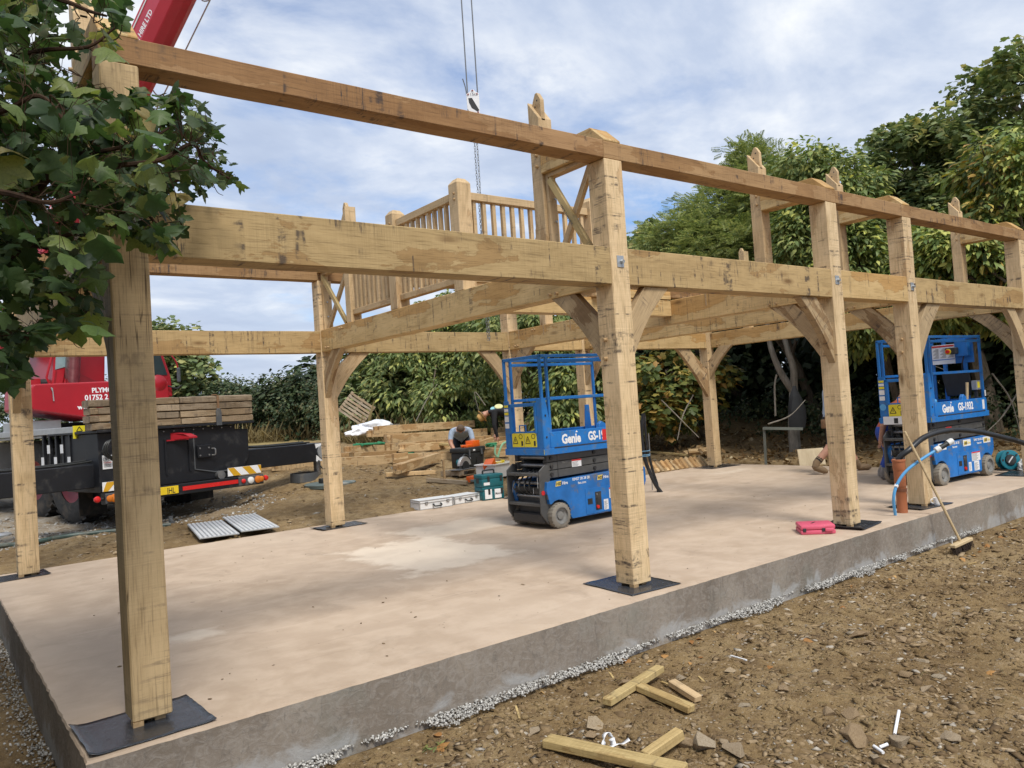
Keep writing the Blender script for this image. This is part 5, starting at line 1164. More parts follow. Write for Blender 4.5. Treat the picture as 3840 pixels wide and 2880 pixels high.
# ------------------------------------------------------------------ foliage
def leaf_maple(lobes=5, curl=.12):
    """lobed leaf in the XY plane, stalk at the origin, tip towards +Y, unit length"""
    half = [(.0, 0), (.08, -.03), (.26, -.09), (.40, -.04), (.47, .08), (.40, .17), (.54, .29), (.66, .47), (.52, .52), (.40, .50), (.31, .54), (.33, .66), (.24, .76), (.12, .86), (.0, 1.0)]
    pts = half + [(-x, y) for x, y in half[-2:0:-1]]
    c = (0, .40); vs = [(x, y, -curl*abs(x)*1.2 - curl*.6*max(0, y-.4)**2 + .03*math.sin(7*x+5*y)) for x, y in pts] + [(c[0], c[1], .04)]
    n = len(pts); fs = [(i, (i+1) % n, n) for i in range(n)]; return np.array(vs, float), np.array(fs)
def leaf_simple(w=.36, curl=.15):
    vs = [(0, 0, 0), (w*.75, .25, -.05), (w, .5, -.08), (w*.6, .8, -.1-curl*.4), (0, 1, -.05-curl), (-w*.6, .8, -.1-curl*.4), (-w, .5, -.08), (-w*.75, .25, -.05), (0, .5, .05)]
    fs = [(i, (i+1) % 8, 8) for i in range(8)]; return np.array(vs, float), np.array(fs)
def leaf_quad(w=.3, curl=.2):
    vs = [(0, 0, 0), (w, .45, -.06), (0, 1, -curl), (-w, .45, -.06)]; return np.array(vs, float), np.array([(0, 1, 2), (0, 2, 3)])
def leaf_lance(w=.13, curl=.25):
    vs = [(0, 0, 0), (w, .35, -.04), (w*.8, .7, -.1), (0, 1, -curl), (-w*.8, .7, -.1), (-w, .35, -.04)]; return np.array(vs, float), np.array([(0, 1, 5), (1, 2, 4), (1, 4, 5), (2, 3, 4)])
def leaf_pinnate(n=7):
    """feathery compound leaf: pairs of small leaflets along a stalk"""
    vs, fs = [], []
    for k in range(n):
        y = .12+.8*k/(n-1)
        for s in (-1, 1):
            b = len(vs); l = .30*(1-.35*abs(k/(n-1)-.4)); z = -.10*(y**2)
            vs += [(0, y, z), (s*l*.5, y+.10, z-.02), (s*l, y+.08, z-.09), (s*l*.55, y-.0, z-.04)]; fs += [(b, b+1, b+2), (b, b+2, b+3)] if s > 0 else [(b, b+2, b+1), (b, b+3, b+2)]
    return np.array(vs, float), np.array(fs)
def basis(fwd, nrm):
    """(N,3,3) with columns x, y=fwd, z~nrm"""
    y = fwd/np.linalg.norm(fwd, axis=1, keepdims=True); x = np.cross(y, nrm); x /= np.linalg.norm(x, axis=1, keepdims=True)+1e-9; z = np.cross(x, y); return np.stack([x, y, z], -1)
def foliage(cl, crad, per, size, droop, spread=1.0, outward=None):
    """leaves gathered in clumps: cl (K,3) centres, crad (K,) radii"""
    K = len(cl); idx = np.repeat(np.arange(K), per); N = len(idx)
    d = RNG.normal(0, 1, (N, 3)); d /= np.linalg.norm(d, axis=1, keepdims=True); rr = RNG.uniform(0, 1, N)**.45
    pos = cl[idx] + d*(crad[idx]*rr)[:, None]*np.array([1, 1, .8])
    out = d*.7 + (outward[idx] if outward is not None else 0) + RNG.normal(0, .35, (N, 3))
    fwd = out*np.array([1, 1, .45]); fwd[:, 2] -= droop; nrm = RNG.normal(0, .45, (N, 3)) + d*.35; nrm[:, 2] += 1.0
    return pos, basis(fwd, nrm), size*RNG.lognormal(0, .22, N).clip(.5, 1.45)
def clumps(ells, n, rnd=.45, shell=.55):
    """clump centres filling ellipsoids (cx,cy,cz,rx,ry,rz), most near the surface; uneven through noise"""
    vol = np.array([e[3]*e[4]*e[5] for e in ells])**(2/3); pick = RNG.choice(len(ells), n, p=vol/vol.sum()); out, rad, ow = [], [], []
    for k in pick:
        e = ells[k]; d = RNG.normal(0, 1, 3); d /= np.linalg.norm(d); r = RNG.uniform(shell, 1)**.6
        r *= 1+.28*mnoise.noise(V(*(d*1.9))+V(e[0], e[1], e[2]*2)); c = np.array(e[:3])+d*r*np.array(e[3:6]); out.append(c); rad.append(RNG.uniform(.6, 1.3)*rnd); ow.append(d)
    return np.array(out), np.array(rad), np.array(ow)
def limbs(m, base, top, r0, cl, n, rr, forks=True):
    """trunk with limbs reaching for some of the clumps"""
    base = Vector(base); top = Vector(top); k = 6; pts = [base.lerp(top, i/k)+V(rr.uniform(-.08, .08), rr.uniform(-.08, .08), 0)*(0 < i) for i in range(k+1)]
    m.tube(pts, [r0*(1.25 if i == 0 else 1-.6*i/k) for i in range(k+1)], 9)
    for c in rr.sample(list(range(len(cl))), min(n, len(cl))):
        t = rr.uniform(.3, .98); a = base.lerp(top, t); b = Vector(cl[c]); mid = a.lerp(b, .5)+V(rr.uniform(-.2, .2), rr.uniform(-.2, .2), rr.uniform(.05, .35)); q = curve_pts([a, mid, b], 4)
        m.tube(q, [r0*.42*(1-t*.4)*(1-.85*i/(len(q)-1))+.006 for i in range(len(q))], 6)
def tree(name, label, base, h, ells, leaf, mat, nclump, per, size, droop, crad=.45, barkm='bark', r0=.14, nl=22, shell=.5, cat='tree', group=None, mat2=None):
    bz = gz(base[0], base[1])-.05; root = thing(name, label, cat, (base[0], base[1], bz), 0, group); rr = random.Random(int(base[0]*31+base[1]*17))
    cl, rad, ow = clumps(ells, nclump, crad, shell); pos, rot, s = foliage(cl, rad, per, size, droop, outward=ow*.5)
    mi = np.repeat((RNG.uniform(0, 1, len(cl)) < .22).astype(int), per)
    keep = pos[:, 2] > np.array([gz(a, b) for a, b in pos[:, :2]])+.02; pos, rot, s, mi = pos[keep], rot[keep], s[keep], mi[keep]
    m = MB(); limbs(m, (base[0], base[1], bz), (ells[0][0], ells[0][1], h), r0, cl, nl, rr); m.build('trunk', barkm, root, None, True)
    me = scatter_mesh('crown', leaf[0], leaf[1], pos, rot, s, [mat, mat2] if mat2 else mat, mi if mat2 else None); link(bpy.data.objects.new('crown', me), root); return root
MAPLE, SIMPLE, LANCE, PINN, QUAD = leaf_maple(), leaf_simple(), leaf_lance(), leaf_pinnate(), leaf_quad()
CHEST = leaf_lance(.19, .35)
def E_(u, v, d, ru, rv, rd):
    """ellipsoid seen at pixel (u,v), depth d, half sizes in pixels across, up, metres deep"""
    p = atd(u, v, d); s = d/FPX; return (p.x, p.y, p.z, max(ru*s, rd), max(ru*s, rd), rv*s)
# big dark sycamore and its neighbour on the right
tree('sycamore_tree', 'tall dark green sycamore rising to the top right of the picture', (16.8, 2.6), 5.5, [E_(3560, 760, 17.2, 330, 300, 1.6), E_(3250, 900, 17.5, 230, 230, 1.4), E_(3420, 620, 17.5, 170, 170, 1.2), E_(3330, 1080, 17, 300, 200, 1.3)], MAPLE, 'leaf_sycamore', 460, 60, .118, .3, .34, r0=.2, mat2='leaf_chestnut_green')
tree('sycamore_tree', 'sycamore crown leaving the picture at the upper right edge', (17.0, .2), 7.0, [E_(3860, 520, 16.5, 260, 360, 1.6), E_(3740, 700, 16.8, 200, 260, 1.4), E_(3980, 800, 16, 250, 350, 1.5)], MAPLE, 'leaf_sycamore', 380, 60, .118, .3, .34, r0=.2, mat2='leaf_chestnut_green')
tree('sweet_chestnut_tree', 'chestnut with yellowing drooping leaves at the right edge behind the frame', (14.3, -.2), 4.6, [E_(3760, 800, 13.8, 190, 270, .9), E_(3620, 960, 14, 200, 190, .9), E_(3800, 620, 13.6, 120, 160, .7), E_(3520, 1090, 14.2, 160, 130, .8), E_(3840, 1120, 13.8, 170, 150, .9)], CHEST, 'leaf_chestnut', 340, 54, .155, .35, .33, r0=.09, mat2='leaf_maple_yellow')
tree('sweet_chestnut_tree', 'green chestnut behind the third front post with a few yellow leaf sprays', (15.6, 3.6), 4.6, [E_(3140, 730, 15.8, 130, 150, .9), E_(3060, 880, 15.8, 150, 160, .9), E_(3190, 1000, 15.5, 170, 160, .9), E_(3280, 1180, 15.2, 160, 130, .8), E_(3020, 620, 16, 50, 80, .5)], CHEST, 'leaf_chestnut_green', 310, 54, .145, .35, .32, r0=.09, mat2='leaf_chestnut')
tree('feathery_tree', 'light feathery-leaved tree in the middle behind the frame, right of the big post', (17.5, 6.6), 5.2, [E_(2740, 830, 18.5, 200, 140, 1.3), E_(2880, 740, 18.5, 170, 170, 1.2), E_(2600, 900, 18.5, 160, 90, 1.0), E_(2830, 640, 18.6, 70, 90, .7), E_(2960, 900, 18.2, 170, 200, 1.2), E_(2700, 960, 18.3, 260, 120, 1.2)], PINN, 'leaf_feather', 380, 46, .21, .05, .40, r0=.13, mat2='leaf_chestnut_green')
tree('bushy_tree', 'dark bushy tree showing just right of the big front post', (19.0, 9.6), 4.0, [E_(2420, 960, 21, 110, 90, 1.2), E_(2480, 1010, 21, 140, 100, 1.2), E_(2380, 1130, 21, 200, 130, 1.2)], MAPLE, 'leaf_sycamore', 110, 45, .16, .5, .45)
tree('yellow_maple', 'low maple bush with yellow autumn leaves right of the big front post', (15.0, 8.4), 2.3, [E_(2480, 1410, 18.2, 130, 110, .7), E_(2560, 1490, 18.2, 140, 110, .7), E_(2440, 1550, 18, 110, 110, .7), E_(2620, 1420, 18.4, 90, 110, .7)], MAPLE, 'leaf_maple_yellow', 95, 40, .15, .6, .38, r0=.05, nl=14, cat='bush')
tree('sweet_chestnut_tree', 'chestnut tree behind the nearer lift with broad drooping leaves', (14.2, 13.6), 4.2, [E_(2030, 1330, 20.5, 190, 150, 1.2), E_(2180, 1420, 20, 180, 160, 1.1), E_(1900, 1250, 21, 150, 110, 1.1), E_(2090, 1190, 21, 220, 70, 1.1), E_(2150, 1560, 19.5, 150, 90, .9)], CHEST, 'leaf_chestnut_green', 240, 52, .18, .4, .38, r0=.1)
tree('sweet_chestnut_tree', 'leafy tree behind the kneeling man and the timber stack', (13.0, 18.2), 4.2, [E_(1650, 1290, 24.5, 170, 150, 1.4), E_(1800, 1360, 24, 170, 160, 1.3), E_(1560, 1420, 24.5, 190, 160, 1.3), E_(1720, 1180, 25, 160, 80, 1.2), E_(1720, 1500, 23, 200, 110, 1.1)], CHEST, 'leaf_chestnut_green', 270, 52, .18, .4, .42, r0=.12)
tree('bushy_tree', 'dark round tree beside the leaning pallet', (11.5, 20.5), 3.6, [E_(1450, 1400, 25.5, 130, 150, 1.3), E_(1390, 1490, 25, 110, 120, 1.1), E_(1500, 1320, 26, 110, 110, 1.1)], MAPLE, 'leaf_sycamore', 120, 40, .17, .5, .5)
tree('bushy_tree', 'small tree standing above the hedge right of the near post', (3.2, 27.5), 3.6, [E_(640, 1330, 30, 80, 120, 1.2), E_(690, 1400, 30, 90, 100, 1.2), E_(580, 1400, 30, 110, 140, 1.2)], MAPLE, 'leaf_sycamore', 80, 40, .20, .4, .55)
# the wood's interior, its shade put into dark leaf colour, and the undergrowth below the crowns
def mass(name, label, ells, leaf, mat, n, per, size, droop, crad, cat, stuff=True, group=None, shell=.15):
    cl, rad, ow = clumps(ells, n, crad, shell); pos, rot, s = foliage(cl, rad, per, size, droop, outward=ow*.3)
    keep = pos[:, 2] > np.array([gz(a, b) for a, b in pos[:, :2]])+.01; me = scatter_mesh(name, leaf[0], leaf[1], pos[keep], rot[keep], s[keep], mat)
    return link(bpy.data.objects.new(name, me), kind='stuff') if stuff else link(bpy.data.objects.new(name, me), None, None, label, cat, group)
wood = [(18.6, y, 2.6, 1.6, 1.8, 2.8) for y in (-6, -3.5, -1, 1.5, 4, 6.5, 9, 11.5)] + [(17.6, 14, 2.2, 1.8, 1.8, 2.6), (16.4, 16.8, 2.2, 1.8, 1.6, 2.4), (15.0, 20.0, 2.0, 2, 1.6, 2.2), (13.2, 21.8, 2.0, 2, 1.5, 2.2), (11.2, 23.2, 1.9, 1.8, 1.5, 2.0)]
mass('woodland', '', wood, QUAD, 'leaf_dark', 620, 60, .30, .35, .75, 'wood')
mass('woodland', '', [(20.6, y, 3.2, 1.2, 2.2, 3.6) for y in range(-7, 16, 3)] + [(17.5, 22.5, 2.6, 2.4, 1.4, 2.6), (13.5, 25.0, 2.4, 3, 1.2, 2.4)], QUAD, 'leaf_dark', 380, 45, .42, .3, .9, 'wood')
under = [(16.2, y, .75, 1.0, 1.2, .7) for y in np.arange(-4, 11, 1.6)] + [(15.4, 12.2, .8, 1, 1.2, .7), (15.2, 14.5, .9, 1, 1.2, .7), (13.8, 17.0, .9, 1.2, 1.0, .8), (12.2, 18.6, .9, 1.2, 1.0, .8), (10.6, 20.0, .9, 1.2, 1.0, .8)]
mass('undergrowth', '', under, SIMPLE, 'leaf_hedge', 300, 52, .075, .45, .33, 'undergrowth')
# hedge bank on the left horizon: each bush of the row
for k, (u, v, ru, rv, d) in enumerate([(600, 1500, 110, 120, 31), (720, 1490, 120, 115, 30.5), (850, 1500, 110, 95, 30), (960, 1510, 110, 90, 29.5), (1070, 1500, 110, 110, 29), (1160, 1490, 100, 120, 28), (1260, 1510, 110, 110, 27), (1340, 1520, 90, 100, 26), (420, 1520, 130, 90, 33), (220, 1530, 150, 80, 35), (40, 1540, 150, 80, 37)]):
    where = ['right of the near post', 'left of the timber mats top end', 'above the long stack of crane mats', 'just right of the crane mats', 'left of the second back post', 'directly behind the second back post', 'between the second back post and the pallet', 'behind the leaning pallet', 'hidden behind the crane body', 'left of the crane body', 'at the far left edge'][k]
    mass('hedge_bush', 'dense hedge bush on the horizon %s' % where, [E_(u, v, d, ru, rv, 1.2)], SIMPLE, 'leaf_hedge', 60, 60, .115, .3, .45, 'bush', False, 'bushes of the far hedge', .2)
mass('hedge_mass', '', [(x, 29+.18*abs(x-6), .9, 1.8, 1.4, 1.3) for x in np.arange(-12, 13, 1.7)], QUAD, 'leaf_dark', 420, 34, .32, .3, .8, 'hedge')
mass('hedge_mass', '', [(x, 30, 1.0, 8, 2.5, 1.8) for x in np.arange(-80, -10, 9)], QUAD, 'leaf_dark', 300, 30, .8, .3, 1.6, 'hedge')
# dry grass at the foot of the hedge
def tufts(n, xr, yr, h, mat, name='dry_grass', keep=None):
    P = []
    while len(P) < n:
        x = RNG.uniform(*xr); y = RNG.uniform(*yr)
        if keep is None or keep(x, y): P.append((x, y, gz(x, y)))
    P = np.array(P); nn = len(P); f = RNG.normal(0, .5, (nn, 3)); f[:, 2] = 1; nr = RNG.normal(0, 1, (nn, 3))
    me = scatter_mesh(name, np.array([(-.02, 0, 0), (.02, 0, 0), (.012, .6, .06), (0, 1, .22)]), np.array([(0, 1, 2), (0, 2, 3)]), P, basis(f, nr), h*RNG.lognormal(0, .35, nn), mat); link(bpy.data.objects.new(name, me), kind='stuff')
tufts(9000, (3, 13), (19.0, 27.5), .42, 'dry_grass', keep=lambda x, y: y > 29.5-1.0*x*.75 or y > 24)
tufts(2500, (9.0, 12.0), (14.0, 18.0), .38, 'dry_grass', keep=lambda x, y: x+y > 24.5)
# leaf litter under the trees
P = put_on_ground(5200, (12.85, 16.6), (-3.5, 11), None, lambda x, y: .4+.6*sst(-.3, .3, mnoise.noise(V(x*1.7, y*1.7, 9)))); P[:, 2] += .012
me = scatter_mesh('leaf_litter', QUAD[0]*np.array([1, 1, -1]), QUAD[1], P, rand_rot(len(P), .6), RNG.uniform(.06, .15, len(P)), 'leaf_litter'); link(bpy.data.objects.new('leaf_litter', me), kind='stuff')
# bare pale forked trunk and dead stems showing against the dark
def stems():
    t = thing('forked_tree', 'bare pale forked trunk in the dark wood left of the third front post', 'tree', (15.6, 4.9, gz(15.6, 4.9)))
    b = atd(2985, 1720, 16.6); f = atd(2978, 1470, 16.6); a1 = [atd(2930, 1400, 16.6), atd(2890, 1300, 16.6), atd(2870, 1180, 16.7), atd(2800, 1020, 16.9)]; a2 = [atd(2975, 1380, 16.5), atd(2950, 1300, 16.5), atd(2935, 1200, 16.6), atd(2960, 1050, 16.8)]
    b.z = gz(b.x, b.y)-.05; m = MB(); m.tube(curve_pts([b, b.lerp(f, .5)+V(.03, .05, 0), f], 5), [.13-.003*i for i in range(11)], 9)
    for q in (a1, a2): p_ = curve_pts([f]+q, 5); m.tube(p_, [.085-.06*i/len(p_) for i in range(len(p_))], 8)
    m.build('trunk', 'bark_pale', t, None, True); mm = MB(); p_ = curve_pts([atd(2908, 1560, 16.4), atd(2905, 1450, 16.4), atd(2912, 1405, 16.4)], 5); mm.tube(p_, .02, 6); mm.build('limb', 'bark_pale', t, None, True)
    rr = random.Random(5)
    for k, (u0, v0, u1, v1, u2, v2, d) in enumerate([(3720, 1400, 3790, 1500, 3830, 1640, 13.6), (3830, 1450, 3760, 1560, 3700, 1620, 13.7), (3600, 1470, 3560, 1400, 3500, 1370, 14), (2480, 1500, 2560, 1580, 2620, 1640, 15.8), (2600, 1480, 2560, 1560, 2540, 1650, 15.8), (2880, 1590, 2960, 1560, 3020, 1500, 15), (1560, 1580, 1600, 1500, 1640, 1440, 21), (1820, 1520, 1780, 1470, 1800, 1560, 20.5), (1400, 1640, 1440, 1600, 1500, 1590, 22)]):
        g0 = atd(u0, v0, d); g1 = atd(u1, v1, d); g2 = atd(u2, v2, d); s = MB(); s.tube(curve_pts([g0, g1, g2], 5), [.014]*6+[.008]*5, 6)
        s.build('dead_branch', 'bark_pale', None, None, True, label='dead pale branch at the wood edge, %s' % ['rightmost, beyond the second lift', 'leaning the other way right of the second lift', 'behind the second lift rails', 'below the yellow maple', 'upright below the yellow maple', 'beside the plywood sheet', 'behind the long timber stack', 'over the kneeling man', 'by the white sack'][k], cat='branch')
stems()

# ------------------------------------------------------------------ the near tree hanging in from the left
def near_tree():
    base = atd(-1250, 1500, 4.6); root = thing('sycamore_tree', 'near sycamore branches with large lobed leaves hanging in from the left', 'tree', (base.x, base.y, gz(base.x, base.y)))
    rr = random.Random(21); tw = MB()
    bz = gz(base.x, base.y)-.05; top = V(base.x+.2, base.y+.1, 4.4); tp = curve_pts([V(base.x, base.y, bz), V(base.x+.05, base.y, 1.4), V(base.x, base.y+.06, 2.8), top], 5)
    MB().tube(tp, [.17-.10*i/(len(tp)-1) for i in range(len(tp))], 12).build('trunk', 'bark', root, None, True)
    # main boughs through the picture: (pixel, pixel, depth) chains
    chains = [[(-500, 900, 4.2), (-100, 700, 3.8), (240, 590, 3.5), (420, 560, 3.4), (560, 520, 3.4), (650, 470, 3.5)], [(-500, 950, 4.2), (-50, 860, 3.7), (240, 580, 3.3), (300, 400, 3.3), (310, 330, 3.3)], [(-500, 950, 4.3), (0, 820, 3.6), (240, 620, 3.3), (420, 620, 3.2), (600, 600, 3.2), (720, 540, 3.3), (770, 610, 3.4), (860, 670, 3.5)], [(-500, 300, 4.0), (-100, 250, 3.6), (150, 190, 3.4), (330, 175, 3.4), (430, 105, 3.4)],
              [(-400, 0, 3.6), (0, -60, 3.3), (230, 0, 3.2), (330, 40, 3.2), (400, 60, 3.2)], [(-500, 1000, 4.4), (-50, 980, 3.8), (200, 900, 3.6), (400, 830, 3.5), (520, 790, 3.5), (600, 850, 3.5)], [(-500, 1050, 4.4), (0, 1060, 3.9), (160, 1080, 3.7), (290, 1130, 3.6), (300, 1200, 3.6)], [(-500, 1200, 4.5), (-60, 1260, 4.0), (60, 1270, 3.8), (110, 1240, 3.7), (100, 1330, 3.7)], [(-300, 500, 3.4), (0, 420, 3.0), (150, 360, 2.9), (260, 480, 2.9)], [(-300, 700, 3.2), (0, 720, 2.8), (180, 760, 2.7), (300, 720, 2.7)], [(-300, 650, 4.6), (0, 620, 4.4), (300, 700, 4.4), (560, 740, 4.4), (660, 680, 4.4), (740, 650, 4.4)], [(-300, 880, 4.8), (0, 900, 4.6), (260, 960, 4.6), (330, 1060, 4.5)], [(-300, 150, 4.4), (0, 300, 4.4), (160, 330, 4.4), (230, 260, 4.4)]]
    nodes = []
    for c in chains:
        P = [atd(*q) for q in c]; P = [top.lerp(P[0], .0)*0 + V(base.x, base.y, min(3.8, P[0].z-.2)), ] + P
        q = curve_pts(P, 6); n = len(q); tw.tube(q, [.016*(1-.85*i/(n-1))+.0022 for i in range(n)], 6); nodes += q[8:]
        for k in range(11, n-3, 3):
            a = q[k]; e = (q[k+1]-q[k-1]).normalized(); s2 = [a]
            for j in range(4): s2.append(s2[-1]+(e*.03+V(rr.gauss(0, .02), rr.gauss(0, .02), rr.gauss(-.005, .02))))
            s2 = curve_pts(s2, 4); tw.tube(s2, [.0032-.002*j/(len(s2)-1) for j in range(len(s2))], 5); nodes += s2[3:]
    # leaves fill the outline of the hanging foliage
    OUT = [(-60, -40), (480, -40), (500, 40), (440, 90), (430, 170), (290, 200), (300, 290), (420, 330), (520, 320), (560, 360), (620, 345), (740, 370), (800, 450), (830, 540), (915, 695), (850, 680), (780, 705), (690, 800), (680, 880), (600, 915), (510, 900), (440, 850), (380, 860), (330, 960), (370, 1100), (350, 1210), (290, 1270), (230, 1230), (190, 1200), (120, 1330), (100, 1390), (60, 1420), (0, 1440), (-60, 1440)]
    HOLES = [(330, 235, 95, 65), (100, 130, 60, 40), (340, 60, 60, 50), (215, 210, 40, 60), (440, 262, 108, 88), (200, 800, 35, 40), (250, 1000, 40, 45), (90, 1180, 60, 35), (160, 940, 40, 35)]
    def inside(u, v):
        c = False; j = len(OUT)-1
        for i in range(len(OUT)):
            (x0, y0), (x1, y1) = OUT[i], OUT[j]
            if (y0 > v) != (y1 > v) and u < (x1-x0)*(v-y0)/(y1-y0)+x0: c = not c
            j = i
        return c and not any(((u-a)/ra)**2+((v-b)/rb)**2 < 1 for a, b, ra, rb in HOLES)
    meshes = []
    for k, cu in enumerate((.22, .45, .32, .6)):
        tv, tf = leaf_maple(5, cu); tv = tv.copy(); tv[:, 2] += .05*np.sin(tv[:, 0]*6+k)*tv[:, 1]; meshes.append(np_mesh('leaf', tv, [tf], 'leaf_near'))
    L = []
    while len(L) < 2200:
        u = rr.uniform(-60, 960); v = rr.uniform(-40, 1440)
        if not inside(u, v): continue
        dense = 1.0 if v > 330 or u < 200 else .45
        if rr.random() > dense: continue
        d = rr.triangular(2.6, 4.7, 3.9) if u < 620 else rr.uniform(3.1, 4.5); L.append((u, v, d))
    data = []
    for (u, v, d) in L:
        p = atd(u, v, d); sz = rr.lognormvariate(math.log(.061), .42); sz = min(max(sz, .03), .15)
        if u > 640: sz *= .72
        g = V(rr.gauss(0, .55), rr.gauss(0, .55), rr.gauss(-.55, .5)); out = (p-V(base.x, base.y, p.z)).normalized()*.5; fwd = (g+out).normalized(); nr = (V(rr.gauss(0, .6), rr.gauss(0, .6), 1)).normalized()
        x = fwd.cross(nr).normalized(); z = x.cross(fwd); Mx = Matrix(((x.x, fwd.x, z.x, p.x), (x.y, fwd.y, z.y, p.y), (x.z, fwd.z, z.z, p.z), (0, 0, 0, 1))) @ Matrix.Diagonal((sz, sz, sz, 1)); data.append((sz/d, Mx, p))
    cl, rad, ow = clumps([(-3.6, 0.6, 3.4, 1.5, 2.6, 1.5), (-3.4, 3.6, 3.0, 1.4, 2.0, 1.6), (-3.4, -1.6, 3.2, 1.0, 1.2, 1.4), (-2.4, .6, 2.0, .8, 1.7, 1.7), (-2.5, 3.0, 1.9, .8, 1.8, 1.6), (-1.1, -1.6, 3.6, .5, 1.2, .6), (-1.05, .8, 3.5, .4, 1.3, .7), (-1.0, 2.6, 3.3, .35, 1.0, .7)], 330, .45, .1); fp, fr, fs_ = foliage(cl, rad, 40, .13, .6, outward=ow*.4)  # crown out of view, added to shade the near post and left wall
    link(bpy.data.objects.new('leaf_mass', scatter_mesh('leaf_mass', *leaf_maple(5, .2), fp, fr, fs_, 'leaf_near_shaded')), root, kind='stuff')
    data.sort(key=lambda q: -q[0]); stalks = MB(); npos = np.array([n_[:] for n_ in nodes])
    for i, (s_, Mx, p) in enumerate(data):
        j = int(np.argmin(((npos-np.array(p))**2).sum(1))); q = nodes[j]
        if (q-p).length < .20: stalks.tube([q, q.lerp(p, .6)+V(0, 0, .03), p], [.0017, .0013, .001], 4, 0, False)
    for s_, Mx, p in data[:300]: link(bpy.data.objects.new('leaf', meshes[rr.randrange(4)]), root, Mx)
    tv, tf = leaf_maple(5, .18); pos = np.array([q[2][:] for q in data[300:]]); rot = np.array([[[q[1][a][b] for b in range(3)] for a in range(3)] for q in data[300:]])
    me = scatter_mesh('leaf_mass', tv, tf, pos, rot, np.ones(len(pos)), 'leaf_near_shaded'); link(bpy.data.objects.new('leaf_mass', me), root, kind='stuff')
    tw.build('branch', 'twig', root, None, True); stalks.build('twig', 'twig', root, kind='stuff')
near_tree()
for k, y in enumerate((-1.2, .6, 2.4, 4.2)): mass('hedge_bush', '%s bush of the unseen hedge shading the left side of the slab' % ['first', 'second', 'third', 'fourth'][k], [(-1.75, y, .75, .42, 1.1, 1.25), (-2.5, y, .7, .6, 1.1, 1.2)], MAPLE, 'leaf_near_shaded', 90, 44, .13, .5, .33, 'bush', False, 'bushes beside the slab', .1)  # hedge out of view, shaped to keep light off the slab's left side
# ------------------------------------------------------------------ timber stack and yard behind the slab
def lay(name, mat, a, b, w, h, lab, cat='timber', group='oak timbers stacked behind the slab', bevel=.005, roll=0.0, ends=0):
    """squared timber from a to b (centre of its underside)"""
    a = Vector(a)+V(0, 0, h/2); b = Vector(b)+V(0, 0, h/2); up = Matrix.Rotation(roll, 3, (b-a).normalized()) @ V(0, 0, 1)
    if not ends: return timber(name, mat, a, b, w, h, up, None, bevel, .002, label=lab, cat=cat, group=group)
    # tenoned / scarfed end
    F = frame(a, b-a, up); L = (b-a).length; m = MB()
    pr = [V(0, -w/2, -h/2), V(L, -w/2, -h/2), V(L, -w/2, h/2), V(0, -w/2, h/2)]
    m.prism([(0, -w/2, -h/2), (L, -w/2, -h/2), (L, -w/2, h/2), (0, -w/2, h/2)], (0, w, 0)); m.box((-.10, -w*.18, -h*.45), (0, w*.18, h*.45))
    if ends > 1: m.box((-.16, -w*.5, -h*.5), (0, -w*.2, -h*.1))
    return m.build(name, mat, None, F, bevel=bevel, label=lab, cat=cat, group=group)
def zpx(u, v, d): p = atd(u, v, d); return p
ST = 'oak_stack'
lay('timber', ST, zpx(1415, 1626, 19.6), zpx(1772, 1602, 21.6), .22, .19, 'topmost big oak beam of the stack behind the kneeling man', ends=2)
lay('timber', ST, zpx(1390, 1640, 20.0), zpx(1500, 1634, 20.6), .2, .18, 'short oak piece with cut joints at the left end of the top beam', ends=1)
lay('timber', ST, zpx(1462, 1662, 19.0), zpx(1818, 1634, 21.2), .24, .20, 'second oak beam down in the stack, under the topmost beam', ends=1)
lay('timber', ST, zpx(1447, 1657, 19.4), zpx(1600, 1648, 20.2), .2, .19, 'oak beam end showing left of the second beam in the stack')
lay('timber', ST, zpx(1305, 1702, 17.6), zpx(1455, 1688, 18.6), .22, .17, 'oak beam with stepped joints at the lower left of the stack', ends=2)
lay('timber', ST, zpx(1460, 1694, 18.4), zpx(1832, 1660, 20.4), .26, .19, 'pale oak beam in the third layer of the stack', ends=1)
lay('timber', ST, zpx(1512, 1694, 17.6), zpx(1705, 1682, 18.4), .24, .17, 'oak beam with mortices lying in front of the third layer', ends=2)
lay('timber', 'softwood', zpx(1618, 1668, 18.2), zpx(1688, 1672, 17.9), .1, .06, 'short yellow plank lying on the stack left of the kneeling man', group='planks on the timber stack')
lay('timber', 'softwood', zpx(1600, 1675, 18.6), zpx(1760, 1655, 19.6), .12, .05, 'long pale plank lying on the third layer behind the kneeling man', group='planks on the timber stack')
lay('timber', ST, zpx(1322, 1727, 17.2), zpx(1480, 1716, 17.8), .22, .17, 'lowest oak beam with upright saw marks under the stepped beam')
lay('timber', ST, zpx(1290, 1725, 16.6), zpx(1316, 1720, 17.4), .22, .15, 'end of a short oak block beside the second back post')
for k, (u, v, d, l) in enumerate([(1380, 1716, 17.5, 'left'), (1560, 1700, 18.2, 'middle'), (1720, 1690, 19.0, 'right')]):
    p = atd(u, v, d); g = gz(p.x, p.y); MB().box((p.x-.05, p.y-.5, g-.05), (p.x+.05, p.y+.6, p.z+.004)).build('bearer', 'old_pallet', None, label='%s bearer carrying the stack of oak timbers' % l, cat='bearer')
a = atg(1020, 1772); b = atg(1905, 1716); lay('timber', ST, a-V(0, 0, 0)+V(0, 0, .03), b+V(0, 0, .03), .18, .19, 'very long oak beam lying across the yard in front of the stack')
a = atg(975, 1770); b = atg(1210, 1735); lay('timber', ST, a+V(0, 0, .02), b+V(0, 0, .02), .2, .17, 'oak beam lying under the end of the crane outrigger')
lay('timber', ST, atg(1010, 1745)+V(0, 0, .04), atg(1215, 1715)+V(0, 0, .06), .18, .15, 'second oak beam behind the outrigger end')
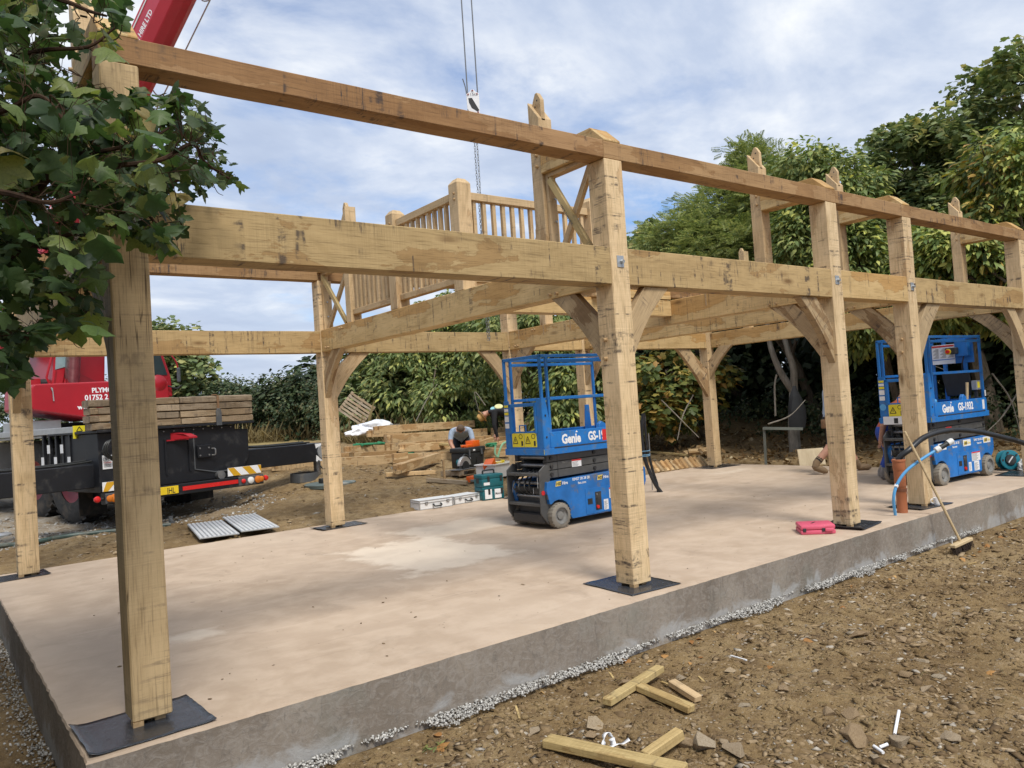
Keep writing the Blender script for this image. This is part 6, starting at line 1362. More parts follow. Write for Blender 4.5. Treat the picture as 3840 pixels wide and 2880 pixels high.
a = atg(1492, 1795); b = atg(1640, 1742); lay('timber', ST, a+V(0, 0, .10), b+V(0, 0, .08), .19, .17, 'oak beam pointing at the viewer with a tenoned end', ends=2)
lay('timber', ST, atg(1448, 1788)+V(0, 0, .0), atg(1635, 1778)+V(0, 0, .0), .09, .08, 'low oak bearer under the beam that points at the viewer')
p = atg(1484, 1760); lay('timber', ST, p+V(-.02, .05, .19), p+V(.32, .07, .19), .1, .13, 'short oak offcut perched against the very long beam')
a = atg(1602, 1806); b = atg(1752, 1818); lay('timber', 'old_pallet', a, b, .09, .07, 'grey weathered board on the ground in front of the saw')
for k, (u0, v0, d0, u1, v1, d1) in enumerate([(1850, 1650, 21, 2160, 1620, 23), (1860, 1665, 20.5, 2140, 1640, 22.5), (1830, 1690, 19.5, 1930, 1672, 20.5), (1990, 1640, 21.5, 2080, 1632, 22.5), (1850, 1630, 21.5, 2000, 1615, 22.5)]):
    lay('timber', ST, atd(u0, v0, d0), atd(u1, v1, d1), .2, .18, ['long oak beam behind the bent man and the nearer lift', 'oak beam below the long beam behind the nearer lift', 'oak beam end by the bent man', 'short golden timber seen through the lift gate', 'upper oak beam just behind the bent man'][k])
lay('timber', 'oak_stack', atd(1772, 1680, 17.0), atd(1850, 1655, 17.2), .14, .10, 'pale wedge of oak the kneeling man is working on')
# pallet leaning in the hedge
def pallet(label, W):
    t = link(bpy.data.objects.new('pallet', None), None, W, label, 'pallet')
    for k in range(7): MB().box((-.6, -.5+.145*k, .12), (.6, -.5+.145*k+.09, .142)).build('slat', 'old_pallet', t, W)
    for x in (-.55, 0, .55): MB().box((x-.05, -.5, .022), (x+.05, .5, .1195)).build('runner', 'old_pallet', t, W)
    for y in (-.45, -.05, .37): MB().box((-.6, y, 0), (.6, y+.09, .0215)).build('bottom_slat', 'old_pallet', t, W)
    return t
pc = atd(1338, 1535, 22); pn = (CAMP-pc).normalized(); px_ = (CR*.82-CU*.55).normalized(); PM = plane_m(pc, px_, (pn+V(0, 0, .25)).normalized()) @ Matrix.Scale(.68, 4); pallet('old grey pallet leaning upright against the hedge', PM)
# white sack and green slings
def blob(name, mat, c, r, sx, sy, sz, label, cat, seed=1, amp=.35, fr=1.6, **kw):
    bm = bmesh.new(); bmesh.ops.create_icosphere(bm, subdivisions=4, radius=1); vs = []
    for v in bm.verts:
        p = v.co.copy(); p *= 1+amp*mnoise.noise(p*fr+V(seed, 0, 0))+.12*mnoise.noise(p*fr*3.1+V(0, seed, 0)); vs.append((p.x*sx*r, p.y*sy*r, max(p.z*sz*r, -sz*r*.6)))
    fs = [tuple(v.index for v in f.verts) for f in bm.faces]; bm.free(); return MB().add(vs, fs).build(name, mat, None, Matrix.Translation(Vector(c)), True, label=label, cat=cat, **kw)
sp = atd(1405, 1603, 20.5); blob('sack', 'sack_white', sp, .5, 1.1, .6, .38, 'crumpled white builder sack lying behind the stack', 'sack', 3)
sp = atd(1350, 1620, 20.2); blob('sack', 'wrapper_white', sp, .3, 1.1, .6, .5, 'bundle of torn white plastic left of the crumpled sack', 'plastic', 8, .6)
def sling(u, v, d, r, mat, lab, seed):
    rr = random.Random(seed); c = atd(u, v, d); pts = [c+V(rr.uniform(-r, r), rr.uniform(-r, r)*.6, rr.uniform(0, .05)) for _ in range(9)]; MB().tube(curve_pts(pts, 5), .025, 6).build('lifting_sling', mat, None, None, True, label=lab, cat='sling')
sling(1385, 1668, 17.9, .35, 'green_sling', 'green lifting sling heaped on the lower left of the stack', 1); g = atg(1530, 1712); MB().tube(curve_pts([g+V(random.uniform(-.3, .3), random.uniform(-.25, .25), .03+random.uniform(0, .05)) for _ in range(9)], 5), .03, 6).build('lifting_sling', 'green_sling', None, None, True, label='green lifting sling lying on the soil in front of the stack', cat='sling')
sling(1847, 1672, 17.0, .16, 'green_sling', 'dark green sling under the hand of the bent man', 5)
c = atd(1880, 1690, 16.6); MB().tube(curve_pts([c+V(-.15, 0, .12), c+V(-.17, 0, -.05), c+V(-.10, 0, -.12), c+V(-.06, 0, -.02), c+V(.05, 0, .14), c+V(.25, .05, .18)], 6), .022, 6).build('lifting_sling', 'pale_sling', None, None, True, label='pale green sling hanging over a beam beside the nearer lift', cat='sling')

# ------------------------------------------------------------------ tools along the back edge of the slab
def rbox(name, mat, W, sx, sy, sz, bev=.012, seg=2, **kw): return MB().box((-sx/2, -sy/2, 0), (sx/2, sy/2, sz)).build(name, mat, kw.pop('parent', None), W, smooth=True, bevel=bev, seg=seg, **kw)
def alu_case(label, a, b, dep, h):
    """a, b: front bottom corners"""
    d = (b-a); W = frame(a, d); L = d.length; t = link(bpy.data.objects.new('tool_case', None), None, W, label, 'tool case', 'aluminium tool cases')
    MB().box((.004, .004, 0), (L-.004, dep-.004, h*.68)).build('body', 'case_metal', t, W, bevel=.006); lid = MB().box((.004, .004, h*.695), (L-.004, dep-.004, h)).build('lid', 'case_metal', t, W, bevel=.008)
    m = MB()
    for x in (0, L-.016):
        for y in (0, dep-.016): m.box((x, y, -.0+.001), (x+.016, y+.016, h+.001))
    for z in (0, h*.66, h-.012):
        m.box((.016, -.002, z), (L-.016, .008, z+.014)); m.box((-.002, .016, z), (.008, dep-.016, z+.014))
    m.build('edging', 'aluminium', t, W, bevel=.002, kind='stuff')
    for x in (L*.16, L*.80): la = MB().box((x, -.014, h*.56), (x+.05, -.002, h*.82)).build('latch', 'steel', t, W, bevel=.003); MB().box((x+.012, -.02, h*.60), (x+.038, -.0145, h*.70)).build('latch_tongue', 'aluminium', la, W)
    MB().tube(curve_pts([V(L*.40, -.002, h*.50), V(L*.40, -.035, h*.46), V(L*.42, -.045, h*.30), V(L*.60, -.045, h*.30), V(L*.62, -.035, h*.46), V(L*.62, -.002, h*.50)], 5), .011, 8).build('handle', 'black_plastic', t, W, True)
alu_case('white aluminium flight case with black handle, left of a matching pair', at(1574, 1915), at(1700, 1897), .33, .145)
alu_case('white aluminium flight case between the left flight case and the teal tool boxes', at(1706, 1894), at(1802, 1877), .32, .13)
def teal_case(label, z0, h, a, b, dep, top):
    d = b-a; W = frame(V(a.x, a.y, z0), d); L = d.length; t = link(bpy.data.objects.new('stacking_case', None), None, W, label, 'tool box', 'teal stacking tool boxes')
    MB().box((0, 0, 0), (L, dep, h*.66)).build('body', 'case_teal', t, W, True, .014, 2); MB().box((0.002, .002, h*.67), (L-.002, dep-.002, h)).build('lid', 'case_teal', t, W, True, .012, 2)
    for x in (L*.30, L*.88): MB().box((x-.02, -.012, h*.42), (x+.02, -.001, h*.86)).build('latch', 'black_plastic', t, W, bevel=.004)
    MB().box((-.006, dep*.35, h*.3), (-.001, dep*.65, h*.7)).build('side_grip', 'black_plastic', t, W, bevel=.002)
    if top:
        st = MB().box((.03, -.004, .03), (.14, -.001, .075)).build('label_sticker', 'sticker_white', t, W); MB().tube(curve_pts([V(L*.25, dep*.5, h), V(L*.25, dep*.5, h+.045), V(L*.32, dep*.5, h+.06), V(L*.70, dep*.5, h+.06), V(L*.77, dep*.5, h+.045), V(L*.77, dep*.5, h)], 4), .014, 8).build('handle', 'black_plastic', t, W, True)
    else:
        st = MB().box((L*.55, -.005, .02), (L*.86, -.001, h*.80)).build('label_sticker', 'sticker_white', t, W, bevel=.002); text('lettering', 'Makita', .055, W @ plane_m(V(L*.565, -.0055, h*.36), (1, 0, 0), (0, -1, 0)), 'black_print', st, .0005, .0008, .2, sx=.8); MB().box((.04, -.005, .02), (.17, -.001, h*.82)).build('label_sticker', 'sticker_white', t, W, bevel=.002)
ta, tb = at(1812, 1879), at(1893, 1868); tb = ta+(tb-ta).normalized()*.40
teal_case('lower teal tool box of the stack of two on the slab', 0.002, .21, ta, tb, .295, False); teal_case('upper teal tool box with black handle in the stack of two', .214, .20, ta, tb, .295, True)
# big black site box on a pallet with circular saw
tbx = atg(1748, 1772); Wt = Matrix.Translation(tbx) @ Matrix.Rotation(R(14), 4, 'Z')
pl2 = pallet('low grey pallet on the soil carrying the black box and the saw', Matrix.Translation(tbx+V(-.12, -.18, -.01)) @ Matrix.Rotation(R(14), 4, 'Z') @ Matrix.Diagonal((.72, .55, .75, 1)))
Wt = Matrix.Translation(tbx+V(.06, .0, .10)) @ Matrix.Rotation(R(14), 4, 'Z')
t = link(bpy.data.objects.new('site_box', None), None, Wt, 'big black plastic site box with ribbed lid on the low pallet', 'tool box'); MB().prism([V(-.27, -.17, 0), V(.27, -.17, 0), V(.30, -.19, .30), V(-.30, -.19, .30)], (0, .36, 0)).build('body', 'black_plastic', t, Wt, True, .012, 2); MB().box((-.32, -.21, .302), (.32, .19, .40)).build('lid', 'black_plastic', t, Wt, True, .02, 2)
for x in (-.20, .16): MB().box((x, -.225, .24), (x+.05, -.2105, .36)).build('latch', 'dark_grey_plastic', t, Wt, bevel=.004)
MB().box((.05, -.195, .06), (.20, -.1865, .20)).build('recess', 'black_print', t, Wt); MB().box((-.06, -.2125, .33), (.0, -.2105, .36)).build('badge', 'sticker_white', t, Wt)
oc = Wt @ V(.02, -.05, .402); Wo = Matrix.Translation(oc) @ Matrix.Rotation(R(22), 4, 'Z'); MB().box((-.20, -.07, 0), (.06, .07, .05)).box((.0, -.09, .0), (.24, .09, .12)).cyl(V(-.2, 0, .03), V(-.30, 0, .03), .012, None, 8, 1).build('orange_case', ['orange_plastic', 'black_plastic'], None, Wo, True, .012, 2, label='orange tool case lying on top of the black site box', cat='tool case')
# circular saw
sw = Matrix.Translation(tbx+V(-.30, -.36, .105)) @ Matrix.Rotation(R(18), 4, 'Z'); t = link(bpy.data.objects.new('circular_saw', None), None, sw, 'large circular saw standing on the pallet by the black box', 'saw')
MB().box((-.26, -.10, 0), (.26, .14, .012)).build('base_plate', 'steel', t, sw, bevel=.003); MB().cyl(V(0, -.035, .05), V(0, -.031, .05), .155, None, 36).build('blade', 'steel', t, sw); gd = MB()
gp = [V(math.cos(a)*.185, -.06, .06+math.sin(a)*.185) for a in np.linspace(R(5), R(175), 14)]; gd.prism(gp, (0, .06, 0)); gd.build('guard', 'aluminium', t, sw, bevel=.004); MB().cyl(V(0, -.075, .06), V(0, -.0605, .06), .10, None, 20).build('guard_boss', 'black_plastic', t, sw, True)
MB().cyl(V(.05, .0, .12), V(.05, .16, .12), .065, None, 14).build('motor', 'case_teal', t, sw, True); MB().tube(curve_pts([V(.03, .03, .22), V(.12, .03, .27), V(.22, .03, .22), V(.26, .03, .12), V(.18, .03, .10)], 5), .022, 8).build('handle', 'black_plastic', t, sw, True); MB().tube(curve_pts([V(.2, .05, .14), V(.3, .06, .2), V(.33, .08, .12), V(.28, .1, .18)], 5), .012, 6).build('cord', 'wrapper_white', t, sw, True)
st_ = atg(1668, 1800); MB().bar(st_+V(0, 0, -.1), st_+V(-.01, 0, .38), .035).build('peg_stake', 'peg_wood', None, label='short wooden stake standing left of the circular saw', cat='stake')
q = atg(1776, 1806); MB().box((-.13, -.08, 0), (.13, .08, .11)).box((-.05, -.1, .03), (.03, -.08, .09)).build('orange_case', 'orange_plastic', None, Matrix.Translation(q) @ Matrix.Rotation(R(25), 4, 'Z'), True, .015, 2, label='orange case on the ground behind the teal tool boxes', cat='tool case')
# white crate with cables and an orange box
q = atg(1862, 1786); Wc = Matrix.Translation(q) @ Matrix.Rotation(R(20), 4, 'Z'); t = link(bpy.data.objects.new('crate', None), None, Wc, 'open white plastic crate full of tools behind the teal boxes', 'crate')
for lo, hi in (((-.36, -.22, 0), (.36, -.205, .24)), ((-.36, .205, 0), (.36, .22, .24)), ((-.36, -.205, 0), (-.345, .205, .24)), ((.345, -.205, 0), (.36, .205, .24)), ((-.345, -.205, 0), (.345, .205, .012))): MB().box(lo, hi).build('panel', 'white_plastic', t, Wc, bevel=.003)
MB().box((-.385, -.245, .24), (.385, -.205, .262)).box((-.385, .205, .24), (.385, .245, .262)).box((-.385, -.205, .24), (-.345, .205, .262)).box((.345, -.205, .24), (.385, .205, .262)).build('rim', 'white_plastic', t, Wc, bevel=.004)
pts = []; rr = random.Random(4)
for k in range(60): a = k*.75; pts.append(Wc @ V(.14+.13*math.cos(a)+rr.uniform(-.02, .02), .02+.11*math.sin(a), .06+.0038*k))
MB().tube(pts, .011, 6).build('cable', 'yellow_cable', None, None, True, label='coil of yellow cable in the white crate', cat='cable'); Wb = Wc @ Matrix.Translation((-.16, .0, .10)) @ Matrix.Rotation(R(-20), 4, 'Y') @ Matrix.Rotation(R(20), 4, 'Z'); MB().box((-.15, -.09, 0), (.15, .09, .22)).box((-.12, -.095, .05), (.0, -.09, .12), 1).build('orange_case', ['orange_plastic', 'sticker_white'], None, Wb, True, .015, 2, label='orange box tipped up inside the white crate', cat='tool case')
# loose green plank with handle just above the teal stack
q = atg(1812, 1800); MB().box((-.36, -.07, .0), (.36, .07, .05)).build('case', 'lid_green', None, Matrix.Translation(q+V(0, -.05, .0)) @ Matrix.Rotation(R(18), 4, 'Z'), bevel=.008, label='long dark green case lying between the saw and the teal boxes', cat='tool case')
# manhole cover, chamber riser, metal grid mats, hose, lid
q = atg(1205, 1826); t = thing('manhole_cover', 'round grey-green inspection cover lying on the soil by the second back post', 'manhole cover', tuple(q)); q = q+V(.22, .1, -.02)
MB().lathe([(.46, 0), (.47, .06), (.45, .075), (.40, .080), (.001, .085)], q, (0, 0, 1), 40).build('disc', 'lid_green', t, None, True); MB().box((q.x-.22, q.y-.12, q.z+.083), (q.x-.10, q.y+.02, q.z+.17)).build('block', 'black_plastic', t, None, bevel=.01)
q = atg(1150, 1806); MB().lathe([(.27, 0), (.27, .17), (.255, .17), (.255, .0)], q+V(.05, .2, -.01), (0, 0, 1), 28, close=False).build('chamber_ring', 'dark_grey_plastic', None, None, True, label='short dark grey chamber ring on the soil left of the second back post', cat='drain ring')
def gridmat(lab, a, b, wv):
    W = frame(a, b-a, (0, 0, 1)); L = (b-a).length; t = link(bpy.data.objects.new('grid_mat', None), None, W, lab, 'ground mat', 'metal grid mats'); MB().box((0, 0, 0), (L, wv, .018)).build('plate', 'galvanised', t, W, bevel=.003); m = MB(); nx, ny = int(L/.055), int(wv/.07)
    for i in range(nx):
        for j in range(ny): x = (i+.5)*L/nx; y = (j+.5)*wv/ny; m.prism([V(x-.019, y, .0182), V(x, y-.030, .0182), V(x+.019, y, .0182), V(x, y+.030, .0182)], (0, 0, .006))
    o = m.build('stud', 'case_metal', t, W, kind='stuff')
def gp(u, v): return atg(u, v)+V(0, 0, .03)
gx = V(.985, -.17, 0); gridmat('metal studded mat beside the slab, left of two', V(2.30, 6.50, .035), V(2.30, 6.50, .035)+gx*.5, 1.75)
gridmat('metal studded mat beside the slab, right of two and farther back', V(2.83, 6.46, .05), V(2.83, 6.46, .05)+gx*.5, 1.95)
hp = [atg(u, v)+V(0, 0, .03) for u, v in ((-250, 2095), (0, 2055), (60, 2050), (150, 2037), (215, 2024), (300, 2012), (434, 1998), (560, 1985), (640, 1975))]; MB().tube(curve_pts(hp, 6), .034, 10).build('hose', 'pipe_green', None, None, True, label='dark green hose lying along the soil behind the slab on the left', cat='hose')
q = atg(4, 2015); MB().lathe([(.14, 0), (.15, .04), (.12, .06), (.001, .065)], q, (0, 0, 1), 24).build('metal_lid', 'galvanised', None, None, True, label='small round metal lid on the soil at the far left edge', cat='lid')
q = atg(640, 1968); MB().cyl(q+V(0, -.14, .05), q+V(.04, .14, .06), .03, None, 10).cyl(q+V(.04, .14, .0), q+V(.04, .14, .12), .035, None, 10).build('pipe_fitting', 'dark_grey_plastic', None, None, True, label='small grey pipe fitting on the soil right of the near post', cat='pipe fitting')

# ------------------------------------------------------------------ things on the slab
# row of cut braces leaning like dominoes, offcuts and batten by the back post
for k in range(13):
    t_ = k/12; u = 2440+215*t_; v = 1772-28*t_; p = at(u, v, .01); wd = .075; W = Matrix.Translation(p) @ Matrix.Rotation(R(20), 4, 'Z') @ Matrix.Rotation(R(-38+random.uniform(-5, 5)), 4, 'X'); L = .62
    m = MB().prism([V(-.10, 0, 0), V(.10, 0, 0), V(.10, .0, .20), V(.02, .0, .27), V(-.10, .0, .24)], (0, .07, 0)); o = m.build('timber_brace', 'oak_stack' if k % 3 else 'oak_brace', None, W, bevel=.004, label=None)
    ordn = ['first', 'second', 'third', 'fourth', 'fifth', 'sixth', 'seventh', 'eighth', 'ninth', 'tenth', 'eleventh', 'twelfth', 'last'][k]
    o['label'] = '%s oak brace of the leaning row, counted from the black pipe' % ordn; o['category'] = 'timber'; o['group'] = 'cut oak braces leaning in a row'
for k, (u, v, r) in enumerate([(2600, 1700, 10), (2640, 1690, 35), (2625, 1715, -15), (2660, 1720, 15)]):
    p = atg(u, v); MB().prism([V(-.28, 0, 0), V(.22, 0, 0), V(.30, 0, .12), V(-.2, 0, .16)], (0, .07, 0)).build('timber_offcut', 'oak_stack', None, Matrix.Translation(p+V(0, 0, .06*k)) @ Matrix.Rotation(R(r), 4, 'Z') @ Matrix.Rotation(R(-60), 4, 'X'), bevel=.003, label=['bottom oak offcut of the heap left of the farthest back post', 'tilted oak offcut on the heap left of the farthest back post', 'middle oak offcut of the heap left of the farthest back post', 'rightmost oak offcut of the heap by the farthest back post'][k], cat='timber', group='oak offcuts by the farthest back post')
lay('batten', 'softwood', atg(2440, 1702)+V(0, 0, .02), atg(2610, 1718)+V(0, 0, .02), .06, .05, 'long yellow batten lying on the leaf litter behind the row of braces', group=None)
# black duct standing out of the slab with its steel rod
t = thing('cable_duct', 'bent black ducts tied to a steel rod rising from the slab behind the big post', 'pipe', tuple(at(2482, 1845)))
b0 = at(2482, 1845); rod0 = at(2447, 1838); dd = (b0-CAMP).dot(CF); pd = [b0+V(0, 0, -.02)] + [atd(u, v, dd) for u, v in ((2460, 1820), (2440, 1780), (2418, 1720), (2408, 1650), (2407, 1600), (2414, 1550))]
MB().tube(curve_pts(pd, 6), .029, 12, 0, False).build('duct', 'pipe_black', t, None, True); pd = [b0+V(-.03, .05, -.02)] + [atd(u, v, dd+.1) for u, v in ((2464, 1815), (2448, 1765), (2430, 1690), (2420, 1610), (2417, 1560))]; MB().tube(curve_pts(pd, 6), .021, 12).build('duct', 'pipe_black', t, None, True)
rt_ = atd(2432, 1625, (rod0-CAMP).dot(CF)); MB().cyl(rod0, rt_, .008, None, 8).build('steel_rod', 'steel', t, None, True)
for v in (1693, 1707, 1712): a_ = atd(2408, v, dd-.04); b_ = atd(2437, v-5, dd-.02); MB().tube(curve_pts([a_, (a_+b_)/2+V(0, -.05, 0), b_], 4), .006, 5).build('twine', 'blue_twine', t, None, True)
# orange drain with black duct arching out, blue water pipe
pb = at(3385, 1922); t = thing('drain_pipe', 'upright orange clay-coloured drain pipe with a black duct arching out to the right', 'pipe', tuple(pb))
MB().lathe([(.056, -.02), (.056, .46), (.064, .475), (.068, .50), (.068, .575), (.074, .58), (.074, .60), (.066, .605), (.062, .60), (.062, .30)], pb, (0, 0, 1), 28, close=False).build('drain', 'clay_pipe', t, None, True); d0 = (pb-CAMP).dot(CF)
pd = [pb+V(0, 0, .40), pb+V(.0, 0, .60)] + [atd(u, v, d0+.1*k) for k, (u, v) in enumerate(((3412, 1685), (3470, 1638), (3560, 1614), (3660, 1618), (3760, 1640), (3840, 1662), (3960, 1710)))]; MB().tube(curve_pts(pd, 7), .032, 14).build('duct', 'pipe_black', t, None, True)
for k in range(3): pts = ring(tuple(pb+V(0, 0, .245+.012*k)), .060+.002*k, 18); MB().tube(pts+[pts[0]], .005, 5, cap=False).build('twine', 'brown_twine', t, None, True)
MB().tube(curve_pts([pb+V(.05, -.03, .25), pb+V(.10, -.02, .22), pb+V(.11, 0, .1), pb+V(.09, .0, .0)], 5), .004, 5).build('twine', 'brown_twine', t, None, True)
wb = at(3358, 1932); t = thing('water_pipe', 'bright blue water pipe curving up beside the drain to a white coupling', 'pipe', tuple(wb)); d1 = (wb-CAMP).dot(CF)-.08
pd = [wb+V(0, 0, -.02)] + [atd(u, v, d1) for u, v in ((3351, 1870), (3365, 1815), (3400, 1765), (3460, 1720), (3525, 1680))]; q_ = curve_pts(pd, 7); MB().tube(q_, .0165, 12).build('pipe', 'pipe_blue', t, None, True); e0 = q_[-1]; ed = (q_[-1]-q_[-3]).normalized()
MB().lathe([(.018, -.06), (.034, -.055), (.036, -.01), (.028, 0)], e0, tuple(ed), 16).build('coupling_nut', 'white_plastic', t, None, True); MB().lathe([(.027, 0), (.027, .10)], e0, tuple(ed), 16).build('coupling', 'black_plastic', t, None, True); MB().lathe([(.034, .10), (.034, .155), (.025, .165), (.001, .165)], e0, tuple(ed), 16).build('end_cap', 'white_plastic', t, None, True); MB().box((-.02, -.0185, -.012), (.02, .0185, .0185), 0, Matrix.Translation(q_[13]) @ Matrix.Rotation(R(-40), 4, 'Y')).build('clip', 'sticker_white', t, None, bevel=.004)
# mug
q = at(3515, 1897); t = thing('mug', 'white patterned mug standing by the foot of the post next to the drain', 'mug', tuple(q)); q.z = .0075
MB().lathe([(.030, 0), (.034, .004), (.040, .03), (.042, .09), (.0405, .09), (.038, .03), (.001, .012)], q, (0, 0, 1), 24).build('cup', 'ceramic', t, None, True); hx = CR.copy(); hx.z = 0; hx.normalize(); MB().tube(curve_pts([q-hx*.040+V(0, 0, .075), q-hx*.068+V(0, 0, .072), q-hx*.070+V(0, 0, .04), q-hx*.040+V(0, 0, .025)], 5), .006, 7).build('handle', 'ceramic', t, None, True)
# pink tool case
a, b, c = at(3005, 2007), at(3118, 2003), at(3012, 1972); Wp = frame(a, b-a); t = link(bpy.data.objects.new('tool_case', None), None, Wp, 'closed pink plastic power tool case lying flat near the slab edge', 'tool case'); L, D = .34, .30
MB().prism([V(0, 0, 0), V(L*.62, 0, 0), V(L*.66, 0, 0), V(L, .02, 0), V(L, D, 0), V(0, D, 0)], (0, 0, .045)).build('base', 'pink_plastic', t, Wp, True, .012, 2); MB().prism([V(0, 0, .048), V(L*.62, 0, .048), V(L*.70, .03, .048), V(L, .03, .048), V(L, D, .048), V(0, D, .048)], (0, 0, .045)).build('lid', 'pink_plastic', t, Wp, True, .014, 2)
MB().box((L*.68, -.02, .03), (L*.94, .0, .065)).build('handle', 'pink_plastic', t, Wp, True, .012, 2)
for x in (.06, .60): MB().box((L*x, -.008, .03), (L*x+.03, -.0, .065)).build('latch', 'black_plastic', t, Wp, bevel=.002)
MB().prism([V(L*.35, D*.45, .0932), V(L*.42, D*.45, .0932), V(L*.55, D*.72, .0932), V(L*.50, D*.72, .0932)], (0, 0, .001)).build('emblem', 'black_print', t, Wp)
# cable reel and white bag by the right edge
q = at(3782, 1762); t = thing('cable_reel', 'teal cable reel standing on its stand at the right edge', 'cable reel', tuple(q)); ax_ = (CF*-1); ax_.z = .1; ax_.normalize(); c = q+V(0, 0, .155)
for s, r in ((-.07, .15), (.05, .15)): MB().lathe([(r, 0), (r, .02), (r-.012, .024), (.05, .012), (.001, .012)], c+ax_*s, tuple(ax_), 32).build('flange', 'reel_teal', t, None, True)
MB().lathe([(.10, -.06), (.10, .06)], c, tuple(ax_), 24).build('drum', 'black_plastic', t, None, True); MB().lathe([(.085, .0), (.08, .03), (.001, .035)], c+ax_*.06, tuple(ax_), 20).build('hub', 'black_plastic', t, None, True)
sd_ = ax_.cross(V(0, 0, 1)).normalized(); MB().bar(c+ax_*.10-sd_*.02+V(0, 0, .05), c+ax_*.10+sd_*.05-V(0, 0, .04), .014).build('crank', 'sticker_white', t)
for k in range(5): a_ = 2*math.pi*k/5; MB().cyl(c+ax_*.075+(sd_*math.cos(a_)+V(0, 0, 1)*math.sin(a_))*.118, c+ax_*.078+(sd_*math.cos(a_)+V(0, 0, 1)*math.sin(a_))*.118, .016, None, 10).build('flange_hole', 'black_print', t)
MB().box((q.x-.16, q.y-.10, .004), (q.x+.16, q.y+.10, .018)).build('stand', 'black_plastic', t, bevel=.005)
q = at(3845, 1765); blob('bag', 'white_plastic', q+V(.05, .0, .07), .14, 1.0, .8, .8, 'white bag with dark print lying at the extreme right edge', 'bag', 12, .25)
# wood chips and crumbs on the slab
P = np.array([(RNG.uniform(.4, 9), RNG.uniform(.15, 5.8), .004) for _ in range(130)]); s = RNG.uniform(.003, .010, len(P)); multi_scatter('debris', CHIP[:2], P, rand_rot(len(P), .2), np.stack([s*1.6, s, s*.5], 1), 'rubble')

# ------------------------------------------------------------------ foreground litter
def gp2(u, v, up=0): p = atg(u, v); p.z = gzz(p.x, p.y)+up; return p
a, b = gp2(2278, 2672, .02), gp2(2478, 2545, .055); lay('timber_offcut', 'softwood', a, b, .066, .043, 'yellow softwood offcut lying across another one in front of the gravel', group=None)
a, b = gp2(2400, 2612, .012), gp2(2595, 2672, .012); lay('timber_offcut', 'softwood', a, b, .066, .043, 'yellow softwood offcut with two nail holes under the crossing piece', group=None)
a, b = gp2(2520, 2585, .01), gp2(2620, 2625, .01); lay('timber_offcut', 'oak_pale', a, b, .06, .04, 'short grey-ended timber offcut with a slanted end, right of the crossed pair', group=None)
a, b = gp2(2050, 2805, .01), gp2(2570, 2905, .01); lay('timber_offcut', 'softwood', a, b, .10, .045, 'long thick yellow timber at the bottom edge of the picture', group=None)
a, b = gp2(2420, 2850, .015), gp2(2555, 2795, .05); lay('timber_offcut', 'softwood', a, b, .06, .055, 'stubby timber with a dark knot behind the long foreground timber', group=None)
q = gp2(2290, 2800, .03); t = thing('plastic_wrapper', 'crumpled white plastic strip looped on the soil behind the long foreground timber', 'litter', tuple(q))
def ribbon(pts, w, nm):
    c = curve_pts(pts, 7); vs = []; 
    for i, p in enumerate(c): n = V(math.sin(i*.2)*.3, .3, 1).normalized(); tg = (c[min(i+1, len(c)-1)]-c[max(i-1, 0)]).normalized(); s_ = tg.cross(n).normalized()*w/2; vs += [p-s_, p+s_]
    fs = [(2*i, 2*i+1, 2*i+3, 2*i+2) for i in range(len(c)-1)]; o = MB().add(vs, fs).build(nm, 'wrapper_white', t, None, True); m_ = o.modifiers.new('t', 'SOLIDIFY'); m_.thickness = .002
ribbon([q+V(-.05, 0, -.02), q+V(-.03, .02, .06), q+V(.01, .02, .07), q+V(.02, .0, .01), q+V(-.02, -.02, .0)], .035, 'loop'); ribbon([q+V(-.02, -.01, .01), q+V(.03, -.02, .015), q+V(.06, -.03, .01), q+V(.095, -.05, .03)], .05, 'tail')
for k, (u0, v0, u1, v1, lab) in enumerate([(3355, 2755, 3375, 2712, 'white plastic tube leaning on a round rock at the lower right'), (3277, 2795, 3312, 2820, 'left white plastic tube of the pair crossing on the soil at the lower right'), (3300, 2803, 3330, 2800, 'right white plastic tube of the pair crossing on the soil at the lower right')]):
    a, b = gp2(u0, v0, .012), gp2(u1, v1, .012+(.04 if k == 0 else 0)); MB().cyl(a, b, .0085, None, 12).build('plastic_tube', 'wrapper_white', None, None, True, label=lab, cat='tube')
for k, (u0, v0, u1, v1) in enumerate([(2740, 2460, 2800, 2480), (2620, 2540, 2640, 2555), (2235, 2690, 2255, 2700), (1935, 2655, 1948, 2690), (2480, 2570, 2520, 2585), (2270, 2500, 2300, 2540), (3628, 2105, 3660, 2095)]):
    a, b = gp2(u0, v0, .006), gp2(u1, v1, .006); MB().bar(a, b, .013, .008).build('wood_chip', 'softwood' if k != 0 else 'sticker_white', None, label=['pale strip of wood lying beside a dark twig right of the crossed offcuts', 'small pale chip of wood right of the short offcut', 'small reddish chip left of the crossed offcuts', 'thin wood splinter at the edge of the gravel, lower left', 'thin brown lath between the crossed and short offcuts', 'splinter of wood on the gravel above the crossed offcuts', 'pale wood strip near the broom'][k], cat='wood chip')
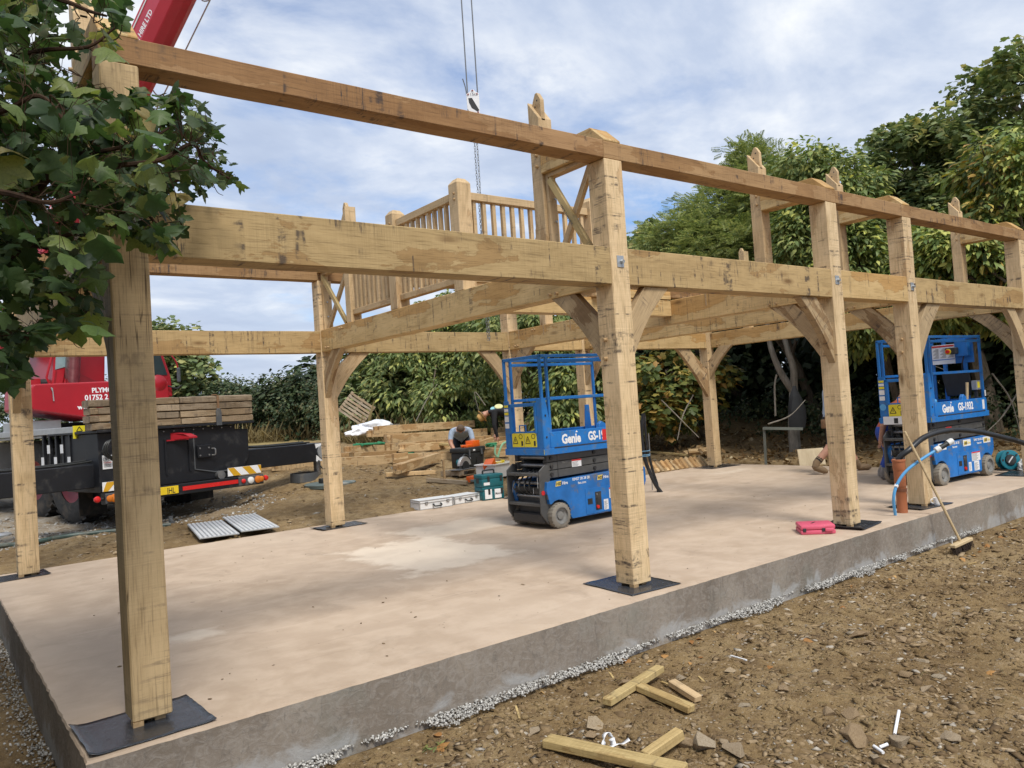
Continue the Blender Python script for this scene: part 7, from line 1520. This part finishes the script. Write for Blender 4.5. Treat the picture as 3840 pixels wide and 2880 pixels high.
# broom leaning on the slab edge
h0, h1 = gp2(3550, 2085, .09), gp2(3662, 2040, .09); hc = (h0+h1)/2; hd = (h1-h0).normalized(); t = thing('broom', 'wooden yard broom leaning against the slab beside the drain pipe', 'broom', tuple(hc)); top = aty(3392, 1618, .10)
MB().bar(hc-hd*.23, hc+hd*.23, .065, .035).build('head', 'broom_wood', t, bevel=.006); MB().tube([hc+V(0, 0, -.01), hc.lerp(top, .5), top], .014, 10).build('handle', 'broom_wood', t, None, True); br = MB(); rr = random.Random(2)
for k in range(260): a_ = hc+hd*rr.uniform(-.22, .22)+V(rr.uniform(-.028, .028), rr.uniform(-.028, .028), -.016); br.cyl(a_, a_+V(rr.gauss(0, .012), rr.gauss(-.01, .012), -.075), .003, .0025, 4, 0, False)
br.build('bristles', 'bristle', t, kind='stuff')
q = aty(3570, 2030, -.03); MB().tube(curve_pts([q+V(0, 0, -.14), q+V(0, 0, .02), q+V(.0, -.015, .035), q+V(.02, -.02, .035)], 4), .008, 8).build('overflow_pipe', 'white_plastic', None, None, True, label='thin white pipe stub at the foot of the slab by the broom head', cat='pipe')
# fallen leaves near the slab and by the broom
LM = [np_mesh('fallen_leaf', leaf_maple(5, .5)[0], [leaf_maple(5, .5)[1]], 'leaf_fallen'), np_mesh('fallen_leaf', leaf_simple(.4, .6)[0], [leaf_simple(.4, .6)[1]], 'leaf_fallen')]
spots = [(1655, 2765), (2030, 2600), (2140, 2595), (2365, 2480), (2450, 2478), (2480, 2460), (2590, 2405), (2620, 2395), (2670, 2370), (2770, 2370), (2580, 2480), (2630, 2470), (2340, 2560), (3350, 2165), (3370, 2160), (3190, 2200), (3330, 2170), (3620, 2080), (3640, 2065), (3660, 2070), (3600, 2090), (3680, 2055), (3700, 2045), (3020, 2400), (3160, 2280), (3700, 2520), (3750, 2010), (3790, 1990), (1640, 2800), (2900, 2500)]
for u, v in spots: p = gp2(u, v, .012); link(bpy.data.objects.new('fallen_leaf', LM[random.randrange(2)]), None, Matrix.Translation(p) @ Matrix.Rotation(random.uniform(0, 6), 4, 'Z') @ Matrix.Rotation(random.uniform(-.5, .5), 4, 'X') @ Matrix.Scale(random.uniform(.045, .085), 4), 'dry orange-brown fallen leaf lying on the soil by the slab edge', 'leaf', 'fallen leaves on the soil')
for u, v in [(1600, 2808), (1640, 2800)]: p = gp2(u, v, .01); o = bpy.data.objects.new('weed', scatter_mesh('weed', LANCE[0], LANCE[1], np.array([p[:]]*9)+RNG.normal(0, .012, (9, 3))*np.array([1, 1, .1]), rand_rot(9, .9), RNG.uniform(.03, .07, 9), 'leaf_chestnut_green')); link(o, None, None, 'small green weed at the foot of the gravel strip' if u == 1600 else 'tiny weed sprig beside an orange leaf by the gravel', 'weed')
# dry stalks and roots in the rubble
m = MB(); rr = random.Random(8)
for k in range(150):
    x = rr.uniform(1.2, 6.5); y = rr.uniform(-2.6, -.2); z = gzz(x, y); a_ = rr.uniform(0, 6.3); l = rr.uniform(.04, .16); m.tube(curve_pts([V(x, y, z+.004), V(x+l*.5*math.cos(a_), y+l*.5*math.sin(a_), z+rr.uniform(.01, .04)), V(x+l*math.cos(a_+.3), y+l*math.sin(a_+.3), z+.008)], 3), .0016, 4)
m.build('dry_stalks', 'dry_grass', None, kind='stuff')
# plywood sheet, jacket and rail in the trees behind the walking man
q = atd(2955, 1640, 14.9); g = gz(q.x, q.y); Wp = plane_m(V(q.x, q.y, g+.12)+V(.12, -.25, 0), (CR.x, CR.y, 0), (-CF.x, -CF.y, .25)); MB().box((-.08, 0, 0), (.42, .70, .018)).build('plywood_sheet', 'plywood', None, Wp, bevel=.003, label='sheet of pale plywood leaning behind the walking man', cat='plywood')
jp = atd(2985, 1525, 15.6); jm = MB(); vs = []; n = 14
for i in range(n+1):
    t_ = i/n; w = .10+.16*min(1, t_*1.8)-.03*max(0, t_-.8)*5; w *= (.45+.55*min(1, t_*4)); dz = -.85*t_
    for j in range(12): a_ = 2*math.pi*j/12; vs.append((math.cos(a_)*w*(1+.15*math.sin(3*a_+t_*5)), math.sin(a_)*w*.45, dz))
fs = [(i*12+j, i*12+(j+1) % 12, (i+1)*12+(j+1) % 12, (i+1)*12+j) for i in range(n) for j in range(12)] + [tuple(range(12)), tuple(reversed(range(n*12, n*12+12)))]
jm.add(vs, fs).build('jacket', 'jacket_black', None, Matrix.Translation(jp+V(0, 0, .42)), True, label='black jacket hanging on the forked tree beside the plywood', cat='jacket')
a_, b_ = atd(2860, 1606, 15.4), atd(3010, 1608, 15.4); rl = thing('rail', 'grey wooden fence rail behind the plywood sheet', 'fence rail', (a_.x, a_.y, gz(a_.x, a_.y))); MB().bar(a_, b_, .03, .055).build('bar', 'rail_grey', rl)
p0 = atd(2868, 1690, 15.45); p1 = atd(2865, 1602, 15.45); p0.z = gz(p0.x, p0.y)-.05; MB().bar(p0, p1, .04).build('upright', 'rail_grey', rl)

# ------------------------------------------------------------------ people
def skin_mesh(name, J, edges, radii, root, sub=1):
    keys = list(J); me = bpy.data.meshes.new(name); me.from_pydata([J[k] for k in keys], [(keys.index(a), keys.index(b)) for a, b in edges], []); o = bpy.data.objects.new(name, me); COL.objects.link(o)
    o.modifiers.new('skin', 'SKIN'); sv = me.skin_vertices[0].data
    for i, k in enumerate(keys): r = radii[k]; sv[i].radius = r if isinstance(r, tuple) else (r, r); sv[i].use_root = (k == root)
    s = o.modifiers.new('sub', 'SUBSURF'); s.levels = s.render_levels = sub; dg = bpy.context.evaluated_depsgraph_get(); dg.update(); out = bpy.data.meshes.new_from_object(o.evaluated_get(dg)); bpy.data.objects.remove(o, do_unlink=True); return out
def person(label, J, mats, hairm, face, hat=None):
    """J: joints in world space; mats: skin, top, trousers, boots, sleeve length 0..1, leg length 0..1"""
    root = thing('person', label, 'person', (J['pel'].x, J['pel'].y, min(J['fl'].z, J['fr'].z)-.05))
    JJ = dict(J); E = [('pel', 'belly'), ('belly', 'chest'), ('chest', 'neck'), ('neck', 'head')]; rad = dict(pel=(.15, .125), belly=(.145, .115), chest=(.165, .125), neck=.06, head=.075)
    for s in 'lr':
        E += [('chest', 'sh'+s), ('sh'+s, 'el'+s), ('el'+s, 'wr'+s), ('wr'+s, 'ha'+s), ('pel', 'hi'+s), ('hi'+s, 'kn'+s), ('kn'+s, 'an'+s), ('an'+s, 'f'+s), ('f'+s, 'to'+s)]
        rad.update({'sh'+s: .075, 'el'+s: .052, 'wr'+s: .036, 'ha'+s: (.042, .024), 'hi'+s: .11, 'kn'+s: .078, 'an'+s: .058, 'f'+s: .058, 'to'+s: .05})
        a, b = J['el'+s], J['wr'+s]; dh = (b-a).normalized(); JJ['ha'+s] = b+dh*.08; f0 = J['an'+s]; JJ.setdefault('to'+s, J['f'+s]+face.normalized()*.13)
    me = skin_mesh('body', JJ, E, rad, 'pel', 2); sk, tp, tr, bt, sl, lg = mats
    for m_ in (sk, tp, tr, bt): me.materials.append(MATS[m_])
    def seg(p, a, b): ab = b-a; t_ = max(0, min(1, (p-a).dot(ab)/ab.length_squared)); return (p-(a+ab*t_)).length, t_
    for po in me.polygons:
        p = po.center; best = (9, 0)
        for a, b in E:
            d_, t_ = seg(p, JJ[a], JJ[b]); d_ -= .0
            if d_ < best[0]: best = (d_, (a, b, t_))
        a, b, t_ = best[1]; mi = 1
        if a in ('neck',) or b == 'head': mi = 0
        elif a[:2] == 'sh': mi = 1 if t_ < sl*2 else 0
        elif a[:2] == 'el': mi = 1 if sl > .5 and t_ < (sl-.5)*2 else 0
        elif a[:2] == 'wr': mi = 0
        elif a == 'pel' and b != 'belly' or a[:2] == 'hi': mi = 2 if (a[:2] != 'hi' or t_ < lg*2) else 0
        elif a[:2] == 'kn': mi = 2 if lg > .5 and t_ < (lg-.5)*2 else (0 if t_ < .8 else 3)
        elif a[:2] == 'an' or a in ('fl', 'fr'): mi = 3
        po.material_index = mi
    me.polygons.foreach_set('use_smooth', [True]*len(me.polygons)); body = link(bpy.data.objects.new('body', me), root)
    # head with nose, ears and hair; hands with five fingers
    hc = J['head']; up = (hc-J['neck']).normalized(); fw = (face-up*face.dot(up)).normalized(); sd = fw.cross(up); F = Matrix(((sd.x, fw.x, up.x, hc.x), (sd.y, fw.y, up.y, hc.y), (sd.z, fw.z, up.z, hc.z), (0, 0, 0, 1)))
    h = MB(); pr = [(.001, -.115), (.045, -.10), (.062, -.06), (.074, .0), (.078, .045), (.066, .09), (.036, .115), (.001, .12)]; h.lathe(pr, hc, tuple(up), 16, close=False); h.prism([F @ V(-.012, .070, -.02), F @ V(.012, .070, -.02), F @ V(0, .072, .035)], fw*.022)
    for s in (-1, 1): h.lathe([(.022, -.008), (.028, .0), (.018, .01), (.001, .01)], F @ V(s*.078, -.005, .0), tuple(sd*s), 8); h.box((s*.03-.012, .068, .018), (s*.03+.012, .076, .028), 1, F)
    h.box((-.022, .066, -.055), (.022, .073, -.047), 1, F); h.build('head', ['skin', 'hair_brown'], root, None, True)
    ha = MB(); ha.lathe([(.076, .0), (.086, .03), (.085, .06), (.070, .10), (.04, .125), (.001, .13)], hc-fw*.012, tuple(up), 16, close=False); ha.build('hair', hairm, root, None, True)
    fg = MB()
    for s in 'lr':
        a, b = J['el'+s], J['wr'+s]; d_ = (b-a).normalized(); k_ = d_.orthogonal().normalized() if abs(d_.z) > .95 else d_.cross(V(0, 0, 1)).normalized(); n_ = d_.cross(k_); q = JJ['ha'+s]
        for i, ln in enumerate((.055, .068, .072, .066, .05)):
            if i == 0: base = b+d_*.03+k_*.03; pts = [base, base+k_*.025+d_*.02, base+k_*.03+d_*.045+n_*.01]
            else: base = q+k_*(.03-.02*(i-1)); pts = [base, base+d_*ln*.5+n_*.004, base+d_*ln*.9+n_*.022]
            fg.tube(pts, [.0095, .009, .007], 6)
    fg.build('fingers', 'skin', root, None, True)
    for s in 'lr':
        he, to, an = J['f'+s], JJ['to'+s], J['an'+s]; dr = (to-he).normalized(); bo = MB().tube([he-dr*.05+V(0, 0, .01), he, he.lerp(to, .5), to, to+dr*.05], [.03, .058, .057, .052, .03], 12); bo.tube([an+(J['kn'+s]-an).normalized()*.09, an, he+V(0, 0, .01)], [.062, .060, .058], 12); bo.build('boot', bt, root, None, True)
    if hat: h2 = MB(); h2.lathe([(.155, .035), (.15, .045), (.098, .05), (.094, .11), (.07, .15), (.001, .155)], hc, tuple((up+fw*.15).normalized()), 22); h2.build('hat', hat, root, None, True)
    return root
def J_(o, fwd, **k):
    """joints from (forward, left, up) metres at origin o"""
    f = Vector(fwd); f.z = 0; f.normalize(); l = V(-f.y, f.x, 0); return {n: o+f*a+l*b+V(0, 0, c) for n, (a, b, c) in k.items()}
# kneeling man, bent over his work, facing the camera
o = atd(1735, 1728, 17.1); o.z = gz(o.x, o.y); fw = CAMP-o; fw.z = 0
J = J_(o, fw, pel=(-.12, 0, .44), belly=(.06, 0, .60), chest=(.28, 0, .68), neck=(.40, 0, .70), head=(.52, 0, .70), shl=(.34, .20, .66), shr=(.34, -.20, .66), ell=(.42, .25, .40), elr=(.40, -.24, .42), wrl=(.56, .20, .22), wrr=(.52, -.14, .20), hil=(-.10, .10, .42), hir=(-.10, -.10, .42), knl=(.26, .17, .10), knr=(.24, -.14, .08), anl=(-.16, .16, .07), anr=(-.16, -.13, .07), fl=(-.24, .16, .06), fr=(-.24, -.13, .06), tol=(-.28, .16, .03), tor=(-.28, -.13, .03))
person('person in a pale blue t-shirt kneeling bent over a timber', J, ('skin', 'shirt_blue', 'trousers_navy', 'boot_tan', .38, 1.0), 'hair_brown', fw.normalized()*.8+V(0, 0, -1))
hm = atd(1790, 1695, 16.4); MB().cyl(hm, atd(1730, 1702, 16.3), .014, None, 8, 0).cyl(hm-V(0, .05, .02), hm+V(0, .05, .02), .05, None, 12, 1).build('mallet', ['broom_wood', 'peg_wood'], None, None, True, label='wooden mallet held over the beam by the kneeling man', cat='mallet')
# man in black with a straw hat, bent over, half hidden by the back post
o = atd(1888, 1735, 17.6); o.z = gz(o.x, o.y); fw = -CR; fw.z = 0; fw = (fw-CF*V(1, 1, 0).length*.15); fw.z = 0
J = J_(o, fw, pel=(-.30, 0, .92), belly=(-.10, 0, 1.02), chest=(.15, 0, 1.06), neck=(.28, 0, 1.02), head=(.38, 0, .97), shl=(.17, .19, 1.02), shr=(.17, -.19, 1.02), ell=(.20, .24, .72), elr=(.05, -.22, .74), wrl=(.14, .20, .46), wrr=(.12, -.14, .50), hil=(-.30, .10, .88), hir=(-.30, -.10, .88), knl=(-.22, .14, .48), knr=(-.28, -.12, .48), anl=(-.36, .14, .08), anr=(-.40, -.12, .08), fl=(-.36, .14, .05), fr=(-.40, -.12, .05), tol=(-.20, .16, .03), tor=(-.25, -.12, .03))
pr_ = person('person in black with a straw hat bending over, half hidden by the back post', J, ('skin', 'hoodie_black', 'trousers_navy', 'boot_tan', 1.0, 1.0), 'hair_brown', fw.normalized()*.3+V(0, 0, -1), 'hat_tan')
bc = (J['chest']+J['belly'])/2; up_ = (CAMP-bc).normalized()*.6+V(0, 0, 1); q = bc+up_.normalized()*.115; MB().lathe([(.10, 0), (.09, .012), (.001, .016)], q, tuple(up_), 16).build('back_print', 'print_pale', pr_, None, True); MB().lathe([(.075, 0), (.07, .010), (.001, .014)], q+CR*-.12+V(0, 0, -.05), tuple(up_), 16).build('back_print', 'print_blue', pr_, None, True)
# man walking left, hidden behind the third front post but for a leg and tool belt
o = at(3150, 1772); o.z = 0; fw = CR.copy(); fw.z = 0
J = J_(o, fw, pel=(-.12, 0, .95), belly=(-.08, 0, 1.13), chest=(-.03, 0, 1.36), neck=(.0, 0, 1.50), head=(.02, 0, 1.63), shl=(-.04, .19, 1.40), shr=(-.04, -.19, 1.40), ell=(.02, .24, 1.13), elr=(-.16, -.22, 1.14), wrl=(.14, .22, .93), wrr=(-.06, -.25, .93), hil=(-.12, .10, .90), hir=(-.12, -.10, .90), knl=(.16, .11, .50), knr=(-.16, -.11, .47), anl=(.36, .11, .10), anr=(-.43, -.11, .20), fl=(.38, .11, .06), fr=(-.45, -.11, .125), tol=(.53, .11, .055), tor=(-.30, -.11, .06))
pw = person('person walking in black shorts and tan boots, mostly hidden behind a front post', J, ('skin', 'shirt_blue', 'trousers_navy', 'boot_tan', .4, .48), 'hair_brown', fw.normalized())
q = J['hir']+V(0, 0, .0)-fw.normalized()*.14; MB().box((-.05, -.05, -.13), (.05, .05, .02), 0, Matrix.Translation(q+fw.normalized()*.03)).box((-.035, -.03, -.05), (.035, .03, .07), 0, Matrix.Translation(q+fw.normalized()*.07)).build('tool_pouch', 'leather', pw, None, True, .012, 2)
for s in 'r': a_ = J['an'+s]; MB().tube([a_.lerp(J['kn'+s], .28), a_.lerp(J['kn'+s], .12)], [.060, .064], 10).build('sock', 'hoodie_black', pw, None, True)
# man behind the second lift
o = at(3312, 1803); o.z = 0; o += CF*.25+CR*.10; o.z = 0; fw = CR.copy(); fw.z = 0
J = J_(o, fw, pel=(.10, 0, .72), belly=(.20, 0, .86), chest=(.30, 0, 1.06), neck=(.36, 0, 1.16), head=(.44, 0, 1.24), shl=(.26, .19, 1.08), shr=(.24, -.19, 1.08), ell=(.40, .24, .85), elr=(-.01, -.22, .86), wrl=(.55, .2, .68), wrr=(-.04, -.16, .62), hil=(.08, .10, .70), hir=(.07, -.10, .70), knl=(.22, .14, .40), knr=(.08, -.13, .38), anl=(.06, .12, .09), anr=(-.02, -.12, .09), fl=(.06, .12, .05), fr=(-.02, -.12, .05), tol=(.22, .12, .04), tor=(.13, -.12, .04))
person('person in bright blue trousers and grey boots stooping behind the right-hand lift', J, ('skin', 'top_orange', 'trousers_blue', 'boot_grey', .4, .95), 'hair_brown', fw.normalized()+V(0, 0, -.5))
